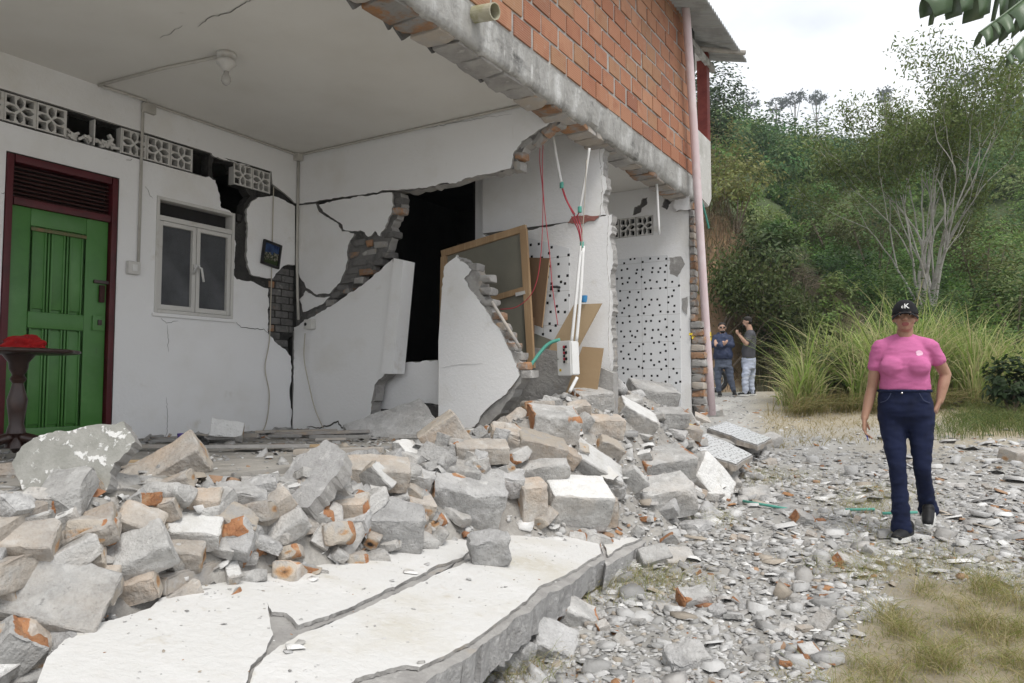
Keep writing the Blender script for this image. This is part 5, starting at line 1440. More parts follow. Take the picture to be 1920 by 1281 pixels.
# mid-size pieces: individual objects sharing a few meshes
fill_mesh = []
KD = ['tan brick fragment', 'grey mortar fragment', 'rough concrete fragment', 'grey fragment with orange clay', 'tan brick fragment', 'white-skinned fragment', 'grey mortar fragment', 'rough concrete fragment', 'tan brick fragment', 'grey mortar fragment', 'grey mortar fragment', 'rough concrete fragment', 'grey fragment with orange clay', 'white-skinned fragment']
for i in range(14):
    q = random.Random(100 + i); kind = ('block', 'grey', 'conc', 'orange', 'block', 'white', 'grey', 'conc', 'block', 'grey', 'grey', 'conc', 'orange', 'white')[i]
    bm = rough_hull(q, .24, .24 * q.uniform(.45, .75), .24 * q.uniform(.28, .5), cuts=q.choice((2, 3)), style=STY.get(kind, kind), sub=2, grain=.009)
    me = bpy.data.meshes.new('brick_fragment'); bm.to_mesh(me); bm.free()
    me.polygons.foreach_set('use_smooth', [True] * len(me.polygons)); me.set_sharp_from_angle(angle=R_(40))
    for m in MATS[kind]: me.materials.append(m)
    fill_mesh.append(me)
rs = random.Random(77); n = 0
while n < 340:
    Y = rs.uniform(.5, 8.8) if n < 170 else rs.uniform(.5, 4.4) if n < 250 else rs.uniform(4.2, 5.4) if n < 285 else rs.uniform(1.9, 4.3); X = rs.uniform(-3.25, -1.7) if n < 170 else rs.uniform(-3.0, -2.45) if n < 250 else rs.uniform(-3.5, -2.7) if n < 285 else rs.uniform(-2.82, -2.54)
    z = heap(X, Y)
    if z < terr(X, Y) - .01: continue
    if 1.0 < Y < 4.2 and X > -2.53: continue
    o = bpy.data.objects.new('brick_fragment', rs.choice(fill_mesh)); COL.objects.link(o)
    s = rs.uniform(.4, 1.0) if n < 170 else rs.uniform(.45, 1.05); o.scale = (s, s, s)
    o.location = (X, Y, z + .02 * s); o.rotation_euler = (rs.gauss(0, .45), rs.gauss(0, .45), rs.uniform(0, 6.28))
    kd = KD[fill_mesh.index(o.data)]
    zone = 'in the left foreground heap' if Y < 2.0 else 'beside the fallen white wall' if Y < 4.0 else 'in the middle of the heap' if Y < 5.8 else 'on the heap before the dotted end wall' if Y < 7.6 else 'near the pink downpipe foot'
    if X < -2.95: zone = 'on the veranda side of the heap' if Y < 4.6 else 'on the inner side of the heap by the boards'
    tag(o, ('large ' if s > .75 else 'small ') + kd + ' ' + zone, 'brick fragment', 'fragments filling the brick heap'); n += 1
n = 0
while n < 110:
    d = 2.6 * (8.5 / 2.6) ** rs.random(); t = rs.uniform(-.02, .75)
    X = RIGHT.x * d * t + FWDH.x * d; Y = RIGHT.y * d * t + FWDH.y * d
    if X < -1.75 or rs.random() > gravel_density(X, Y): continue
    o = bpy.data.objects.new('rubble_stone', rs.choice(fill_mesh)); COL.objects.link(o)
    s = rs.uniform(.20, .48); o.scale = (s, s, s * rs.uniform(.4, .8))
    o.location = (X, Y, surf(X, Y) + .012); o.rotation_euler = (rs.gauss(0, .25), rs.gauss(0, .25), rs.uniform(0, 6.28))
    kd = KD[fill_mesh.index(o.data)].replace(' fragment', ' stone', 1)
    zone = 'near the lower picture edge' if d < 3.6 else 'on the gravel below the woman' if t > .42 and d < 5.2 else 'on the gravel beyond the woman' if t > .42 else 'beside the fallen wall' if t < .14 else 'in the middle of the gravel' if d < 5.4 else 'on the gravel at the foot of the heap'
    tag(o, 'loose ' + kd + ' ' + zone, 'stone', 'loose stones on the gravel'); n += 1
# crumbs on the fallen wall
rs = random.Random(5); 
for i, (x, y, s) in enumerate(((568, 1018, .075), (590, 1072, .07), (584, 1088, .055), (570, 1064, .03), (548, 1216, .08), (560, 1208, .05), (880, 1010, .035), (770, 1075, .07), (430, 1106, .02), (790, 1244, .03), (682, 1105, .02), (1005, 1003, .02))):
    p = on_plane(x, y, SP, SN)
    lv, lf = LIBF[i] if s > .03 else LIB[i]
    o = np_mesh('plaster_crumb', lv * s * 1.3, lf, 3, np.tile(np.array((.74, .73, .71) if i in (0, 2, 4, 7) else (.40, .35, .29) if i == 1 else (.4, .39, .37), dtype=np.float32), (len(lv), 1)), [m_shard], loc=p + SN * s * .10)
    o.rotation_euler = (.1 + rs.uniform(-.1, .1), rs.uniform(-.1, .2), rs.uniform(0, 6))
    tag(o, 'small plaster crumb lying on the fallen white wall', 'plaster', 'crumbs on the fallen wall')
# ------------------------------------------------------------------ things in and around the house
def lathe(name, prof, c, parent=None, m=None, n=24, smooth=40):
    """prof: (radius, height) pairs"""
    c = Vector(c); V, F = [], []
    for r, h in prof:
        for k in range(n):
            a = 2 * math.pi * k / n; V.append(c + Vector((math.cos(a) * r, math.sin(a) * r, h)))
    for i in range(len(prof) - 1):
        for k in range(n):
            a, b = i * n + k, i * n + (k + 1) % n; F.append((a, b, b + n, a + n))
    F.append(tuple(reversed(range(n)))); F.append(tuple((len(prof) - 1) * n + k for k in range(n)))
    me = bpy.data.meshes.new(name); me.from_pydata([tuple(v) for v in V], [], F)
    me.polygons.foreach_set('use_smooth', [True] * len(me.polygons)); me.set_sharp_from_angle(angle=R_(smooth))
    return mesh_obj(name, me, parent, [m])
# pedestal table and red cap
tp = at_d(36, 655, 4.25); tz_ = tp.z; tb = Vector((tp.x, tp.y, FZ))
table = empty('pedestal_table', tb); tag(table, 'small round dark wooden pedestal table in front of the green door', 'table')
n = 48; V, F = [], []
for r, z in ((.0, 0), (.27, 0), (.295, -.006), (.30, -.016), (.285, -.026), (0, -.03)):
    for k in range(n):
        a = 2 * math.pi * k / n; rr = r * (1 + .035 * math.cos(a * 12) * (r > .2)); V.append(Vector((tp.x + rr * math.cos(a), tp.y + rr * math.sin(a), tz_ + z)))
for i in range(5):
    for k in range(n): a, b = i * n + k, i * n + (k + 1) % n; F.append((a, b, b + n, a + n))
pydata('table_top', V, F, table, [m_darkwood], smooth=True)
H = tz_ - .03 - FZ
lathe('pedestal', [(.055, .10 * H), (.05, .14 * H), (.032, .20 * H), (.05, .24 * H), (.045, .28 * H), (.036, .33 * H), (.046, .46 * H), (.052, .56 * H), (.036, .66 * H), (.028, .72 * H), (.043, .76 * H), (.030, .80 * H), (.048, .86 * H), (.05, .92 * H), (.085, 1.0 * H)], tb, table, m_darkwood)
for i in range(3):
    a = .6 + i * 2.094; u = Vector((math.cos(a), math.sin(a), 0))
    t = Tubes(); t.add(curve_pts([tb + u * .03 + UP * .12, tb + u * .14 + UP * .09, tb + u * .24 + UP * .025], 5), [.03] * 5 + [.026] * 5 + [.02], 8); t.build('foot', table, m_darkwood)
bm = bmesh.new(); bmesh.ops.create_icosphere(bm, subdivisions=4, radius=1)
hp = at_d(46, 650, 4.22)
for v in bm.verts:
    c = v.co.copy(); w = noise.noise_vector(c * 2.3) * .26 + noise.noise_vector(c * 5) * .13
    z = max(c.z, -.25); k = 1.0 + .25 * max(0, -c.z)
    v.co = Vector(((c.x + w.x) * .135 * k, (c.y + w.y) * .10 * k, (z + .25 + (w.z * .8 if c.z > 0 else 0)) * .062))
o = from_bm('red_hat', bm, None, [m_redcloth], 180, loc=Vector((hp.x, hp.y, tz_ + .001)))
tag(o, 'crumpled red cloth cap lying on the round dark table', 'cap')

# picture on the cracked wall
pc = at_X(509, 477, XD + .02)
def _pic(N, L, tc):
    o = tc.outputs['Generated']; s = N.new('ShaderNodeSeparateXYZ'); L.new(o, s.inputs[0])
    sky = n_mix(N, L, n_noise(N, L, o, 4, .35, .7), (.01, .02, .07), (.05, .10, .22))
    hill = n_mix(N, L, n_noise(N, L, o, 9, .45, .65), (.02, .03, .015), (.30, .28, .22))
    h = n_math(N, L, 'ADD', s.outputs['Z'], n_math(N, L, 'MULTIPLY', n_math(N, L, 'SUBTRACT', n_noise(N, L, o, 5), .5), .5))
    c = n_mix(N, L, n_math(N, L, 'LESS_THAN', h, .55), sky, hill)
    return n_mix(N, L, n_math(N, L, 'LESS_THAN', h, .25), c, (.03, .05, .015)), None, .25
pic = empty('hanging_picture', pc - Vector((0, 0, .12))); tag(pic, 'small black-framed picture hanging askew by the cracked corner', 'picture')
def tilt_box(name, a, b, c0, c1, x0, x1, m, ang=-8):
    an = R_(ang); u = Vector((0, math.cos(an), math.sin(an))); v = Vector((0, -math.sin(an), math.cos(an)))
    bm = bmesh.new(); obox(bm, pc + Vector(((x0 + x1) / 2, 0, 0)) + u * (a + b) / 2 + v * (c0 + c1) / 2, Vector(((x1 - x0) / 2, 0, 0)), u * (b - a) / 2, v * (c1 - c0) / 2, 0, .002)
    return from_bm(name, bm, pic, [m])
pw_, ph_ = .105, .115
tilt_box('frame', -pw_, -pw_ + .022, -ph_, ph_, -.012, .012, m_black); tilt_box('frame', pw_ - .022, pw_, -ph_, ph_, -.012, .012, m_black)
tilt_box('frame', -pw_ + .022, pw_ - .022, ph_ - .022, ph_, -.012, .012, m_black); tilt_box('frame', -pw_ + .022, pw_ - .022, -ph_, -ph_ + .022, -.012, .012, m_black)
tilt_box('image', -pw_ + .022, pw_ - .022, -ph_ + .022, ph_ - .022, -.010, .002, dist_mat('picture_print', _pic))

# cables dangling along the cracked corner
def cable(name, pts, r, m, label, k=6):
    o = tube(name, curve_pts(pts, k), r, None, m, 6); return tag(o, label, 'cable')
cable('loose_cable', [at_X(x, y, XD + .015) for x, y in ((513, 350), (511, 440), (508, 560), (505, 640), (497, 690), (505, 740), (500, 790), (489, 815))], .005, m_wirecream, 'thin pale cable hanging down the wall left of the corner')
cable('loose_cable', [at_Y(x, y, YA - .07) for x, y in ((572, 625), (570, 670), (578, 715), (590, 765), (606, 803))], .005, m_wirecream, 'thin pale cable hanging from the socket right of the corner')

# boards in the broken room
def board(name, quad, Y, t, m, label, cat='board', parent=None, edge=None):
    o = prism(name, [[at_Y(x, y, Y if not callable(Y) else Y(x, y)) for x, y in quad]], (0, t, 0), parent, [m, edge or m])
    if parent is None: tag(o, label, cat)
    return o
fr = empty('framed_board', at_Y(905, 760, 5.52)); tag(fr, 'grey-green board in a pale wooden frame leaning behind the wall stump', 'framed board')
def frp(n, q, Y, t, m): return board(n, q, Y, t, m, None, parent=fr)
frp('panel', [(834, 478), (982, 434), (992, 560), (992, 700), (834, 700)], 5.52, .012, m_greenboard)
frp('frame_rail', [(826, 470), (984, 421), (986, 433), (828, 482)], 5.495, .03, m_wood)
frp('frame_post', [(826, 482), (836, 480), (833, 700), (822, 700)], 5.494, .03, m_wood)
frp('frame_post', [(974, 431), (986, 429), (1001, 690), (989, 690)], 5.493, .032, m_wood)
frp('frame_rail', [(905, 560), (980, 538), (981, 548), (905, 571)], 5.495, .025, m_wood)
frp('paper_tag', [(966, 549), (984, 545), (985, 551), (967, 556)], 5.487, .002, m_frame)
board('brown_board', [(988, 483), (1030, 484), (1016, 614), (990, 606)], 5.62, .018, m_brownboard, 'dark brown board with pale edge standing behind the wooden frame', edge=m_wood)
board('low_brown_board', [(925, 572), (1000, 596), (1000, 650), (930, 640)], 5.60, .02, m_brownboard, 'low brown board lying across behind the framed board')
board('grey_board', [(940, 602), (1040, 640), (1035, 700), (940, 690)], 5.66, .02, m_greenboard, 'grey-green board low behind the wooden frame post')
board('plywood_board', [(1076, 571), (1128, 569), (1058, 700), (1004, 700)], 5.56, .015, m_ply, 'slanting plywood board behind the white breaker box')
board('plywood_board', [(1092, 650), (1131, 653), (1118, 738), (1060, 738)], 5.48, .015, m_ply, 'lower plywood board right of the white breaker box')
prism('floor_ledge', [[at_Y(x, y, 5.55) for x, y in ((905, 640), (1060, 660), (1150, 700), (1150, 790), (905, 790))]], (0, .1, 0), None, [m_mortar]); tag(bpy.context.scene.objects['floor_ledge'], 'broken grey wall base behind the heap under the boards', 'wall base')
bl = at_Y(1095, 567, 5.55)
o = lathe('blue_cup', [(.022, 0), (.026, .02), (.03, .055), (.026, .056), (.02, .01)], bl + Vector((0, 0, .0)), None, mat('blue_plastic', (.05, .22, .45), rough=.4, bump=0), 16); tag(o, 'tiny blue plastic cup on top of the slanting plywood board', 'cup')

# breaker box hanging on its conduits
bc = at_Y(1066, 672, 5.34); bx = empty('breaker_box', bc + Vector((0, 0, -.14))); tag(bx, 'white breaker box dangling from two conduits over the heap', 'breaker box')
ang = R_(4); u = Vector((.93, -.36, .0)).normalized(); v = Vector((math.sin(ang) * -.5, 0, 1)).normalized(); w = u.cross(v).normalized()
def bb(name, a0, a1, b0, b1, c0, c1, m, bev=.003):
    bm = bmesh.new(); obox(bm, bc + u * (a0 + a1) / 2 + v * (b0 + b1) / 2 + w * (c0 + c1) / 2, u * (a1 - a0) / 2, v * (b1 - b0) / 2, w * (c1 - c0) / 2, 0, bev)
    return from_bm(name, bm, bx, [m], 40)
bb('housing', -.078, .078, -.135, .135, -.05, .04, m_pvc, .008)
bb('cover', -.082, .082, -.14, .14, .0405, .052, m_pvc, .006)
for i in range(6):
    for j in range(2):
        bb('breaker', .0 + j * .024, .021 + j * .024, -.04 + i * .024, -.019 + i * .024, .0525, .060, (m_black, m_black, m_wirered, m_pvcgrey)[(i * 2 + j * 3) % 4], .002)
bb('warning_label', -.055, -.032, -.105, -.085, .0522, .0535, m_yellow, 0)
bb('screw', -.07, -.062, -.01, -.002, .0522, .056, m_black, 0)
def cond(pts, r, m, label, name='conduit_pipe', k=5): o = tube(name, curve_pts(pts, k), r, None, m, 10); return tag(o, label, 'conduit')
cond([at_Y(1072, 640, 5.36), at_Y(1080, 560, 5.40), at_Y(1089, 462, 5.5)], .013, m_pvc, 'left white conduit rising from the breaker box')
cond([at_Y(1081, 640, 5.37), at_Y(1088, 560, 5.42), at_Y(1094, 462, 5.52)], .013, m_pvc, 'right white conduit rising from the breaker box')
cond([at_Y(1036, 252, 5.35), at_Y(1044, 300, 5.4), at_Y(1053, 346, 5.45)], .013, m_pvc, 'white conduit stub hanging from the beam above the boards')
cond([at_Y(1105, 278, 5.45), at_Y(1096, 340, 5.48), at_Y(1087, 392, 5.5)], .011, m_pvc, 'white conduit stub hanging left of the second wall end')
cond([at_Y(1068, 735, 5.2), at_Y(1082, 708, 5.28)], .014, m_pvc, 'short white conduit end below the breaker box')
cond([at_X(1231, 338, XF - .12), at_X(1236, 440, XF - .12)], .013, m_pvc, 'white conduit hanging in front of the end wall vents')
cond([at_Y(985, 700, 5.15), at_Y(1012, 662, 5.25), at_Y(1030, 644, 5.3), at_Y(1050, 637, 5.33)], .014, m_teal, 'bent teal conduit left of the breaker box')
for x, y, Y_ in ((1053, 346, 5.45), (1087, 392, 5.5), (1091, 458, 5.51)):
    p = at_Y(x, y, Y_); cond([p + UP * .02, p - UP * .03], .017, m_teal, {1053: 'teal sleeve on the conduit stub under the beam', 1087: 'teal sleeve on the right conduit stub', 1091: 'teal wrapping where the wires enter the box conduits'}[x], 'conduit_sleeve')
wr = [((1053, 350), (1060, 372), (1075, 402)), ((1054, 350), (1064, 378), (1078, 402)), ((1076, 402), (1086, 430), (1090, 456)), ((1082, 404), (1090, 430), (1092, 456)), ((1086, 396), (1084, 402), (1080, 408)), ((1072, 406), (1084, 432), (1089, 456))]
for i, q in enumerate(wr): tag(tube('red_wire', curve_pts([at_Y(x, y, 5.49 + .01 * i) for x, y in q], 5), .005, None, m_wirered, 6), 'short red wire bundled above the breaker box conduits', 'wire', 'red wires above the breaker box')
for i, q in enumerate((((1015, 240), (1012, 300), (1018, 370), (1014, 480), (1000, 545), (970, 575), (938, 580)), ((1020, 238), (1017, 310), (1020, 380), (1030, 470), (1036, 540), (1046, 610)), ((1100, 300), (1096, 380), (1092, 440), (1090, 470)))):
    tag(tube('hanging_wire', curve_pts([at_Y(x, y, 5.15 if i < 2 else 5.45) for x, y in q], 8), .0035, None, (m_wirered, m_wirered, m_wirecream)[i], 5), ('long red wire looping left from the beam to the wall stump', 'long red wire hanging straight from the beam', 'pale wire hanging beside the right conduit stub')[i], 'wire')
sl_ = tube('wooden_batten', [at_Y(922, 566, 4.97), at_Y(975, 652, 4.99)], .014, None, m_tan, 6); tag(sl_, 'thin brown batten lying along the stepped brick edge of the wall stump', 'batten')
# big plaster block in the doorway
db = prism('plaster_block', [[at_Y(x, y, YA + .145) for x, y in jag([(690, 706), (706, 698), (735, 700), (738, 689), (752, 682), (821, 676, 0), (822, 759), (790, 758), (764, 764), (736, 770), (700, 763), (688, 742)], amp=2, seg=7, seed=2)]], (0, .15, 0), None, [m_plaster, m_mortar], rough=.008)
tag(db, 'torn white plaster block lying across the dark doorway', 'wall chunk')
dc = prism('grey_wall_base', [[at_Y(x, y, YA + .16) for x, y in jag([(700, 764, 0), (820, 758), (822, 840, 0), (705, 840)], amp=2, seg=8, seed=6)]], (0, .13, 0), None, [m_core, m_core], rough=.008); tag(dc, 'dark grey wall base under the white block in the doorway', 'wall chunk')

# clutter on the veranda floor
rs = random.Random(12)
for i in range(20):
    Y = rs.uniform(2.1, 4.6); X = rs.uniform(-4.8, -3.05); L = rs.uniform(.2, .75); a = YAW + rs.gauss(0, .22)
    bm = bmesh.new(); uu = Vector((math.cos(a), math.sin(a), rs.uniform(-.02, .05))); vv = Vector((-math.sin(a), math.cos(a), 0))
    tt = rs.uniform(.006, .014)
    obox(bm, (X, Y, FZ + tt + .012 + L * .02), uu * L / 2, vv * rs.uniform(.012, .04), uu.cross(vv) * tt, 0, .002)
    mq = rs.choice((m_tan, m_tan, m_brownboard, m_mortar, m_mortar, m_ply)); o = from_bm('floor_batten', bm, None, [mq])
    tag(o, ('long ' if L > .5 else 'short ') + {'mortar_tan': 'dusty tan', 'brown_board': 'dark brown', 'mortar_grey': 'dusty grey', 'plywood': 'pale wooden'}[mq.name] + ' batten on the veranda floor ' + ('nearer the green door' if Y < 3.2 else 'nearer the cracked corner'), 'batten', 'battens on the veranda floor')
vp = at_z(425, 830, FZ)
bm = rough_hull(random.Random(4), .24, .14, .13, cuts=2, cutd=(.7, .9), grain=.008, sub=2, style='white')
bm.transform(Matrix.Rotation(R_(62), 4, 'X'))
o = from_bm('plaster_lump', bm, None, [m_mgrey], 40, loc=vp + UP * .075); o.rotation_euler = (0, .15, YAW + .3); tag(o, 'broken lump with a white face against the wall below the window', 'wall chunk')
rs = random.Random(40)
for i in range(26):
    Xq = XD + .06 + abs(rs.gauss(0, .22)); Yq = rs.uniform(3.4, 4.9)
    oo = bpy.data.objects.new('wall_scrap', rs.choice(fill_mesh)); COL.objects.link(oo); s_ = rs.uniform(.14, .42); oo.scale = (s_, s_, s_ * .6); oo.location = (Xq, Yq, FZ + .01); oo.rotation_euler = (rs.gauss(0, .4), rs.gauss(0, .4), rs.uniform(0, 6))
    tag(oo, 'small scrap of fallen wall on the floor near the cracked corner', 'brick fragment', 'scraps on the floor by the corner')
q = at_z(344, 838, FZ); o = lathe('purple_cup', [(.03, 0), (.035, .02), (.042, .09), (.038, .09), (.03, .02)], q, None, m_purple, 18); tag(o, 'small purple plastic cup on the floor against the white wall', 'cup')
q = at_z(368, 838, FZ)
bm = bmesh.new(); bmesh.ops.create_icosphere(bm, subdivisions=3, radius=1)
for v in bm.verts:
    c = v.co.copy(); w2 = noise.noise_vector(c * 2) * .3; v.co = Vector(((c.x + w2.x) * .10, (c.y + w2.y) * .07, (max(c.z, -.3) + .3 + w2.z * .3) * .06))
o = from_bm('dark_rag', bm, None, [m_black], 180, loc=q); tag(o, 'dark crumpled rag on the floor beside the purple cup', 'rag')
q = hit(268, 838, surf)
bm = bmesh.new(); bmesh.ops.create_icosphere(bm, subdivisions=4, radius=1)
for v in bm.verts:
    c = v.co.copy(); w2 = noise.noise_vector(c * 2.4) * .3; v.co = Vector(((c.x + w2.x) * .10, (c.y + w2.y) * .08, (max(c.z, -.3) + .3 + w2.z * .5) * .05))
o = from_bm('blue_cloth', bm, None, [m_blue], 180, loc=q); tag(o, 'blue cloth scrap beside the flecked plate and grey block', 'cloth')

# plastic pipe in the heap, yellow elbow
def open_pipe(name, a, b, ro, ri, m, label):
    a, b = Vector(a), Vector(b); t = (b - a).normalized(); uu, vv = frame_of(t); n = 24; V, F = [], []
    for p, r in ((a, ro), (b - t * .03, ro), (b - t * .025, ro * 1.08), (b, ro * 1.08), (b, ri), (a + t * .02, ri)):
        for k in range(n): th = 2 * math.pi * k / n; V.append(p + (uu * math.cos(th) + vv * math.sin(th)) * r)
    for i in range(5):
        for k in range(n): x, y = i * n + k, i * n + (k + 1) % n; F.append((x, y, y + n, x + n))
    F.append(tuple(5 * n + k for k in range(n)))
    return tag(pydata(name, V, F, None, [m]), label, 'pipe')
pb = hit(912, 806, surf) - ray(912, 806).normalized() * .16
open_pipe('plastic_pipe', pb + (-RIGHT * .30 + FWDH * .06 - UP * .07), pb + (RIGHT * .0 - FWDH * .03), .052, .046, m_oldpvc, 'open-ended dirty cream plastic pipe sticking out of the heap')
eb = hit(1290, 806, surf) - ray(1290, 806).normalized() * .05
o = tube('yellow_elbow', curve_pts([eb + RIGHT * -.06 - UP * .05, eb + RIGHT * -.02 + UP * .01, eb + RIGHT * .05 + UP * .0], 6), [.045] * 6 + [.05] * 7, None, m_yellow, 16); tag(o, 'yellow plastic elbow in the bricks left of the pink downpipe', 'pipe fitting')
# downpipe and tape
t0, t1 = at_X(1281, -60, XF + .10), at_X(1335, 778, XF + .13)
dpipe = tube('downpipe', [t0 + (t1 - t0) * i / 8 + Vector((0, .012 * math.sin(i * .8), 0)) for i in range(9)], .043, None, m_pink, 16); tag(dpipe, 'tall faded pink downpipe leaning against the house corner', 'downpipe')
f = (626 + 60) / (778 + 60); p = t0 + (t1 - t0) * f
tt = (t1 - t0).normalized()
tape = empty('caution_tape', p); tag(tape, 'yellow and black caution tape knotted round the pink downpipe', 'caution tape')
t = Tubes(); t.add([p - tt * .045, p + tt * .045], .047, 16, False); t.build('wrap', tape, m_tape)
for k, (dx, dz_) in enumerate(((-.20, .03), (-.17, -.01))):
    V = [p - RIGHT * .04 + UP * .02, p - RIGHT * .04 - UP * .02, p + RIGHT * dx + UP * (dz_ + .008) - FWDH * .02, p + RIGHT * dx + UP * (dz_ - .02) - FWDH * .02]
    oo = pydata('loose_end', [V[0], V[1], V[3], V[2]], [(0, 1, 2, 3)], tape, [m_tape]); oo.modifiers.new('t', 'SOLIDIFY').thickness = .002
o = cable('teal_strap', [at_X(1308, 350, XF + .06), at_X(1314, 372, XF + .06), at_X(1322, 400, XF + .06), at_X(1329, 428, XF + .06)], .012, m_teal, 'frayed teal strap hanging under the balcony beside the pink downpipe')
# rods on the gravel, hoses in the verge
def on_ground(x, y, l=.01): return hit(x, y, terr) + UP * l
def rod(a, b, label, m=m_teal, r=.011):
    o = tube('plastic_rod', [on_ground(*a, .03), on_ground(*b, .03)], r, None, m, 8); tag(o, label, 'rod')
rod((1392, 946), (1480, 962), 'thin teal rod half buried in the gravel at centre right')
rod((1586, 963), (1640, 962), 'short teal rod on the gravel left of the shoes')
rod((1655, 970), (1720, 968), 'teal rod lying behind the shoes of the woman')
cable('black_hose', [on_ground(x, y, .35) for x, y in ((1775, 735), (1800, 730), (1830, 738), (1862, 742))], .02, m_wireblack, 'upper black hose looping through the verge right of the woman')
cable('black_hose', [on_ground(x, y, .12) for x, y in ((1790, 770), (1820, 762), (1850, 770), (1880, 778), (1905, 782))], .02, m_wireblack, 'lower black hose in the verge grass right of the woman')
wp = on_ground(1615, 755, .12)
bm = bmesh.new(); bmesh.ops.create_icosphere(bm, subdivisions=3, radius=1)
for v in bm.verts:
    c = v.co.copy(); w2 = noise.noise_vector(c * 2) * .25; v.co = Vector(((c.x + w2.x) * .2, (c.y + w2.y) * .14, (c.z + w2.z) * .15))
o = from_bm('white_sack', bm, None, [m_slabwhite], 180, loc=wp); tag(o, 'white sack in the verge left of the woman at hip height', 'sack')

# motorcycle half hidden by the corner
mp = at_d(1293, 742, 17.6); mp.z = terr(mp.x, mp.y)
moto = empty('motorcycle', mp); tag(moto, 'dark motorcycle parked behind the house corner beside the men', 'motorcycle')
def MP(l, z, s=0.0): return mp + RIGHT * l + UP * z + FWDH * s
m_chrome = mat('chrome', (.5, .5, .5), rough=.25, metal=.9, bump=0)
for l in (-.62, .62):
    ax = FWDH; ring = [MP(l + .25 * math.cos(2 * math.pi * k / 24), .30 + .25 * math.sin(2 * math.pi * k / 24)) for k in range(25)]
    t = Tubes(); t.add(ring, .05, 8, False); wh = t.build('tyre', moto, m_black)
    t = Tubes(); ring2 = [MP(l + .19 * math.cos(2 * math.pi * k / 24), .30 + .19 * math.sin(2 * math.pi * k / 24)) for k in range(25)]; t.add(ring2, .02, 6, False)
    for k in range(6): t.add([MP(l, .30), MP(l + .19 * math.cos(k * 1.047), .30 + .19 * math.sin(k * 1.047))], .008, 5)
    t.build('rim', wh, m_chrome)
t = Tubes(); t.add([MP(.62, .30, .06), MP(.42, .92, .06)], .022); t.add([MP(.62, .30, -.06), MP(.42, .92, -.06)], .022); t.build('fork', moto, m_chrome)
t = Tubes(); t.add([MP(.42, .95, -.32), MP(.38, 1.0, -.1), MP(.38, 1.0, .1), MP(.42, .95, .32)], .014); t.build('handlebar', moto, m_black)
t = Tubes(); t.add([MP(.40, .80), MP(.25, .86), MP(.05, .84), MP(-.02, .78)], [.05, .13, .13, .07], 12); t.build('fuel_tank', moto, mat('moto_grey', (.30, .31, .32), rough=.3, bump=0))
t = Tubes(); t.add([MP(-.02, .80), MP(-.3, .78), MP(-.62, .84)], [.09, .11, .07], 10); t.build('seat', moto, m_black)
t = Tubes(); t.add([MP(.15, .30), MP(.15, .62)], [.15, .13], 10); t.add([MP(.40, .75), MP(.1, .28), MP(-.62, .32)], .02); t.add([MP(-.1, .7), MP(-.62, .30)], .02); t.build('engine_frame', moto, m_metal)
# ------------------------------------------------------------------ people
class Blob:
    """volumes that are fused into one continuous skin (voxel remesh)"""
    def __init__(s): s.bm = bmesh.new()
    def cap(s, a, b, ra, rb, n=14, flat=1.0, fdir=None):
        a, b = Vector(a), Vector(b); t = (b - a); L = t.length; t.normalize()
        u, w = frame_of(t)
        if fdir is not None:
            u = (Vector(fdir) - t * t.dot(Vector(fdir))).normalized(); w = t.cross(u)
        rings = []
        for i in range(5):
            th = math.pi / 2 * (1 - i / 4); rings.append((a - t * ra * math.sin(th), max(.0006, ra * math.cos(th))))
        for i in range(5):
            th = math.pi / 2 * i / 4; rings.append((b + t * rb * math.sin(th), max(.0006, rb * math.cos(th))))
        prev = None; first = None
        for p, r in rings:
            vs = [s.bm.verts.new(p + (u * math.cos(2 * math.pi * k / n) * flat + w * math.sin(2 * math.pi * k / n)) * r) for k in range(n)]
            if prev:
                for k in range(n): s.bm.faces.new((prev[k], prev[(k + 1) % n], vs[(k + 1) % n], vs[k]))
            else: s.bm.faces.new(list(reversed(vs)))
            prev = vs
        s.bm.faces.new(prev); return s
    def chain(s, pts):
        for (p, r), (q, r2) in zip(pts, pts[1:]): s.cap(p, q, r, r2)
        return s
    def ell(s, c, r, rot=None):
        m = Matrix.Translation(Vector(c)) @ (rot.to_4x4() if rot else Matrix.Identity(4)) @ Matrix.Diagonal((*r, 1))
        bmesh.ops.create_icosphere(s.bm, subdivisions=3, radius=1, matrix=m); return s
    def loft(s, rings, n=28):
        """rings: (cx, cy, z, rx, ry)"""
        prev = None
        for cx, cy, z, rx, ry in rings:
            vs = []
            for k in range(n):
                a = 2 * math.pi * k / n; c, sn = math.cos(a), math.sin(a); e = .86
                vs.append(s.bm.verts.new((cx + rx * math.copysign(abs(c) ** e, c), cy + ry * math.copysign(abs(sn) ** e, sn), z)))
            if prev:
                for k in range(n): s.bm.faces.new((prev[k], prev[(k + 1) % n], vs[(k + 1) % n], vs[k]))
            else: s.bm.faces.new(list(reversed(vs)))
            prev = vs
        s.bm.faces.new(prev); return s
    def mesh(s, name, voxel=.008, it=6, fac=.5):
        bmesh.ops.recalc_face_normals(s.bm, faces=s.bm.faces)
        me = bpy.data.meshes.new(name); s.bm.to_mesh(me); s.bm.free()
        o = bpy.data.objects.new('tmp', me); COL.objects.link(o)
        r = o.modifiers.new('r', 'REMESH'); r.mode = 'VOXEL'; r.voxel_size = voxel; r.use_smooth_shade = True
        if it: q = o.modifiers.new('s', 'SMOOTH'); q.iterations = it; q.factor = fac
        dg = bpy.context.evaluated_depsgraph_get(); dg.update()
        out = bpy.data.meshes.new_from_object(o.evaluated_get(dg), depsgraph=dg); out.name = name
        bpy.data.objects.remove(o); bpy.data.meshes.remove(me)
        out.materials.clear()
        return out
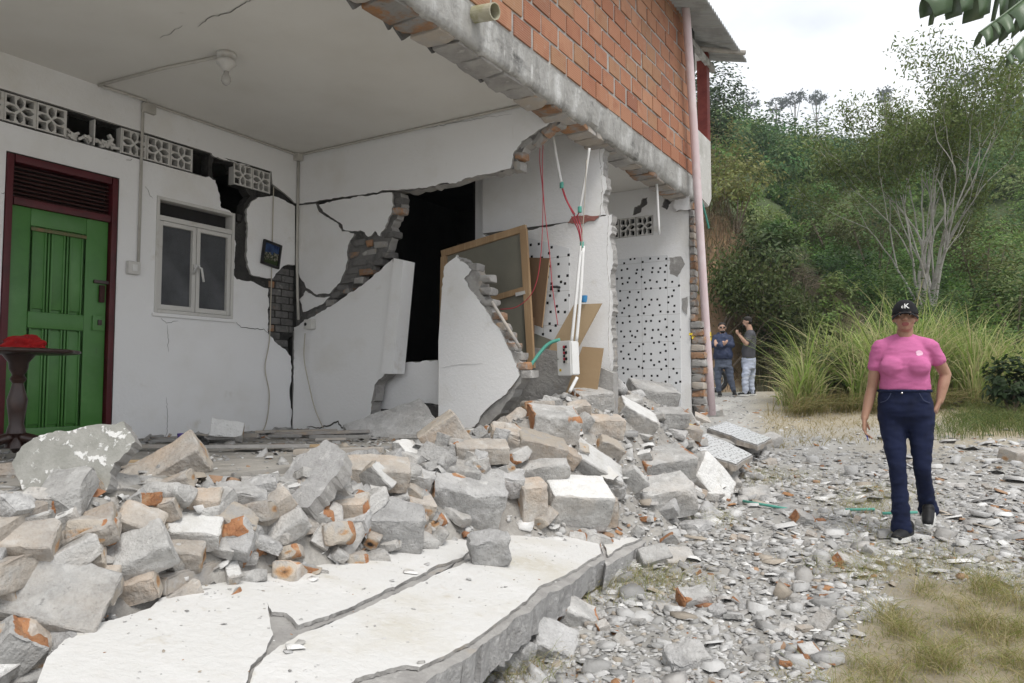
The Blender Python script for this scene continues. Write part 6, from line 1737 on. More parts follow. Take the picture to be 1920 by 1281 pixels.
class Person:
    def __init__(s, D, px, py, label):
        b = hit(px, py, terr, D - 1.2, D + 2.5, .01); s.base = Vector((b.x, b.y, b.z))
        s.fw = Vector((b.x, b.y, 0)).normalized(); s.rt = Vector((s.fw.y, -s.fw.x, 0)); s.D = s.base.dot(s.fw)
        s.root = empty('person', s.base, math.atan2(s.rt.y, s.rt.x)); tag(s.root, label, 'person')
    def P(s, x, y, dd=0.0):
        """pixel at depth D+dd -> local (right, away, up)"""
        r = ray(x, y); q = CAMP + r * ((s.D + dd) / r.dot(s.fw)) - s.base; return Vector((q.dot(s.rt), q.dot(s.fw), q.z))
    def add(s, name, me, mats, label=None, parent=None):
        for m in mats: me.materials.append(m)
        o = bpy.data.objects.new(name, me); COL.objects.link(o); o.parent = parent or s.root
        if label: o['label'] = label
        return o
def wrinkle(me, amp, sc_, seed=0, stretch=(1, 1, 1), zr=None):
    o = Vector((seed * 3.1, seed * 1.7, 0))
    nrm = [v.normal.copy() for v in me.vertices]
    for v, n in zip(me.vertices, nrm):
        c = Vector((v.co.x * stretch[0], v.co.y * stretch[1], v.co.z * stretch[2])) * sc_ + o
        k = 1.0 if zr is None else sstep(zr[0], zr[1], v.co.z)
        v.co += n * (noise.noise(c) * amp * k + noise.noise(c * 2.3) * amp * .5 * k)
def hand(B, wrist, dirv, palm_n, thumb_side, L=.175, curl=.5, rf=.0085):
    """palm plus five bent fingers. dirv: wrist to fingers, palm_n: towards the palm side, thumb_side: +1/-1"""
    d = Vector(dirv).normalized(); n = Vector(palm_n); n = (n - d * n.dot(d)).normalized(); s = d.cross(n) * thumb_side
    w = Vector(wrist)
    for k in (-1.1, -.35, .4, 1.1):
        B.cap(w + s * .012 * k, w + d * L * .50 + s * .021 * k, .015, .0125)
    for i, (k, f) in enumerate(((1.15, .43), (.4, .50), (-.4, .47), (-1.15, .37))):
        p = w + d * L * .48 + s * .0205 * k; a = 0.0; r = rf
        for j, fr in enumerate((.42, .32, .26)):
            a += curl * (.35, .7, .6)[j]
            q = p + (d * math.cos(a) + n * math.sin(a)) * L * f * fr * 1.08
            B.cap(p, q, r, r * .9, 8); p = q; r *= .9
    p = w + d * L * .12 + s * .022; q = p + (d * .62 + s * .62 + n * .28).normalized() * L * .24
    B.cap(p, q, .0125, .0105, 8); r2 = q + (d * .85 + s * .15 + n * .4).normalized() * L * .19; B.cap(q, r2, .0105, .008, 8)
m_skin = mat('skin_tan', (.36, .205, .14), [((.29, .15, .10), 14, .5, .75), ((.40, .24, .17), 5, .5, .75)], rough=.5, bump=.05, bscale=120, spec=.35)
m_lip = mat('lips', (.28, .09, .085), rough=.45, bump=0)
m_eye = mat('eye_dark', (.03, .02, .018), rough=.25, bump=0, spec=.5)
m_eyew = mat('eye_white', (.55, .52, .5), rough=.3, bump=0)
m_hair = mat('dark_hair', (.016, .012, .010), [((.03, .024, .02), 60, .5, .7, (1, 1, .15))], rough=.5, bump=.3, bscale=160)
m_pinkshirt = mat('pink_tshirt', (.51, .135, .30), [((.45, .11, .26), 5, .45, .75), ((.55, .17, .34), 300, .5, .7)], rough=.85, bump=.08, bscale=180)
m_denim = mat('dark_denim', (.009, .014, .043), [((.018, .028, .074), 5, .52, .75), ((.005, .008, .024), 9, .5, .7), ((.03, .038, .075), 140, .64, .78)], rough=.9, bump=.1, bscale=200)
m_shoe = mat('black_shoe', (.014, .014, .015), [((.05, .05, .05), 30, .6, .75)], rough=.55, bump=.1)
m_sole = mat('white_sole', (.60, .60, .58), [((.42, .41, .38), 12, .5, .7)], rough=.7, bump=.05)
m_capm = mat('black_cap', (.011, .011, .013), rough=.85, bump=.15, bscale=200)

W = Person(5.20, 1690, 1010, 'woman in pink T-shirt, dark jeans and black cap walking over the rubble')
P = W.P
def leaf3(a): return Vector(a)
# --- body: head, neck, arms, hands in one skin
B = Blob()
hc = P(1697, 594, 0)
hx, hz = hc.x, hc.z
B.ell((hx, .012, hz + .012), (.072, .090, .098)).ell((hx, -.022, hz - .045), (.056, .058, .062)).ell((hx, -.045, hz - .080), (.030, .030, .024))
B.ell((hx - .034, -.050, hz - .030), (.026, .026, .030)).ell((hx + .034, -.050, hz - .030), (.026, .026, .030))      # cheeks
B.cap((hx, -.078, hz + .012), (hx, -.098, hz - .022), .009, .013).ell((hx - .012, -.090, hz - .026), (.009, .010, .008)).ell((hx + .012, -.090, hz - .026), (.009, .010, .008))  # nose
B.cap((hx - .034, -.074, hz + .024), (hx - .010, -.080, hz + .022), .009, .009).cap((hx + .034, -.074, hz + .024), (hx + .010, -.080, hz + .022), .009, .009)   # brow
B.cap((hx - .018, -.078, hz - .052), (hx + .018, -.078, hz - .052), .008, .008).cap((hx - .015, -.077, hz - .062), (hx + .015, -.077, hz - .062), .008, .008)   # lips
for q in (-1, 1): B.ell((hx + q * .074, .020, hz - .008), (.011, .020, .030))
B.cap((hx, .028, hz - .07), (hx * .8, .035, P(1697, 650).z), .050, .062)
# torso core under the shirt keeps the body one piece
sR, sL = P(1649, 650), P(1743, 648)
B.cap(sR + Vector((.05, .02, -.02)), sL + Vector((-.05, .02, -.02)), .045, .045)
eR = P(1635, 728, .02); wR = P(1621, 784, -.05)
B.chain([(sR, .042), (sR.lerp(eR, .5), .043), (eR, .036), (eR.lerp(wR, .35), .037), (wR, .0245)])
eL = P(1773, 702, .10); wL = P(1762, 752, .05)
B.chain([(sL, .042), (sL.lerp(eL, .5), .044), (eL, .037), (eL.lerp(wL, .35), .037), (wL, .025)])
hand(B, wR, (-.02, -.15, -1), (.9, -.1, 0), -1, .165, .75)
hand(B, wL, (-.35, -.25, -.85), (-.8, .2, .2), 1, .160, 1.1)
me = B.mesh('body', .0052, 5, .5)
def paint(me, tests):
    for p in me.polygons:
        c = p.center
        for i, t in tests:
            if t(c): p.material_index = i
paint(me, [(1, lambda c: abs(c.x - hx) < .024 - abs(c.z - hz + .057) * .7 and abs(c.z - hz + .057) < .0115 and c.y < -.068),
           (2, lambda c: abs(abs(c.x - hx) - .026) < .017 and abs(c.z - hz - .030 + .25 * abs(abs(c.x - hx) - .024)) < .0042 and c.y < -.05)])
wbody = W.add('body', me, [m_skin, m_lip, m_hair])
for q in (-1, 1):
    bm = bmesh.new(); bmesh.ops.create_uvsphere(bm, u_segments=16, v_segments=10, radius=1, matrix=Matrix.Translation((hx + q * .027, -.0685, hz + .008)) @ Matrix.Diagonal((.0125, .008, .0058, 1)))
    m2 = bpy.data.meshes.new('eye'); bm.to_mesh(m2); bm.free(); W.add('eye', m2, [m_eyew], parent=wbody)
    bm = bmesh.new(); bmesh.ops.create_uvsphere(bm, u_segments=14, v_segments=8, radius=1, matrix=Matrix.Translation((hx + q * .027, -.0755, hz + .008)) @ Matrix.Diagonal((.0055, .003, .0054, 1)))
    m2 = bpy.data.meshes.new('iris'); bm.to_mesh(m2); bm.free(); W.add('iris', m2, [m_eye], parent=wbody)
# --- hair
B = Blob(); B.ell((hx, .034, hz + .012), (.078, .080, .098)).ell((hx, .088, hz - .03), (.045, .04, .07))
B.cap((hx - .072, .010, hz + .03), (hx - .070, .022, hz - .03), .010, .006).cap((hx + .072, .010, hz + .03), (hx + .070, .022, hz - .03), .010, .006)
W.add('hair', B.mesh('hair', .007, 4), [m_hair])
# --- shirt
def z(py): return P(1690, py).z
def xr(a, b, py): p, q = P(a, py), P(b, py); return (p.x + q.x) / 2, (q.x - p.x) / 2
B = Blob(); rg = []
for a, b, py, ry, cy in ((1648, 1746, 732, .122, .012), (1648, 1745, 722, .122, .010), (1650, 1744, 706, .124, .004), (1648, 1746, 690, .128, .0), (1649, 1746, 672, .122, .004), (1650, 1744, 655, .104, .012), (1656, 1738, 644, .088, .020), (1672, 1722, 637, .072, .024), (1678, 1716, 632, .064, .022)):
    cx, rx = xr(a, b, py); rg.append((cx, cy, z(py), rx, ry))
B.loft(rg)
bx0 = P(1697, 690).x
for q in (-1, 1): B.ell((bx0 + q * .078, -.082, z(688)), (.082, .066, .074))
B.cap(sR + Vector((.012, 0, -.008)), sR.lerp(eR, .45), .063, .058).cap(sL + Vector((-.012, 0, -.008)), sL.lerp(eL, .45), .064, .059)
B.cap(sR + Vector((.03, .01, .0)), Vector((hx * .8 - .03, .03, z(637))), .06, .045).cap(sL + Vector((-.03, .01, .0)), Vector((hx * .8 + .03, .03, z(637))), .06, .045)
me = B.mesh('tshirt', .0075, 7)
wrinkle(me, .007, 9, 2, (.5, .6, 1.8)); wrinkle(me, .004, 22, 5, (.6, .8, 1.5))
shirt = W.add('tshirt', me, [m_pinkshirt])
ring = [Vector((hx * .9 + .064 * math.cos(2 * math.pi * k / 28), .024 + .062 * math.sin(2 * math.pi * k / 28), z(637) + .016 * math.sin(2 * math.pi * k / 28))) for k in range(29)]
t = Tubes(); t.add(ring, .007, 8, False); me = bpy.data.meshes.new('collar'); me.from_pydata([tuple(v) for v in t.v], [], t.f); me.polygons.foreach_set('use_smooth', [True] * len(me.polygons)); W.add('collar', me, [m_pinkshirt], parent=shirt)
lg = P(1723, 663); bm = bmesh.new()
bmesh.ops.create_circle(bm, cap_ends=True, segments=20, radius=.021, matrix=Matrix.Translation((lg.x, -.128, lg.z)) @ Matrix.Rotation(R_(80), 4, 'X'))
for v in bm.verts: v.co += Vector((noise.noise(v.co * 70) * .004, 0, noise.noise(v.co * 60 + Vector((5, 0, 0))) * .004))
me = bpy.data.meshes.new('chest_print'); bm.to_mesh(me); bm.free()
cp = W.add('chest_print', me, [mat('pale_print', (.72, .45, .58), rough=.8, bump=0)], parent=shirt)
sh = cp.modifiers.new('wrap', 'SHRINKWRAP'); sh.target = shirt; sh.wrap_method = 'PROJECT'; sh.use_project_y = True; sh.use_positive_direction = True; sh.use_negative_direction = True; sh.offset = .0025
# --- jeans
B = Blob(); rg = []
for a, b, py, ry, cy in ((1649, 1744, 728, .116, .014), (1646, 1747, 745, .128, .018), (1643, 1752, 765, .140, .022), (1645, 1752, 780, .130, .022), (1662, 1735, 796, .09, .02), (1680, 1716, 806, .05, .015)):
    cx, rx = xr(a, b, py); rg.append((cx, cy, z(py), rx, ry))
B.loft(rg)
hR, kR, aR, mR = P(1671, 778, .015), P(1683, 880, -.07), P(1690, 965, -.05), P(1691, 992, -.045)
B.chain([(hR, .092), (hR.lerp(kR, .5), .077), (kR, .058), (kR.lerp(aR, .45), .055), (aR, .060), (mR, .068)])
hL, kL, aL, mL = P(1726, 778, .02), P(1729, 876, -.02), P(1738, 940, .20), P(1741, 956, .22)
B.chain([(hL, .092), (hL.lerp(kL, .5), .076), (kL, .057), (kL.lerp(aL, .45), .054), (aL, .058), (mL, .066)])
me = B.mesh('jeans', .0085, 10)
wrinkle(me, .006, 8, 3, (1, 1, 2.6)); wrinkle(me, .007, 15, 4, (.8, .8, 2.2), (z(870), z(985)))
jeans = W.add('jeans', me, [m_denim])
bt = P(1691, 737); bm = bmesh.new(); bmesh.ops.create_uvsphere(bm, u_segments=12, v_segments=8, radius=.008, matrix=Matrix.Translation((bt.x, -.112, bt.z))); me = bpy.data.meshes.new('button'); bm.to_mesh(me); bm.free(); W.add('button', me, [m_chrome], parent=jeans)
ring = []
cx, rx = xr(1648, 1745, 731)
for k in range(41):
    a = 2 * math.pi * k / 40; ring.append(Vector((cx + (rx + .003) * math.cos(a), .014 + .122 * math.sin(a), z(733))))
t = Tubes(); t.add(ring, .012, 6, False); me = bpy.data.meshes.new('waistband'); me.from_pydata([tuple(v) for v in t.v], [], t.f); W.add('waistband', me, [m_denim], parent=jeans)
for sg in (-1, 1):
    px0 = P(1697 + sg * 34, 742); px1 = P(1697 + sg * 46, 752)
    t = Tubes(); t.add(curve_pts([Vector((P(1697 + sg * 26, 737).x, -.105, P(1697, 737).z)), Vector((px0.x, -.098, P(1697, 750).z)), Vector((px1.x, -.062, P(1697, 755).z))], 5), .003, 6)
    me = bpy.data.meshes.new('pocket_seam'); me.from_pydata([tuple(v) for v in t.v], [], t.f); W.add('pocket_seam', me, [mat('seam', (.05, .06, .11), rough=.9, bump=0)], parent=jeans)
# --- shoes
def shoe(pers, heel, toe, zsole, par_name='shoe', lift=0.0, L=.25, upper=None, sole=None, pitch=0.0):
    d = (toe - heel); d.z = 0; d.normalize(); s = Vector((-d.y, d.x, 0)); up = Vector((0, 0, 1))
    d2 = d * math.cos(pitch) - up * math.sin(pitch); u2 = up * math.cos(pitch) + d * math.sin(pitch)
    def Q(a, b, c): return heel * 1 + d2 * a + s * b + u2 * c
    B = Blob()
    B.cap(Q(.03, 0, .05), Q(.03, 0, .10), .036, .038).cap(Q(.03, 0, .055), Q(.13, 0, .05), .038, .040).cap(Q(.13, 0, .048), Q(.205, 0, .034), .041, .036).ell(Q(.09, 0, .075), (.04, .04, .035))
    o = pers.add(par_name, B.mesh(par_name, .007, 5), [upper or m_shoe])
    bm = bmesh.new(); n = 28; bot, top = [], []
    for k in range(n):
        a = 2 * math.pi * k / n; c, sn = math.cos(a), math.sin(a)
        x = .118 + .135 * c; y = .044 * sn * (1.02 - .12 * c * c)
        bot.append(bm.verts.new(Q(x, y * 1.04, .0 + max(0, x - .2) * .12))); top.append(bm.verts.new(Q(x, y, .032 + max(0, x - .2) * .05)))
    bm.faces.new(list(reversed(bot))); bm.faces.new(top)
    for k in range(n): bm.faces.new((bot[k], bot[(k + 1) % n], top[(k + 1) % n], top[k]))
    bmesh.ops.recalc_face_normals(bm, faces=bm.faces)
    me = bpy.data.meshes.new('sole'); bm.to_mesh(me); bm.free(); pers.add('sole', me, [sole or m_sole], parent=o)
    return o
fR = P(1697, 1003, -.03); fR.z = -.01
shoe(W, Vector((fR.x + .035, .02, .0)), Vector((fR.x - .07, -.20, 0)), 0)
fL = P(1741, 970, .22)
shoe(W, Vector((fL.x + .01, .26, fL.z + .045)), Vector((fL.x - .01, .06, fL.z)), 0, pitch=.42)
# --- cap with brim and letters
bm = bmesh.new(); n = 32; prev = None
cz0 = hz + .030
for i in range(9):
    th = math.pi / 2 * i / 8; vs = []
    for k in range(n):
        a = 2 * math.pi * k / n; r = math.cos(th) ** .72
        vs.append(bm.verts.new((hx + .084 * r * math.cos(a), .014 + .102 * r * math.sin(a), cz0 - .018 * (1 - i / 8) + .092 * math.sin(th) ** 1.05)) if i < 8 else None)
    if i == 8:
        tip = bm.verts.new((hx, .014, cz0 + .092))
        for k in range(n): bm.faces.new((prev[k], prev[(k + 1) % n], tip))
        break
    if prev:
        for k in range(n): bm.faces.new((prev[k], prev[(k + 1) % n], vs[(k + 1) % n], vs[k]))
    prev = vs
me = bpy.data.meshes.new('cap'); bm.to_mesh(me); bm.free(); me.polygons.foreach_set('use_smooth', [True] * len(me.polygons))
capo = W.add('cap', me, [m_capm]); so_ = capo.modifiers.new('s', 'SOLIDIFY'); so_.thickness = .004
V, F = [], []; nb = 18
for j in range(6):
    for k in range(nb + 1):
        a = math.pi * (k / nb) ; x = -math.cos(a) * .080; e = math.sin(a) ** .55
        y = -.060 * math.sin(a) - e * .072 * j / 5
        V.append((hx + x * (1 - .05 * j / 5), .014 - .035 * math.sin(a) + y * .92 , cz0 - .004 - .032 * (abs(x) / .08) ** 2 - .014 * j / 5))
for j in range(5):
    for k in range(nb): a = j * (nb + 1) + k; F.append((a, a + 1, a + nb + 2, a + nb + 1))
me = bpy.data.meshes.new('brim'); me.from_pydata(V, [], F); me.polygons.foreach_set('use_smooth', [True] * len(me.polygons))
br = W.add('brim', me, [m_capm], parent=capo); so_ = br.modifiers.new('s', 'SOLIDIFY'); so_.thickness = .005
def letters(txt, size, loc, rot, parent, m, name, sx=1.0):
    cu = bpy.data.curves.new(name, 'FONT'); cu.body = txt; cu.size = size; cu.extrude = .0012; cu.align_x = 'CENTER'; cu.align_y = 'CENTER'; cu.offset = .0006
    o = bpy.data.objects.new('tmp', cu); COL.objects.link(o); dg = bpy.context.evaluated_depsgraph_get(); dg.update()
    me = bpy.data.meshes.new_from_object(o.evaluated_get(dg), depsgraph=dg); bpy.data.objects.remove(o)
    me.materials.clear(); me.materials.append(m)
    q = bpy.data.objects.new(name, me); COL.objects.link(q); q.parent = parent; q.location = loc; q.rotation_euler = rot; q.scale = (sx, 1, 1); return q
m_let = mat('white_thread', (.75, .75, .74), rough=.8, bump=0)
letters('c', .034, (hx - .016, -.0845, cz0 + .034), (R_(72), 0, R_(-6)), capo, m_let, 'lettering')
letters('K', .050, (hx + .010, -.0845, cz0 + .036), (R_(72), 0, R_(4)), capo, m_let, 'lettering')
# pen in her hand
pp0 = P(1621, 806, -.07); pp1 = P(1628, 826, -.10)
pen = tube('pen', [W.base + W.rt * q.x + W.fw * q.y + UP * q.z for q in (pp0, pp1)], [.005, .003], None, mat('blue_pen', (.04, .07, .35), rough=.35, bump=0), 8); tag(pen, 'blue pen held in the hand of the woman in pink', 'pen')

# --- man in navy jacket, arms crossed
m_navy = mat('navy_jacket', (.030, .040, .080), [((.05, .065, .12), 9, .5, .7), ((.018, .024, .05), 5, .5, .7)], rough=.6, bump=.2, bscale=60)
m_track = mat('slate_trousers', (.085, .10, .135), [((.06, .07, .10), 6, .45, .7)], rough=.9, bump=.1)
m_greyT = mat('charcoal_tshirt', (.075, .075, .082), [((.055, .055, .06), 6, .45, .7)], rough=.9, bump=.1)
m_light = mat('pale_jeans', (.46, .50, .60), [((.36, .40, .50), 6, .45, .7)], rough=.9, bump=.1)
m_skin2 = mat('skin_fair', (.42, .26, .19), [((.36, .21, .15), 14, .5, .75)], rough=.5, bump=.03)
def man_head(B, c, face):
    """face: unit direction the face looks at (local)"""
    f = Vector(face).normalized(); up = Vector((0, 0, 1))
    B.ell(c + up * .02, (.076, .088, .10) if abs(f.y) > .7 else (.088, .076, .10)).ell(c + f * .03 - up * .055, (.055, .055, .06)).ell(c + f * .09 - up * .008, (.014, .016, .022)).ell(c + f * .055 - up * .092, (.03, .03, .022))
    s = f.cross(up)
    for q in (-1, 1): B.ell(c + s * q * .078 - f * .01, (.014, .018, .03))
M1 = Person(16.8, 1357, 743, 'man in navy hooded jacket and sunglasses standing with arms crossed')
P = M1.P; hc = P(1354, 615.5); 
B = Blob(); man_head(B, hc, (.15, -1, 0)); B.cap(hc + Vector((0, .02, -.08)), P(1355, 630), .055, .065)
for a, b in ((P(1341, 648, -.17), (1, -.2, .3)), (P(1356, 647, -.20), (.6, -.3, .6))): hand(B, a, b, (0, 1, 0), 1, .15, .6)
B.cap(P(1342, 640, -.05), P(1342, 648, -.17), .05, .03).cap(P(1355, 632), P(1356, 647, -.18), .06, .03).cap(P(1355, 632), P(1342, 640, -.05), .05, .05)
b1 = M1.add('body', B.mesh('body', .010, 3), [m_skin2])
B = Blob(); B.ell(hc + Vector((0, .022, .062)), (.090, .098, .078)).ell(hc + Vector((0, .045, .02)), (.086, .075, .07)); M1.add('hair', B.mesh('hair', .012, 3), [m_hair])
B = Blob(); B.ell(hc + Vector((.008, -.056, -.082)), (.058, .042, .036)); M1.add('beard', B.mesh('beard', .010, 2), [m_hair])
bm = bmesh.new()
for q in (-1, 1): bmesh.ops.create_uvsphere(bm, u_segments=14, v_segments=8, radius=1, matrix=Matrix.Translation(hc + Vector((.012 + q * .034, -.082, .012))) @ Matrix.Diagonal((.028, .014, .021, 1)))
bbox(bm, hc.x - .06, hc.x + .085, -.088 + hc.y, -.080 + hc.y, hc.z + .02, hc.z + .027)
me = bpy.data.meshes.new('sunglasses'); bm.to_mesh(me); bm.free(); M1.add('sunglasses', me, [m_black])
B = Blob(); rg = []
for a, b, py, ry in ((1338, 1373, 674, .15), (1337, 1374, 668, .17), (1339, 1372, 655, .155), (1340, 1371, 642, .15), (1341, 1369, 633, .13), (1346, 1364, 628, .10), (1349, 1361, 625, .085)):
    p, q = P(a, py), P(b, py); rg.append(((p.x + q.x) / 2, 0, p.z, (q.x - p.x) / 2, ry))
B.loft(rg)
B.chain([(P(1342, 634), .075), (P(1336.5, 647, -.04), .062), (P(1352, 650, -.20), .05)]).chain([(P(1368, 634), .075), (P(1373, 647, -.04), .062), (P(1347, 647, -.22), .05)])
B.ell(hc + Vector((0, .07, -.13)), (.12, .08, .06))
me = B.mesh('jacket', .014, 4); wrinkle(me, .014, 9, 1); M1.add('jacket', me, [m_navy])
B = Blob(); p, q = P(1340, 672), P(1372, 672)
B.loft([((p.x + q.x) / 2, 0, P(1356, py).z, w, .13) for py, w in ((690, .17), (682, .185), (672, .18))])
B.chain([(P(1347.5, 690), .095), (P(1346, 712), .075), (P(1348, 733), .055)]).chain([(P(1366, 690), .095), (P(1370, 712), .075), (P(1376, 732), .055)])
me = B.mesh('trousers', .014, 4); wrinkle(me, .012, 8, 2, (1, 1, 2)); M1.add('trousers', me, [m_track])
for q in (P(1349, 742), P(1376.5, 741)): shoe(M1, Vector((q.x, .06, q.z)), Vector((q.x + .02, -.2, 0)), 0, sole=m_shoe)
# --- man in charcoal T-shirt, seen from the side, talking
M2 = Person(17.0, 1404, 742.5, 'bearded man in charcoal T-shirt and pale jeans, side-on, hands raised')
P = M2.P; hc = P(1401, 604.5)
B = Blob(); man_head(B, hc, (-1, -.12, 0)); B.cap(hc + Vector((.03, 0, -.07)), P(1406, 620), .058, .068)
sh_ = P(1408, 627, -.16); el = P(1399.5, 645, -.22); wr_ = P(1386.5, 629.5, -.26)
B.chain([(sh_, .058), (el, .046), (el.lerp(wr_, .4), .044), (wr_, .030)]); hand(B, wr_, (-.7, .1, .7), (.5, .3, .6), 1, .17, .9, .011)
sh2 = P(1408, 627, .16); el2 = P(1400, 643, .2); wr2 = P(1389, 630, .12)
B.chain([(sh2, .058), (el2, .046), (wr2, .030)]); hand(B, wr2, (-.5, -.3, .5), (.3, .5, .6), -1, .17, .9, .011)
B.cap(sh_, sh2, .06, .06).cap(P(1406, 620), P(1408, 627), .06, .06)
M2.add('body', B.mesh('body', .010, 3), [m_skin2])
B = Blob(); B.ell(hc + Vector((.016, 0, .062)), (.098, .090, .078)).ell(hc + Vector((.045, 0, .01)), (.065, .086, .072)); M2.add('hair', B.mesh('hair', .012, 3), [m_hair])
B = Blob(); B.ell(hc + Vector((-.056, 0, -.078)), (.044, .056, .042)); M2.add('beard', B.mesh('beard', .010, 2), [m_hair])
B = Blob(); rg = []
for a, b, py, ry in ((1391.5, 1416.5, 673, .175), (1390.5, 1416.5, 660, .185), (1393, 1417.5, 645, .19), (1395, 1417.5, 632, .195), (1398, 1416, 624, .17), (1401, 1412, 619, .09)):
    p, q = P(a, py), P(b, py); rg.append(((p.x + q.x) / 2, 0, p.z, (q.x - p.x) / 2, ry))
B.loft(rg).cap(sh_, sh_.lerp(el, .62), .078, .068).cap(sh2, sh2.lerp(el2, .62), .078, .068)
me = B.mesh('tshirt', .014, 4); wrinkle(me, .012, 7, 4); M2.add('tshirt', me, [m_greyT])
B = Blob(); p, q = P(1391, 672), P(1416, 672)
B.loft([((p.x + q.x) / 2, 0, P(1404, py).z, w, .165) for py, w in ((692, .14), (682, .15), (671, .15))])
B.chain([(P(1400, 692, -.08), .098), (P(1397, 713, -.1), .078), (P(1397.5, 735, -.1), .066)]).chain([(P(1408.5, 692, .08), .098), (P(1408, 713, .08), .078), (P(1410, 735, .08), .066)])
me = B.mesh('trousers', .014, 4); wrinkle(me, .014, 8, 6, (1, 1, 2)); M2.add('trousers', me, [m_light])
for (x, y, dd) in ((1400, 742.5, -.1), (1412, 741.5, .08)):
    q = P(x, y, dd); s_ = shoe(M2, Vector((q.x + .05, q.y, q.z)), Vector((q.x - .2, q.y - .03, 0)), 0)
    for k in range(3):
        bm = bmesh.new(); obox(bm, Vector((q.x - .045 - k * .03, q.y - .043, q.z + .062)), Vector((.006, 0, 0)), Vector((0, .004, 0)), Vector((.012, 0, .028))); me = bpy.data.meshes.new('stripe'); bm.to_mesh(me); bm.free(); M2.add('stripe', me, [m_sole], parent=s_)
# ------------------------------------------------------------------ vegetation
rng = np.random.default_rng(5)
def unit(n):
    v = rng.normal(size=(n, 3)); return v / np.linalg.norm(v, axis=1, keepdims=True)
def leaf_quads(C, L, Wd, col, droop=.3, up=.0, out=None):
    """C (N,3) leaf centres, L/Wd lengths, col (N,3): rhombic leaves in random attitudes"""
    n = len(C); u = unit(n); u[:, 2] -= droop; u /= np.linalg.norm(u, axis=1, keepdims=True)
    nn = unit(n) * .8; nn[:, 2] += up + .7
    if out is not None:
        o_ = C - np.asarray(out); o_ /= np.linalg.norm(o_, axis=1, keepdims=True) + 1e-6; nn = o_ * 1.1 + unit(n) * .55; nn[:, 2] += .25
        u = u - nn * (np.sum(u * nn, 1) / np.sum(nn * nn, 1))[:, None]; u /= np.linalg.norm(u, axis=1, keepdims=True) + 1e-9
    s = np.cross(u, nn); s /= np.linalg.norm(s, axis=1, keepdims=True) + 1e-9
    L = np.broadcast_to(np.asarray(L), (n,))[:, None]; Wd = np.broadcast_to(np.asarray(Wd), (n,))[:, None]
    V = np.stack([C - u * L / 2, C + s * Wd / 2 - u * L * .08, C + u * L / 2, C - s * Wd / 2 - u * L * .08], 1).reshape(-1, 3)
    F = np.arange(n * 4).reshape(n, 4)
    return V, F, np.repeat(col, 4, 0)
def crown_points(c, r, clumps, per, shell=.55, cr=.22, flat=1.0):
    """clumped points through an uneven crown"""
    d = unit(clumps); rad = (shell + (1 - shell) * rng.random(clumps)) ** .6
    d[:, 2] = np.where(d[:, 2] < -.5, d[:, 2] * .5, d[:, 2])
    cc = np.asarray(c) + d * rad[:, None] * np.asarray(r)
    k = rng.random(clumps) * .6 + .4
    P_ = np.repeat(cc, per, 0) + rng.normal(size=(clumps * per, 3)) * np.asarray(r) * cr * np.repeat(k, per)[:, None]
    tone = np.repeat(.72 + .5 * rng.random(clumps), per) * (.85 + .3 * rng.random(clumps * per))
    return P_, tone
def col_of(base, tone, jitter=.12):
    n = len(tone); c = np.asarray(base, dtype=float)[None, :] * tone[:, None]
    return np.clip(c * (1 + rng.normal(size=(n, 3)) * jitter * .5), 0, 1)
class Cloud:
    def __init__(s): s.V, s.F, s.C, s.o = [], [], [], 0
    def add(s, V, F, C): s.V.append(V); s.F.append(F + s.o); s.C.append(C); s.o += len(V)
    def build(s, name, m, parent=None, loc=None): return np_mesh(name, np.concatenate(s.V), np.concatenate(s.F), 4, np.concatenate(s.C), [m], parent, loc=loc)
def world_dt(d, t): return RIGHT.x * d * t + FWDH.x * d, RIGHT.y * d * t + FWDH.y * d
GREENS = [(q[0] * 1.2, q[1] * 1.5, q[2] * 1.4) for q in [(.060, .092, .030), (.085, .120, .036), (.040, .064, .028), (.115, .140, .045), (.070, .095, .042), (.14, .15, .06), (.05, .085, .03), (.034, .055, .026)]]
# --- far wood on the hillside
cl = Cloud(); nt = 0; rs = random.Random(8)
while nt < 1250:
    d = 42 * (275 / 42) ** rs.random() ** .85; t = rs.uniform(.17, .92)
    X, Y = world_dt(d, t)
    n1 = fbm(X, Y, .8 * .05)
    if t > .595 and 112 < d < 214 and rs.random() < .97: continue
    g = terr(X, Y); s = rs.uniform(1.3, 3.2) * (.7 + d / 330); hh = s * rs.uniform(.7, 1.2)
    base = rs.choice(GREENS); dk = .8 if d > 200 else 1.0
    k = 34; per = 13 if d < 110 else 10
    cc_ = (X, Y, g + hh * .75 + (rs.uniform(1, 3.0) if d > 225 else 0))
    P_, tone = crown_points(cc_, (s, s, hh), k, per, .62, .20)
    ls = .12 + .0026 * d
    cl.add(*leaf_quads(P_, ls * rng.uniform(.7, 1.3, len(P_)), ls * .66, col_of(base, tone * dk), .1, .4, (cc_[0], cc_[1], cc_[2] - hh * .5))); nt += 1
tag(cl.build('hillside_wood', m_far), 'mixed green wood covering the hillside behind the track', 'woodland', kind='stuff')
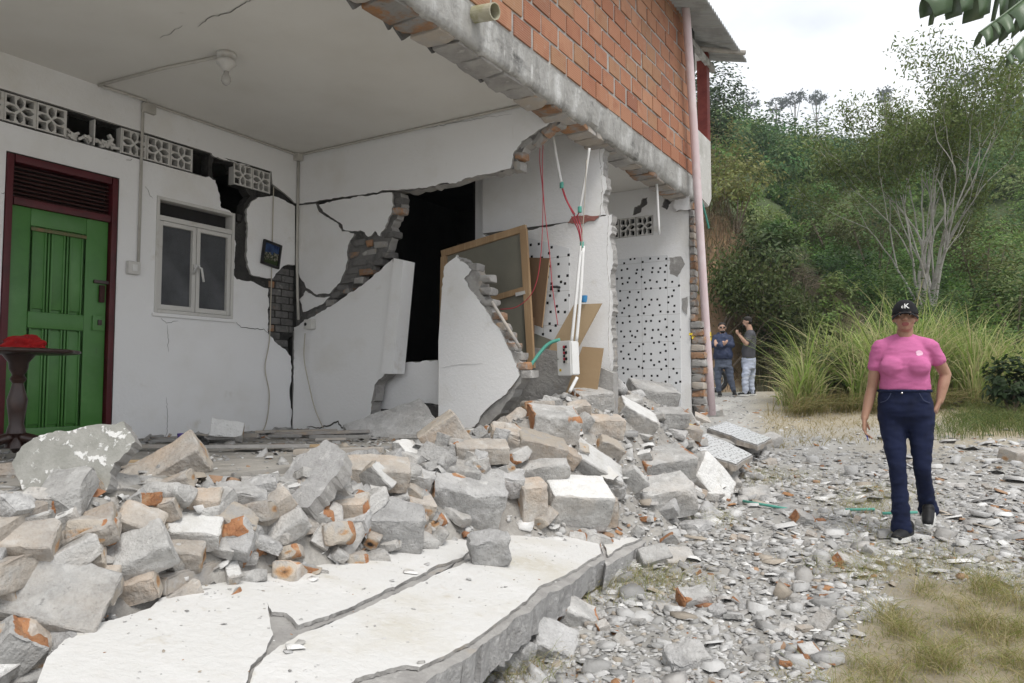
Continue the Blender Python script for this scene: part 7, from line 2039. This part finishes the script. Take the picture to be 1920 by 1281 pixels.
# --- scrub on the near slope
cl = Cloud(); nt = 0
OL = [(q[0] * 1.15, q[1] * 1.45, q[2] * 1.3) for q in [(.14, .175, .05), (.10, .145, .04), (.055, .085, .026), (.17, .18, .065), (.11, .16, .035), (.20, .19, .085), (.075, .115, .03), (.05, .08, .025)]]
while nt < 330:
    d = 15.6 * (48 / 15.6) ** rs.random(); t = rs.uniform(.22, .95)
    X, Y = world_dt(d, t)
    if t < .335 and d < 21.5: continue
    if t < .46 and d < 18.6: continue
    g = terr(X, Y); s = rs.uniform(.4, .95) * (1 + d / 70) * interp(t, [(.3, .55), (.6, 1.0)]); hh = s * rs.uniform(.7, 1.2)
    cc_ = (X, Y, g + hh * .55)
    P_, tone = crown_points(cc_, (s, s, hh), 40, 24, .5, .22)
    ls = .06 + d * .0030
    cl.add(*leaf_quads(P_, ls * rng.uniform(.7, 1.4, len(P_)), ls * .42, col_of(rs.choice(OL), tone), .2, .3, (cc_[0], cc_[1], cc_[2] - hh * .5))); nt += 1
tag(cl.build('slope_scrub', m_leaf), 'olive green scrub covering the slope behind the tall grass', 'scrub', kind='stuff')
# --- dry strands on the bank behind the men and dead brush on the slope
def blades(name, items, m, label, cat):
    """items: base, height, lean vec, width, colour, droop -> bent strips"""
    nseg = 5; n = len(items)
    B0 = np.array([i[0] for i in items]); H_ = np.array([i[1] for i in items]); Ln = np.array([i[2] for i in items]); Wd = np.array([i[3] for i in items]); Cc = np.array([i[4] for i in items]); Dr = np.array([i[5] for i in items])
    side = np.stack([-Ln[:, 1], Ln[:, 0], np.zeros(n)], 1) + rng.normal(size=(n, 3)) * .3; side /= np.linalg.norm(side, axis=1, keepdims=True) + 1e-9
    rows = []
    for k in range(nseg + 1):
        f = k / nseg
        p = B0 + np.concatenate([Ln[:, :2] * (f ** 2)[None] if False else Ln[:, :2] * f ** 2, (H_ * (f - Dr * f ** 3))[:, None]], 1)
        w = (Wd * (1 - f ** 1.6) * (.6 + .4 * min(1, 4 * f)))[:, None] / 2
        rows.append(np.stack([p - side * w, p + side * w], 1))
    V = np.stack(rows, 1).reshape(n, -1, 3)          # n, (nseg+1)*2
    idx = np.arange(n)[:, None, None] * (2 * (nseg + 1)); q = np.array([[2 * k, 2 * k + 1, 2 * k + 3, 2 * k + 2] for k in range(nseg)])[None]
    F = (idx + q).reshape(-1, 4)
    C = np.repeat(Cc, 2 * (nseg + 1), 0)
    o = np_mesh(name, V.reshape(-1, 3), F, 4, C, [m]); return tag(o, label, cat, kind='stuff')
it = []
for i in range(5200):
    t = rs.uniform(.215, .36); d = 18.0 + rs.random() * 3.4
    X, Y = world_dt(d, t); g = terr(X, Y)
    if rs.random() > .35 + .65 * sstep(.9, 3.6, g - ground(Y)): continue
    c = rs.choice([(.20, .15, .09), (.15, .105, .065), (.27, .22, .14), (.10, .085, .05), (.09, .10, .04)])
    hgt = rs.uniform(.35, 1.1)
    it.append(((X, Y, g + .05), -hgt * rs.uniform(.2, .9) if rs.random() < .7 else hgt * .6, (-FWDH.x * rs.uniform(.1, .6) + rs.gauss(0, .2), -FWDH.y * rs.uniform(.1, .6) + rs.gauss(0, .2), 0), rs.uniform(.012, .03), c, .1))
for i in range(1500):   # pale dead brush on the diagonal scar
    f = rs.random(); px_, py_ = lerp(1478, 1600, f) + rs.gauss(0, 14), lerp(500, 650, f) + rs.gauss(0, 12)
    p = hit(px_, py_, terr, 14, 40, .15)
    it.append((p + UP * .1, rs.uniform(.3, 1.0), (RIGHT.x * rs.uniform(.2, 1.0), RIGHT.y * rs.uniform(.2, 1.0), 0), rs.uniform(.01, .025), rs.choice([(.30, .25, .18), (.22, .18, .13), (.36, .31, .23)]), .9))
blades('dry_brush', it, m_grass, 'brown dead grass hanging over the cut bank and slope scar', 'dry brush')
# --- tall grass behind the woman
it = []
tuft = [(rs.uniform(1470, 1960), rs.random()) for _ in range(110)]; tht = [rs.uniform(.6, 1.15) for _ in tuft]
for i in range(7600):
    ti = rs.randrange(len(tuft)); tx, tdp = tuft[ti]
    px_ = tx + rs.gauss(0, 9); d = 12.6 + tdp * 2.8 + rs.gauss(0, .1)
    t = (px_ - 960) / FP
    X, Y = world_dt(d, t); g = terr(X, Y)
    hmax = interp(px_, [(1470, .8), (1520, 1.6), (1600, 1.85), (1700, 1.95), (1800, 1.9), (1870, 1.45), (1920, 1.25), (1960, 1.2)])
    hgt = hmax * tht[ti] * rs.uniform(.5, 1.25); a = rs.uniform(0, 6.28); le = hgt * rs.choice((rs.uniform(.1, .4), rs.uniform(.3, 1.0)))
    c = rs.choice([(.34, .42, .12), (.26, .36, .09), (.42, .47, .19), (.17, .25, .06), (.46, .45, .21), (.50, .44, .25)])
    k = rs.uniform(.75, 1.15)
    it.append(((X, Y, g), hgt, (math.cos(a) * le, math.sin(a) * le, 0), rs.uniform(.016, .044), tuple(v * k for v in c), rs.uniform(.05, .62)))
for i in range(1500):   # straw skirt at the foot
    tx, tdp = rs.choice(tuft); px_ = tx + rs.gauss(0, 16); d = 12.2 + tdp * .8
    X, Y = world_dt(d, (px_ - 960) / FP); hgt = rs.uniform(.25, .7); le = hgt * rs.uniform(.6, 1.4)
    it.append(((X, Y, terr(X, Y)), hgt, (-FWDH.x * le + rs.gauss(0, .25), -FWDH.y * le + rs.gauss(0, .25), 0), rs.uniform(.01, .02), rs.choice([(.34, .28, .14), (.26, .23, .10), (.18, .19, .07)]), rs.uniform(.4, .8)))
blades('tall_grass', it, m_grass, 'tall yellow-green cane grass growing behind the woman', 'tall grass')
# --- lawn, tufts among the rubble and verge grass
it = []
def lawn_blade(X, Y, hmul=1.0):
    g = terr(X, Y); hgt = rs.uniform(.03, .12) * hmul; a = rs.uniform(0, 6.28); le = hgt * rs.uniform(.3, 1.5)
    c = rs.choice([(.46, .39, .21), (.40, .35, .17), (.30, .31, .10), (.26, .30, .085), (.52, .45, .27), (.36, .29, .16), (.20, .24, .06)])
    it.append(((X, Y, g - .004), hgt, (math.cos(a) * le, math.sin(a) * le, 0), rs.uniform(.0018, .0038), c, rs.uniform(.1, .7)))
n = 0
while n < 38000:
    d = 1.9 * (6.2 / 1.9) ** rs.random(); t = rs.uniform(.28, 1.05); X, Y = world_dt(d, t)
    cl_ = fbm(X, Y, 4.5, 12) + .5 * fbm(X, Y, 1.3, 3)
    if rs.random() > grass_mask(X, Y) * (.06 + sstep(-.22, .30, cl_)): continue
    lawn_blade(X, Y, .7 + 1.3 * sstep(-.1, .5, cl_)); n += 1
for (px_, py_, sp, k) in ((1230, 1096, .16, 900), (1105, 1100, .10, 500), (1075, 1125, .10, 300), (960, 1262, .12, 500), (1420, 893, .22, 600), (1620, 955, .16, 500), (1670, 930, .18, 500), (1300, 975, .12, 300), (1440, 905, .3, 300), (1600, 1075, .15, 500), (1700, 1060, .2, 500), (1850, 1075, .25, 500), (1650, 1000, .15, 200), (1340, 980, .1, 150), (1240, 970, .1, 150)):
    c0 = hit(px_, py_, terr)
    for _ in range(k): lawn_blade(c0.x + rs.gauss(0, sp), c0.y + rs.gauss(0, sp), 1.1)
blades('lawn_grass', it, m_grass, 'short dry lawn grass in the near right corner and between stones', 'grass')
it = []
for i in range(16000):
    px_ = rs.uniform(1430, 2050); d = rs.uniform(9.2, 13.2); X, Y = world_dt(d, (px_ - 960) / FP)
    k = sstep(1690, 1800, px_ - (d - 10) * 40 + fbm(X, Y, 1.2) * 120)
    straw = rs.random() > k
    if straw and rs.random() > .30: continue
    if not straw and d < 9.9 and rs.random() < .6: continue
    hgt = rs.uniform(.04, .12) if straw else rs.uniform(.10, .40); a = rs.uniform(0, 6.28); le = hgt * rs.uniform(.3, 1.3)
    c = rs.choice([(.40, .33, .18), (.34, .28, .15), (.28, .25, .12)]) if straw else rs.choice([(.10, .15, .04), (.14, .18, .05), (.20, .21, .075), (.075, .11, .03)])
    it.append(((X, Y, terr(X, Y)), hgt, (math.cos(a) * le, math.sin(a) * le, 0), rs.uniform(.005, .012), c, rs.uniform(.1, .7)))
blades('verge_grass', it, m_grass, 'straw and green weeds along the far verge of the track', 'grass')

# --- trees
def grow(tb, tips, p, dirv, L, r, lvl, maxl, rs, spread, up, split=(2, 3), wob=.12, minr=.006):
    pts = [p]; d = dirv.normalized(); n = 4
    for i in range(n):
        d = (d + Vector((rs.gauss(0, wob), rs.gauss(0, wob), rs.gauss(0, wob) + up * .06))).normalized(); pts.append(pts[-1] + d * L / n)
        if lvl >= maxl - 1: tips.append(pts[-1].copy())
    r1 = r * .66
    tb.add(pts, [max(minr, lerp(r, r1, i / n)) for i in range(n + 1)], 6 if r > .03 else 4, False)
    if lvl >= maxl: return
    for k in range(rs.randint(*split)):
        a = rs.uniform(0, 6.28); uu, vv = frame_of(d); sp = spread * rs.uniform(.6, 1.3)
        nd = d * math.cos(sp) + (uu * math.cos(a) + vv * math.sin(a)) * math.sin(sp)
        nd.z += up * .25
        grow(tb, tips, pts[-1 if k < 2 else -2], nd.normalized(), L * rs.uniform(.62, .85), r1 * rs.uniform(.65, .9), lvl + 1, maxl, rs, spread, up, split, wob, minr)
def tree(name, label, base, stems, leaf, colr, per, spread_leaf, bark, maxl=4, spread=.35, up=.6, seed=1, split=(2, 3), skip=0.0, cat='tree', droop=.4):
    rs_ = random.Random(seed); tb, tips = Tubes(), []
    root = empty(name, base); tag(root, label, cat)
    for d, L, r in stems: grow(tb, tips, Vector(base), Vector(d), L, r, 1, maxl, rs_, spread, up, split)
    tb.build('trunk', root, bark)
    T = np.array([t[:] for t in tips if rs_.random() >= skip]); 
    tone = np.repeat(.7 + .6 * rng.random(len(T)), per) * (.8 + .4 * rng.random(len(T) * per))
    P_ = np.repeat(T, per, 0) + rng.normal(size=(len(T) * per, 3)) * spread_leaf
    cl = Cloud(); cl.add(*leaf_quads(P_, leaf * rng.uniform(.7, 1.35, len(P_)), leaf * .42, col_of(colr, tone), droop, .2)); cl.build('crown', m_leaf, root)
    return root
# big pale many-stemmed tree
bp_ = at_d(1742, 600, 20.0); bp_.z = terr(bp_.x, bp_.y) - .1
st = []
rs2 = random.Random(4)
for ax, L, r in ((-34, 2.9, .07), (-27, 3.1, .085), (-20, 3.2, .10), (-13, 3.6, .11), (-7, 3.6, .10), (-2, 3.8, .12), (3, 3.6, .11), (8, 3.4, .09), (14, 3.0, .08), (-16, 3.0, .08), (0, 3.3, .09), (19, 2.4, .06)):
    a = R_(ax * .55 - 3); st.append((RIGHT * math.sin(a) + UP * math.cos(a) + FWDH * rs2.uniform(-.25, .25), L * .63, r * .58))
tree('pale_tree', 'tall pale-barked tree with many bare stems rising above the tall grass', bp_, st, .105, (.14, .18, .055), 26, .19, m_bark, 5, .22, .6, 11, (2, 2), .05)
# dark leafy tree on the bank behind the men
bp2 = at_d(1362, 575, 18.7); bp2.z = terr(bp2.x, bp2.y) - .1
tree('bank_tree', 'leafy tree with curved bare trunk on the cut bank above the men', bp2, [(RIGHT * .28 + UP, 1.05, .065), (RIGHT * .8 + UP * .6 - FWDH * .3, .95, .04), (RIGHT * .05 + UP - FWDH * .2, .85, .035)], .12, (.085, .11, .038), 13, .20, m_barkbrown, 5, .55, .25, 5, (2, 3), .05)
# darker bushes around it and under it
def bush(px_, py_, d, r, label, colr, ls=.13, clumps=60, per=26, name='bush', cat='bush', lift=.0):
    c = at_d(px_, py_, d); root = empty(name, (c.x, c.y, min(c.z - r[2], max(terr(c.x, c.y), c.z - r[2] * 1.6)))); tag(root, label, cat)
    P_, tone = crown_points(c, r, clumps, per, .35, .22)
    cl = Cloud(); cl.add(*leaf_quads(P_, ls * rng.uniform(.7, 1.4, len(P_)), ls * .45, col_of(colr, tone), .3, .3, c - UP * r[2] * .5)); cl.build('foliage', m_leaf, root)
    t = Tubes(); g0 = Vector((c.x, c.y, terr(c.x, c.y)))
    for k in range(5):
        a = k * 1.257; t.add([g0, c + Vector((math.cos(a) * r[0] * .5, math.sin(a) * r[1] * .5, r[2] * .1))], [.03, .01], 5, False)
    t.build('stem', root, m_barkbrown)
bush(1440, 470, 19.2, (.9, .8, .75), 'dark glossy bush on the bank right of the curved trunk', (.065, .095, .034), .14)
bush(1440, 610, 19.3, (.75, .7, 1.05), 'dark bush at the foot of the bank right of the man in charcoal', (.06, .09, .032), .13)
bush(1380, 345, 20.5, (1.1, .9, .8), 'yellow-green bush on top of the bank beside the balcony', (.20, .21, .07), .13)
bush(1345, 300, 24, (1.3, 1.0, 1.3), 'loose pale reedy bush seen just right of the balcony parapet', (.19, .19, .08), .14)
bush(1512, 690, 14.6, (.7, .6, .55), 'brownish shrub at the left end of the tall grass', (.085, .085, .04), .09)
bush(1545, 700, 13.9, (.7, .5, .45), 'low green shrub under the left side of the tall grass', (.075, .10, .035), .09)
bush(1895, 720, 11.0, (.36, .34, .42), 'dark glossy coffee bush at the right picture edge', (.030, .055, .018), .12, 40, 22)
bush(1840, 470, 21, (1.2, 1.0, 1.3), 'feathery olive bush right of the pale tree trunk', (.11, .12, .04), .12)
bush(1900, 560, 18, (1.0, .8, 1.2), 'bright green bush at the right edge behind the tall grass', (.10, .14, .035), .12)
bush(1790, 420, 30, (1.3, 1.0, .9), 'bright green rounded bush on the slope right of the pale stems', (.09, .14, .03), .16)
bush(1640, 430, 24, (1.6, 1.2, 1.3), 'olive bush on the slope left of the pale stems', (.10, .115, .04), .14)
bush(1560, 420, 26, (1.6, 1.2, 1.4), 'grey-green bush on the slope right of the bank tree', (.11, .12, .05), .14)
bush(1322, 205, 30, (1.6, 1.4, 2.3), 'dark leafy tree behind the balcony post', (.05, .075, .034), .19, 90, 26, 'leafy_tree', 'tree')
# trees standing out on the skyline
for i, (px_, py_, s) in enumerate(((1345, 180, 1.0), (1400, 192, 1.1), (1455, 196, .9), (1490, 188, .8), (1530, 186, .7), (1790, 150, 1.2), (1840, 150, 1.3), (1885, 140, 1.4), (1915, 135, 1.3), (1660, 180, .8))):
    d = 235.0; c = at_d(px_, py_, d); root = empty('skyline_tree', (c.x, c.y, terr(c.x, c.y)))
    tag(root, ('skyline tree nearest the balcony post', 'broad skyline tree, second from the balcony post', 'low skyline tree above the bank tree', 'skyline tree midway between balcony and pale tree', 'small skyline tree just left of the pale tree crown', 'skyline tree just right of the pale tree crown', 'tall skyline tree right of the pale tree', 'large skyline tree below the banana leaves', 'skyline tree cut by the right picture edge', 'small skyline tree seen through the pale tree crown')[i], 'tree', 'trees on the skyline ridge')
    P_, tone = crown_points(c, (4.2 * s, 4.2 * s, 3.2 * s), 30, 16, .35, .2)
    cl = Cloud(); cl.add(*leaf_quads(P_, .8 * rng.uniform(.7, 1.3, len(P_)), .5, col_of((.045, .062, .035), tone), .1, .3)); cl.build('crown', m_far, root)
    t = Tubes(); g0 = Vector((c.x, c.y, terr(c.x, c.y) - 1)); t.add([g0, c], [.35, .15], 6, False)
    for k in range(4): t.add([g0.lerp(c, .6), c + Vector((math.cos(k * 1.6) * 2.4 * s, math.sin(k * 1.6) * 2.4 * s, .8))], [.14, .06], 5, False)
    t.build('trunk', root, m_barkbrown)
# --- banana leaves hanging into the top right corner
ban = at_d(2160, 900, 6.6); ban.z = terr(ban.x, ban.y)
bn = empty('banana_plant', ban); tag(bn, 'banana plant whose torn green leaves hang into the top right corner', 'banana plant')
top = at_d(2140, -180, 6.6)
t = Tubes(); t.add([ban, ban.lerp(top, .5) + Vector((.05, 0, 0)), top], [.16, .13, .08], 14); t.build('stem', bn, mat('banana_stem', (.16, .17, .07), [((.10, .07, .04), 4, .45, .65, (1, 1, .2))], rough=.7))
m_ban = mat('banana_leaf', (.055, .095, .040), [((.075, .12, .05), 3, .45, .65), ((.16, .15, .06), 6, .66, .78)], rough=.4, bump=.15, bscale=40, spec=.5)
def ban_leaf(ctrl, wid, seed, hang=.75, cut=.5):
    rs_ = random.Random(seed); mid = curve_pts(ctrl, 10); n = len(mid)
    t_ = Tubes(); t_.add(mid, [lerp(.022, .006, i / n) for i in range(n)], 8); lf = t_.build('leaf_rib', bn, m_ban)
    for side in (-1, 1):
        i = 0
        while i < n - 2:
            k = rs_.randint(1, 4); j = min(n - 1, i + k)
            V, F = [], []; m_ = 5
            L = wid * math.sin(math.pi * (.12 + .82 * (i + j) / 2 / n)) * rs_.uniform(.8, 1.1); drp = hang * rs_.uniform(.75, 1.25)
            cur = {}
            for q in range(m_ + 1):
                f = q / m_; ang_ = min(1.5, .25 + drp * f ** .6)
                for e in (i, j):
                    tg = (mid[min(e + 1, n - 1)] - mid[max(e - 1, 0)]).normalized(); sd = tg.cross(UP).normalized() * side
                    if q == 0: cur[e] = mid[e].copy()
                    else: cur[e] = cur[e] + (sd * math.cos(ang_) - UP * math.sin(ang_) + tg * .30).normalized() * L / m_ + ((mid[i] - mid[j]) * .16 * cut if e == j else Vector())
                    V.append(cur[e].copy())
            for q in range(m_): F.append((2 * q, 2 * q + 1, 2 * q + 3, 2 * q + 2))
            o = pydata('leaf_strip', V, F, lf, [m_ban], smooth=True); o.modifiers.new('t', 'SOLIDIFY').thickness = .0015
            i = j
def bd(x, y, d=6.6): return at_d(x, y, d)
ban_leaf([bd(2130, -160), bd(2010, -120), bd(1880, -55), bd(1728, -2, 6.3)], .58, 1, 1.25)
ban_leaf([bd(2140, -150, 6.5), bd(2040, -110, 6.2), bd(1930, -10, 6.0), bd(1835, 62, 5.9)], .42, 2, 1.1)
ban_leaf([bd(2140, -140, 6.5), bd(2050, -60, 6.0), bd(1950, 40, 5.7), bd(1885, 108, 5.6)], .34, 3, 1.0)

# ------------------------------------------------------------------ air
bm = bmesh.new(); bbox(bm, -440, 440, -440, 440, -24, 135)
hz_m = bpy.data.materials.new('haze_air'); hz_m.use_nodes = True
hn, hl = hz_m.node_tree.nodes, hz_m.node_tree.links; hn.clear()
ho = hn.new('ShaderNodeOutputMaterial'); hv = hn.new('ShaderNodeVolumePrincipled')
hv.inputs['Color'].default_value = (.86, .92, 1.0, 1); hv.inputs['Density'].default_value = .0008; hv.inputs['Anisotropy'].default_value = .2
hl.new(hv.outputs[0], ho.inputs['Volume'])
o = from_bm('haze', bm, None, [hz_m], None, loc=(0, 0, 0)); tag(o, 'thin pale haze over the whole valley', 'haze', kind='stuff')
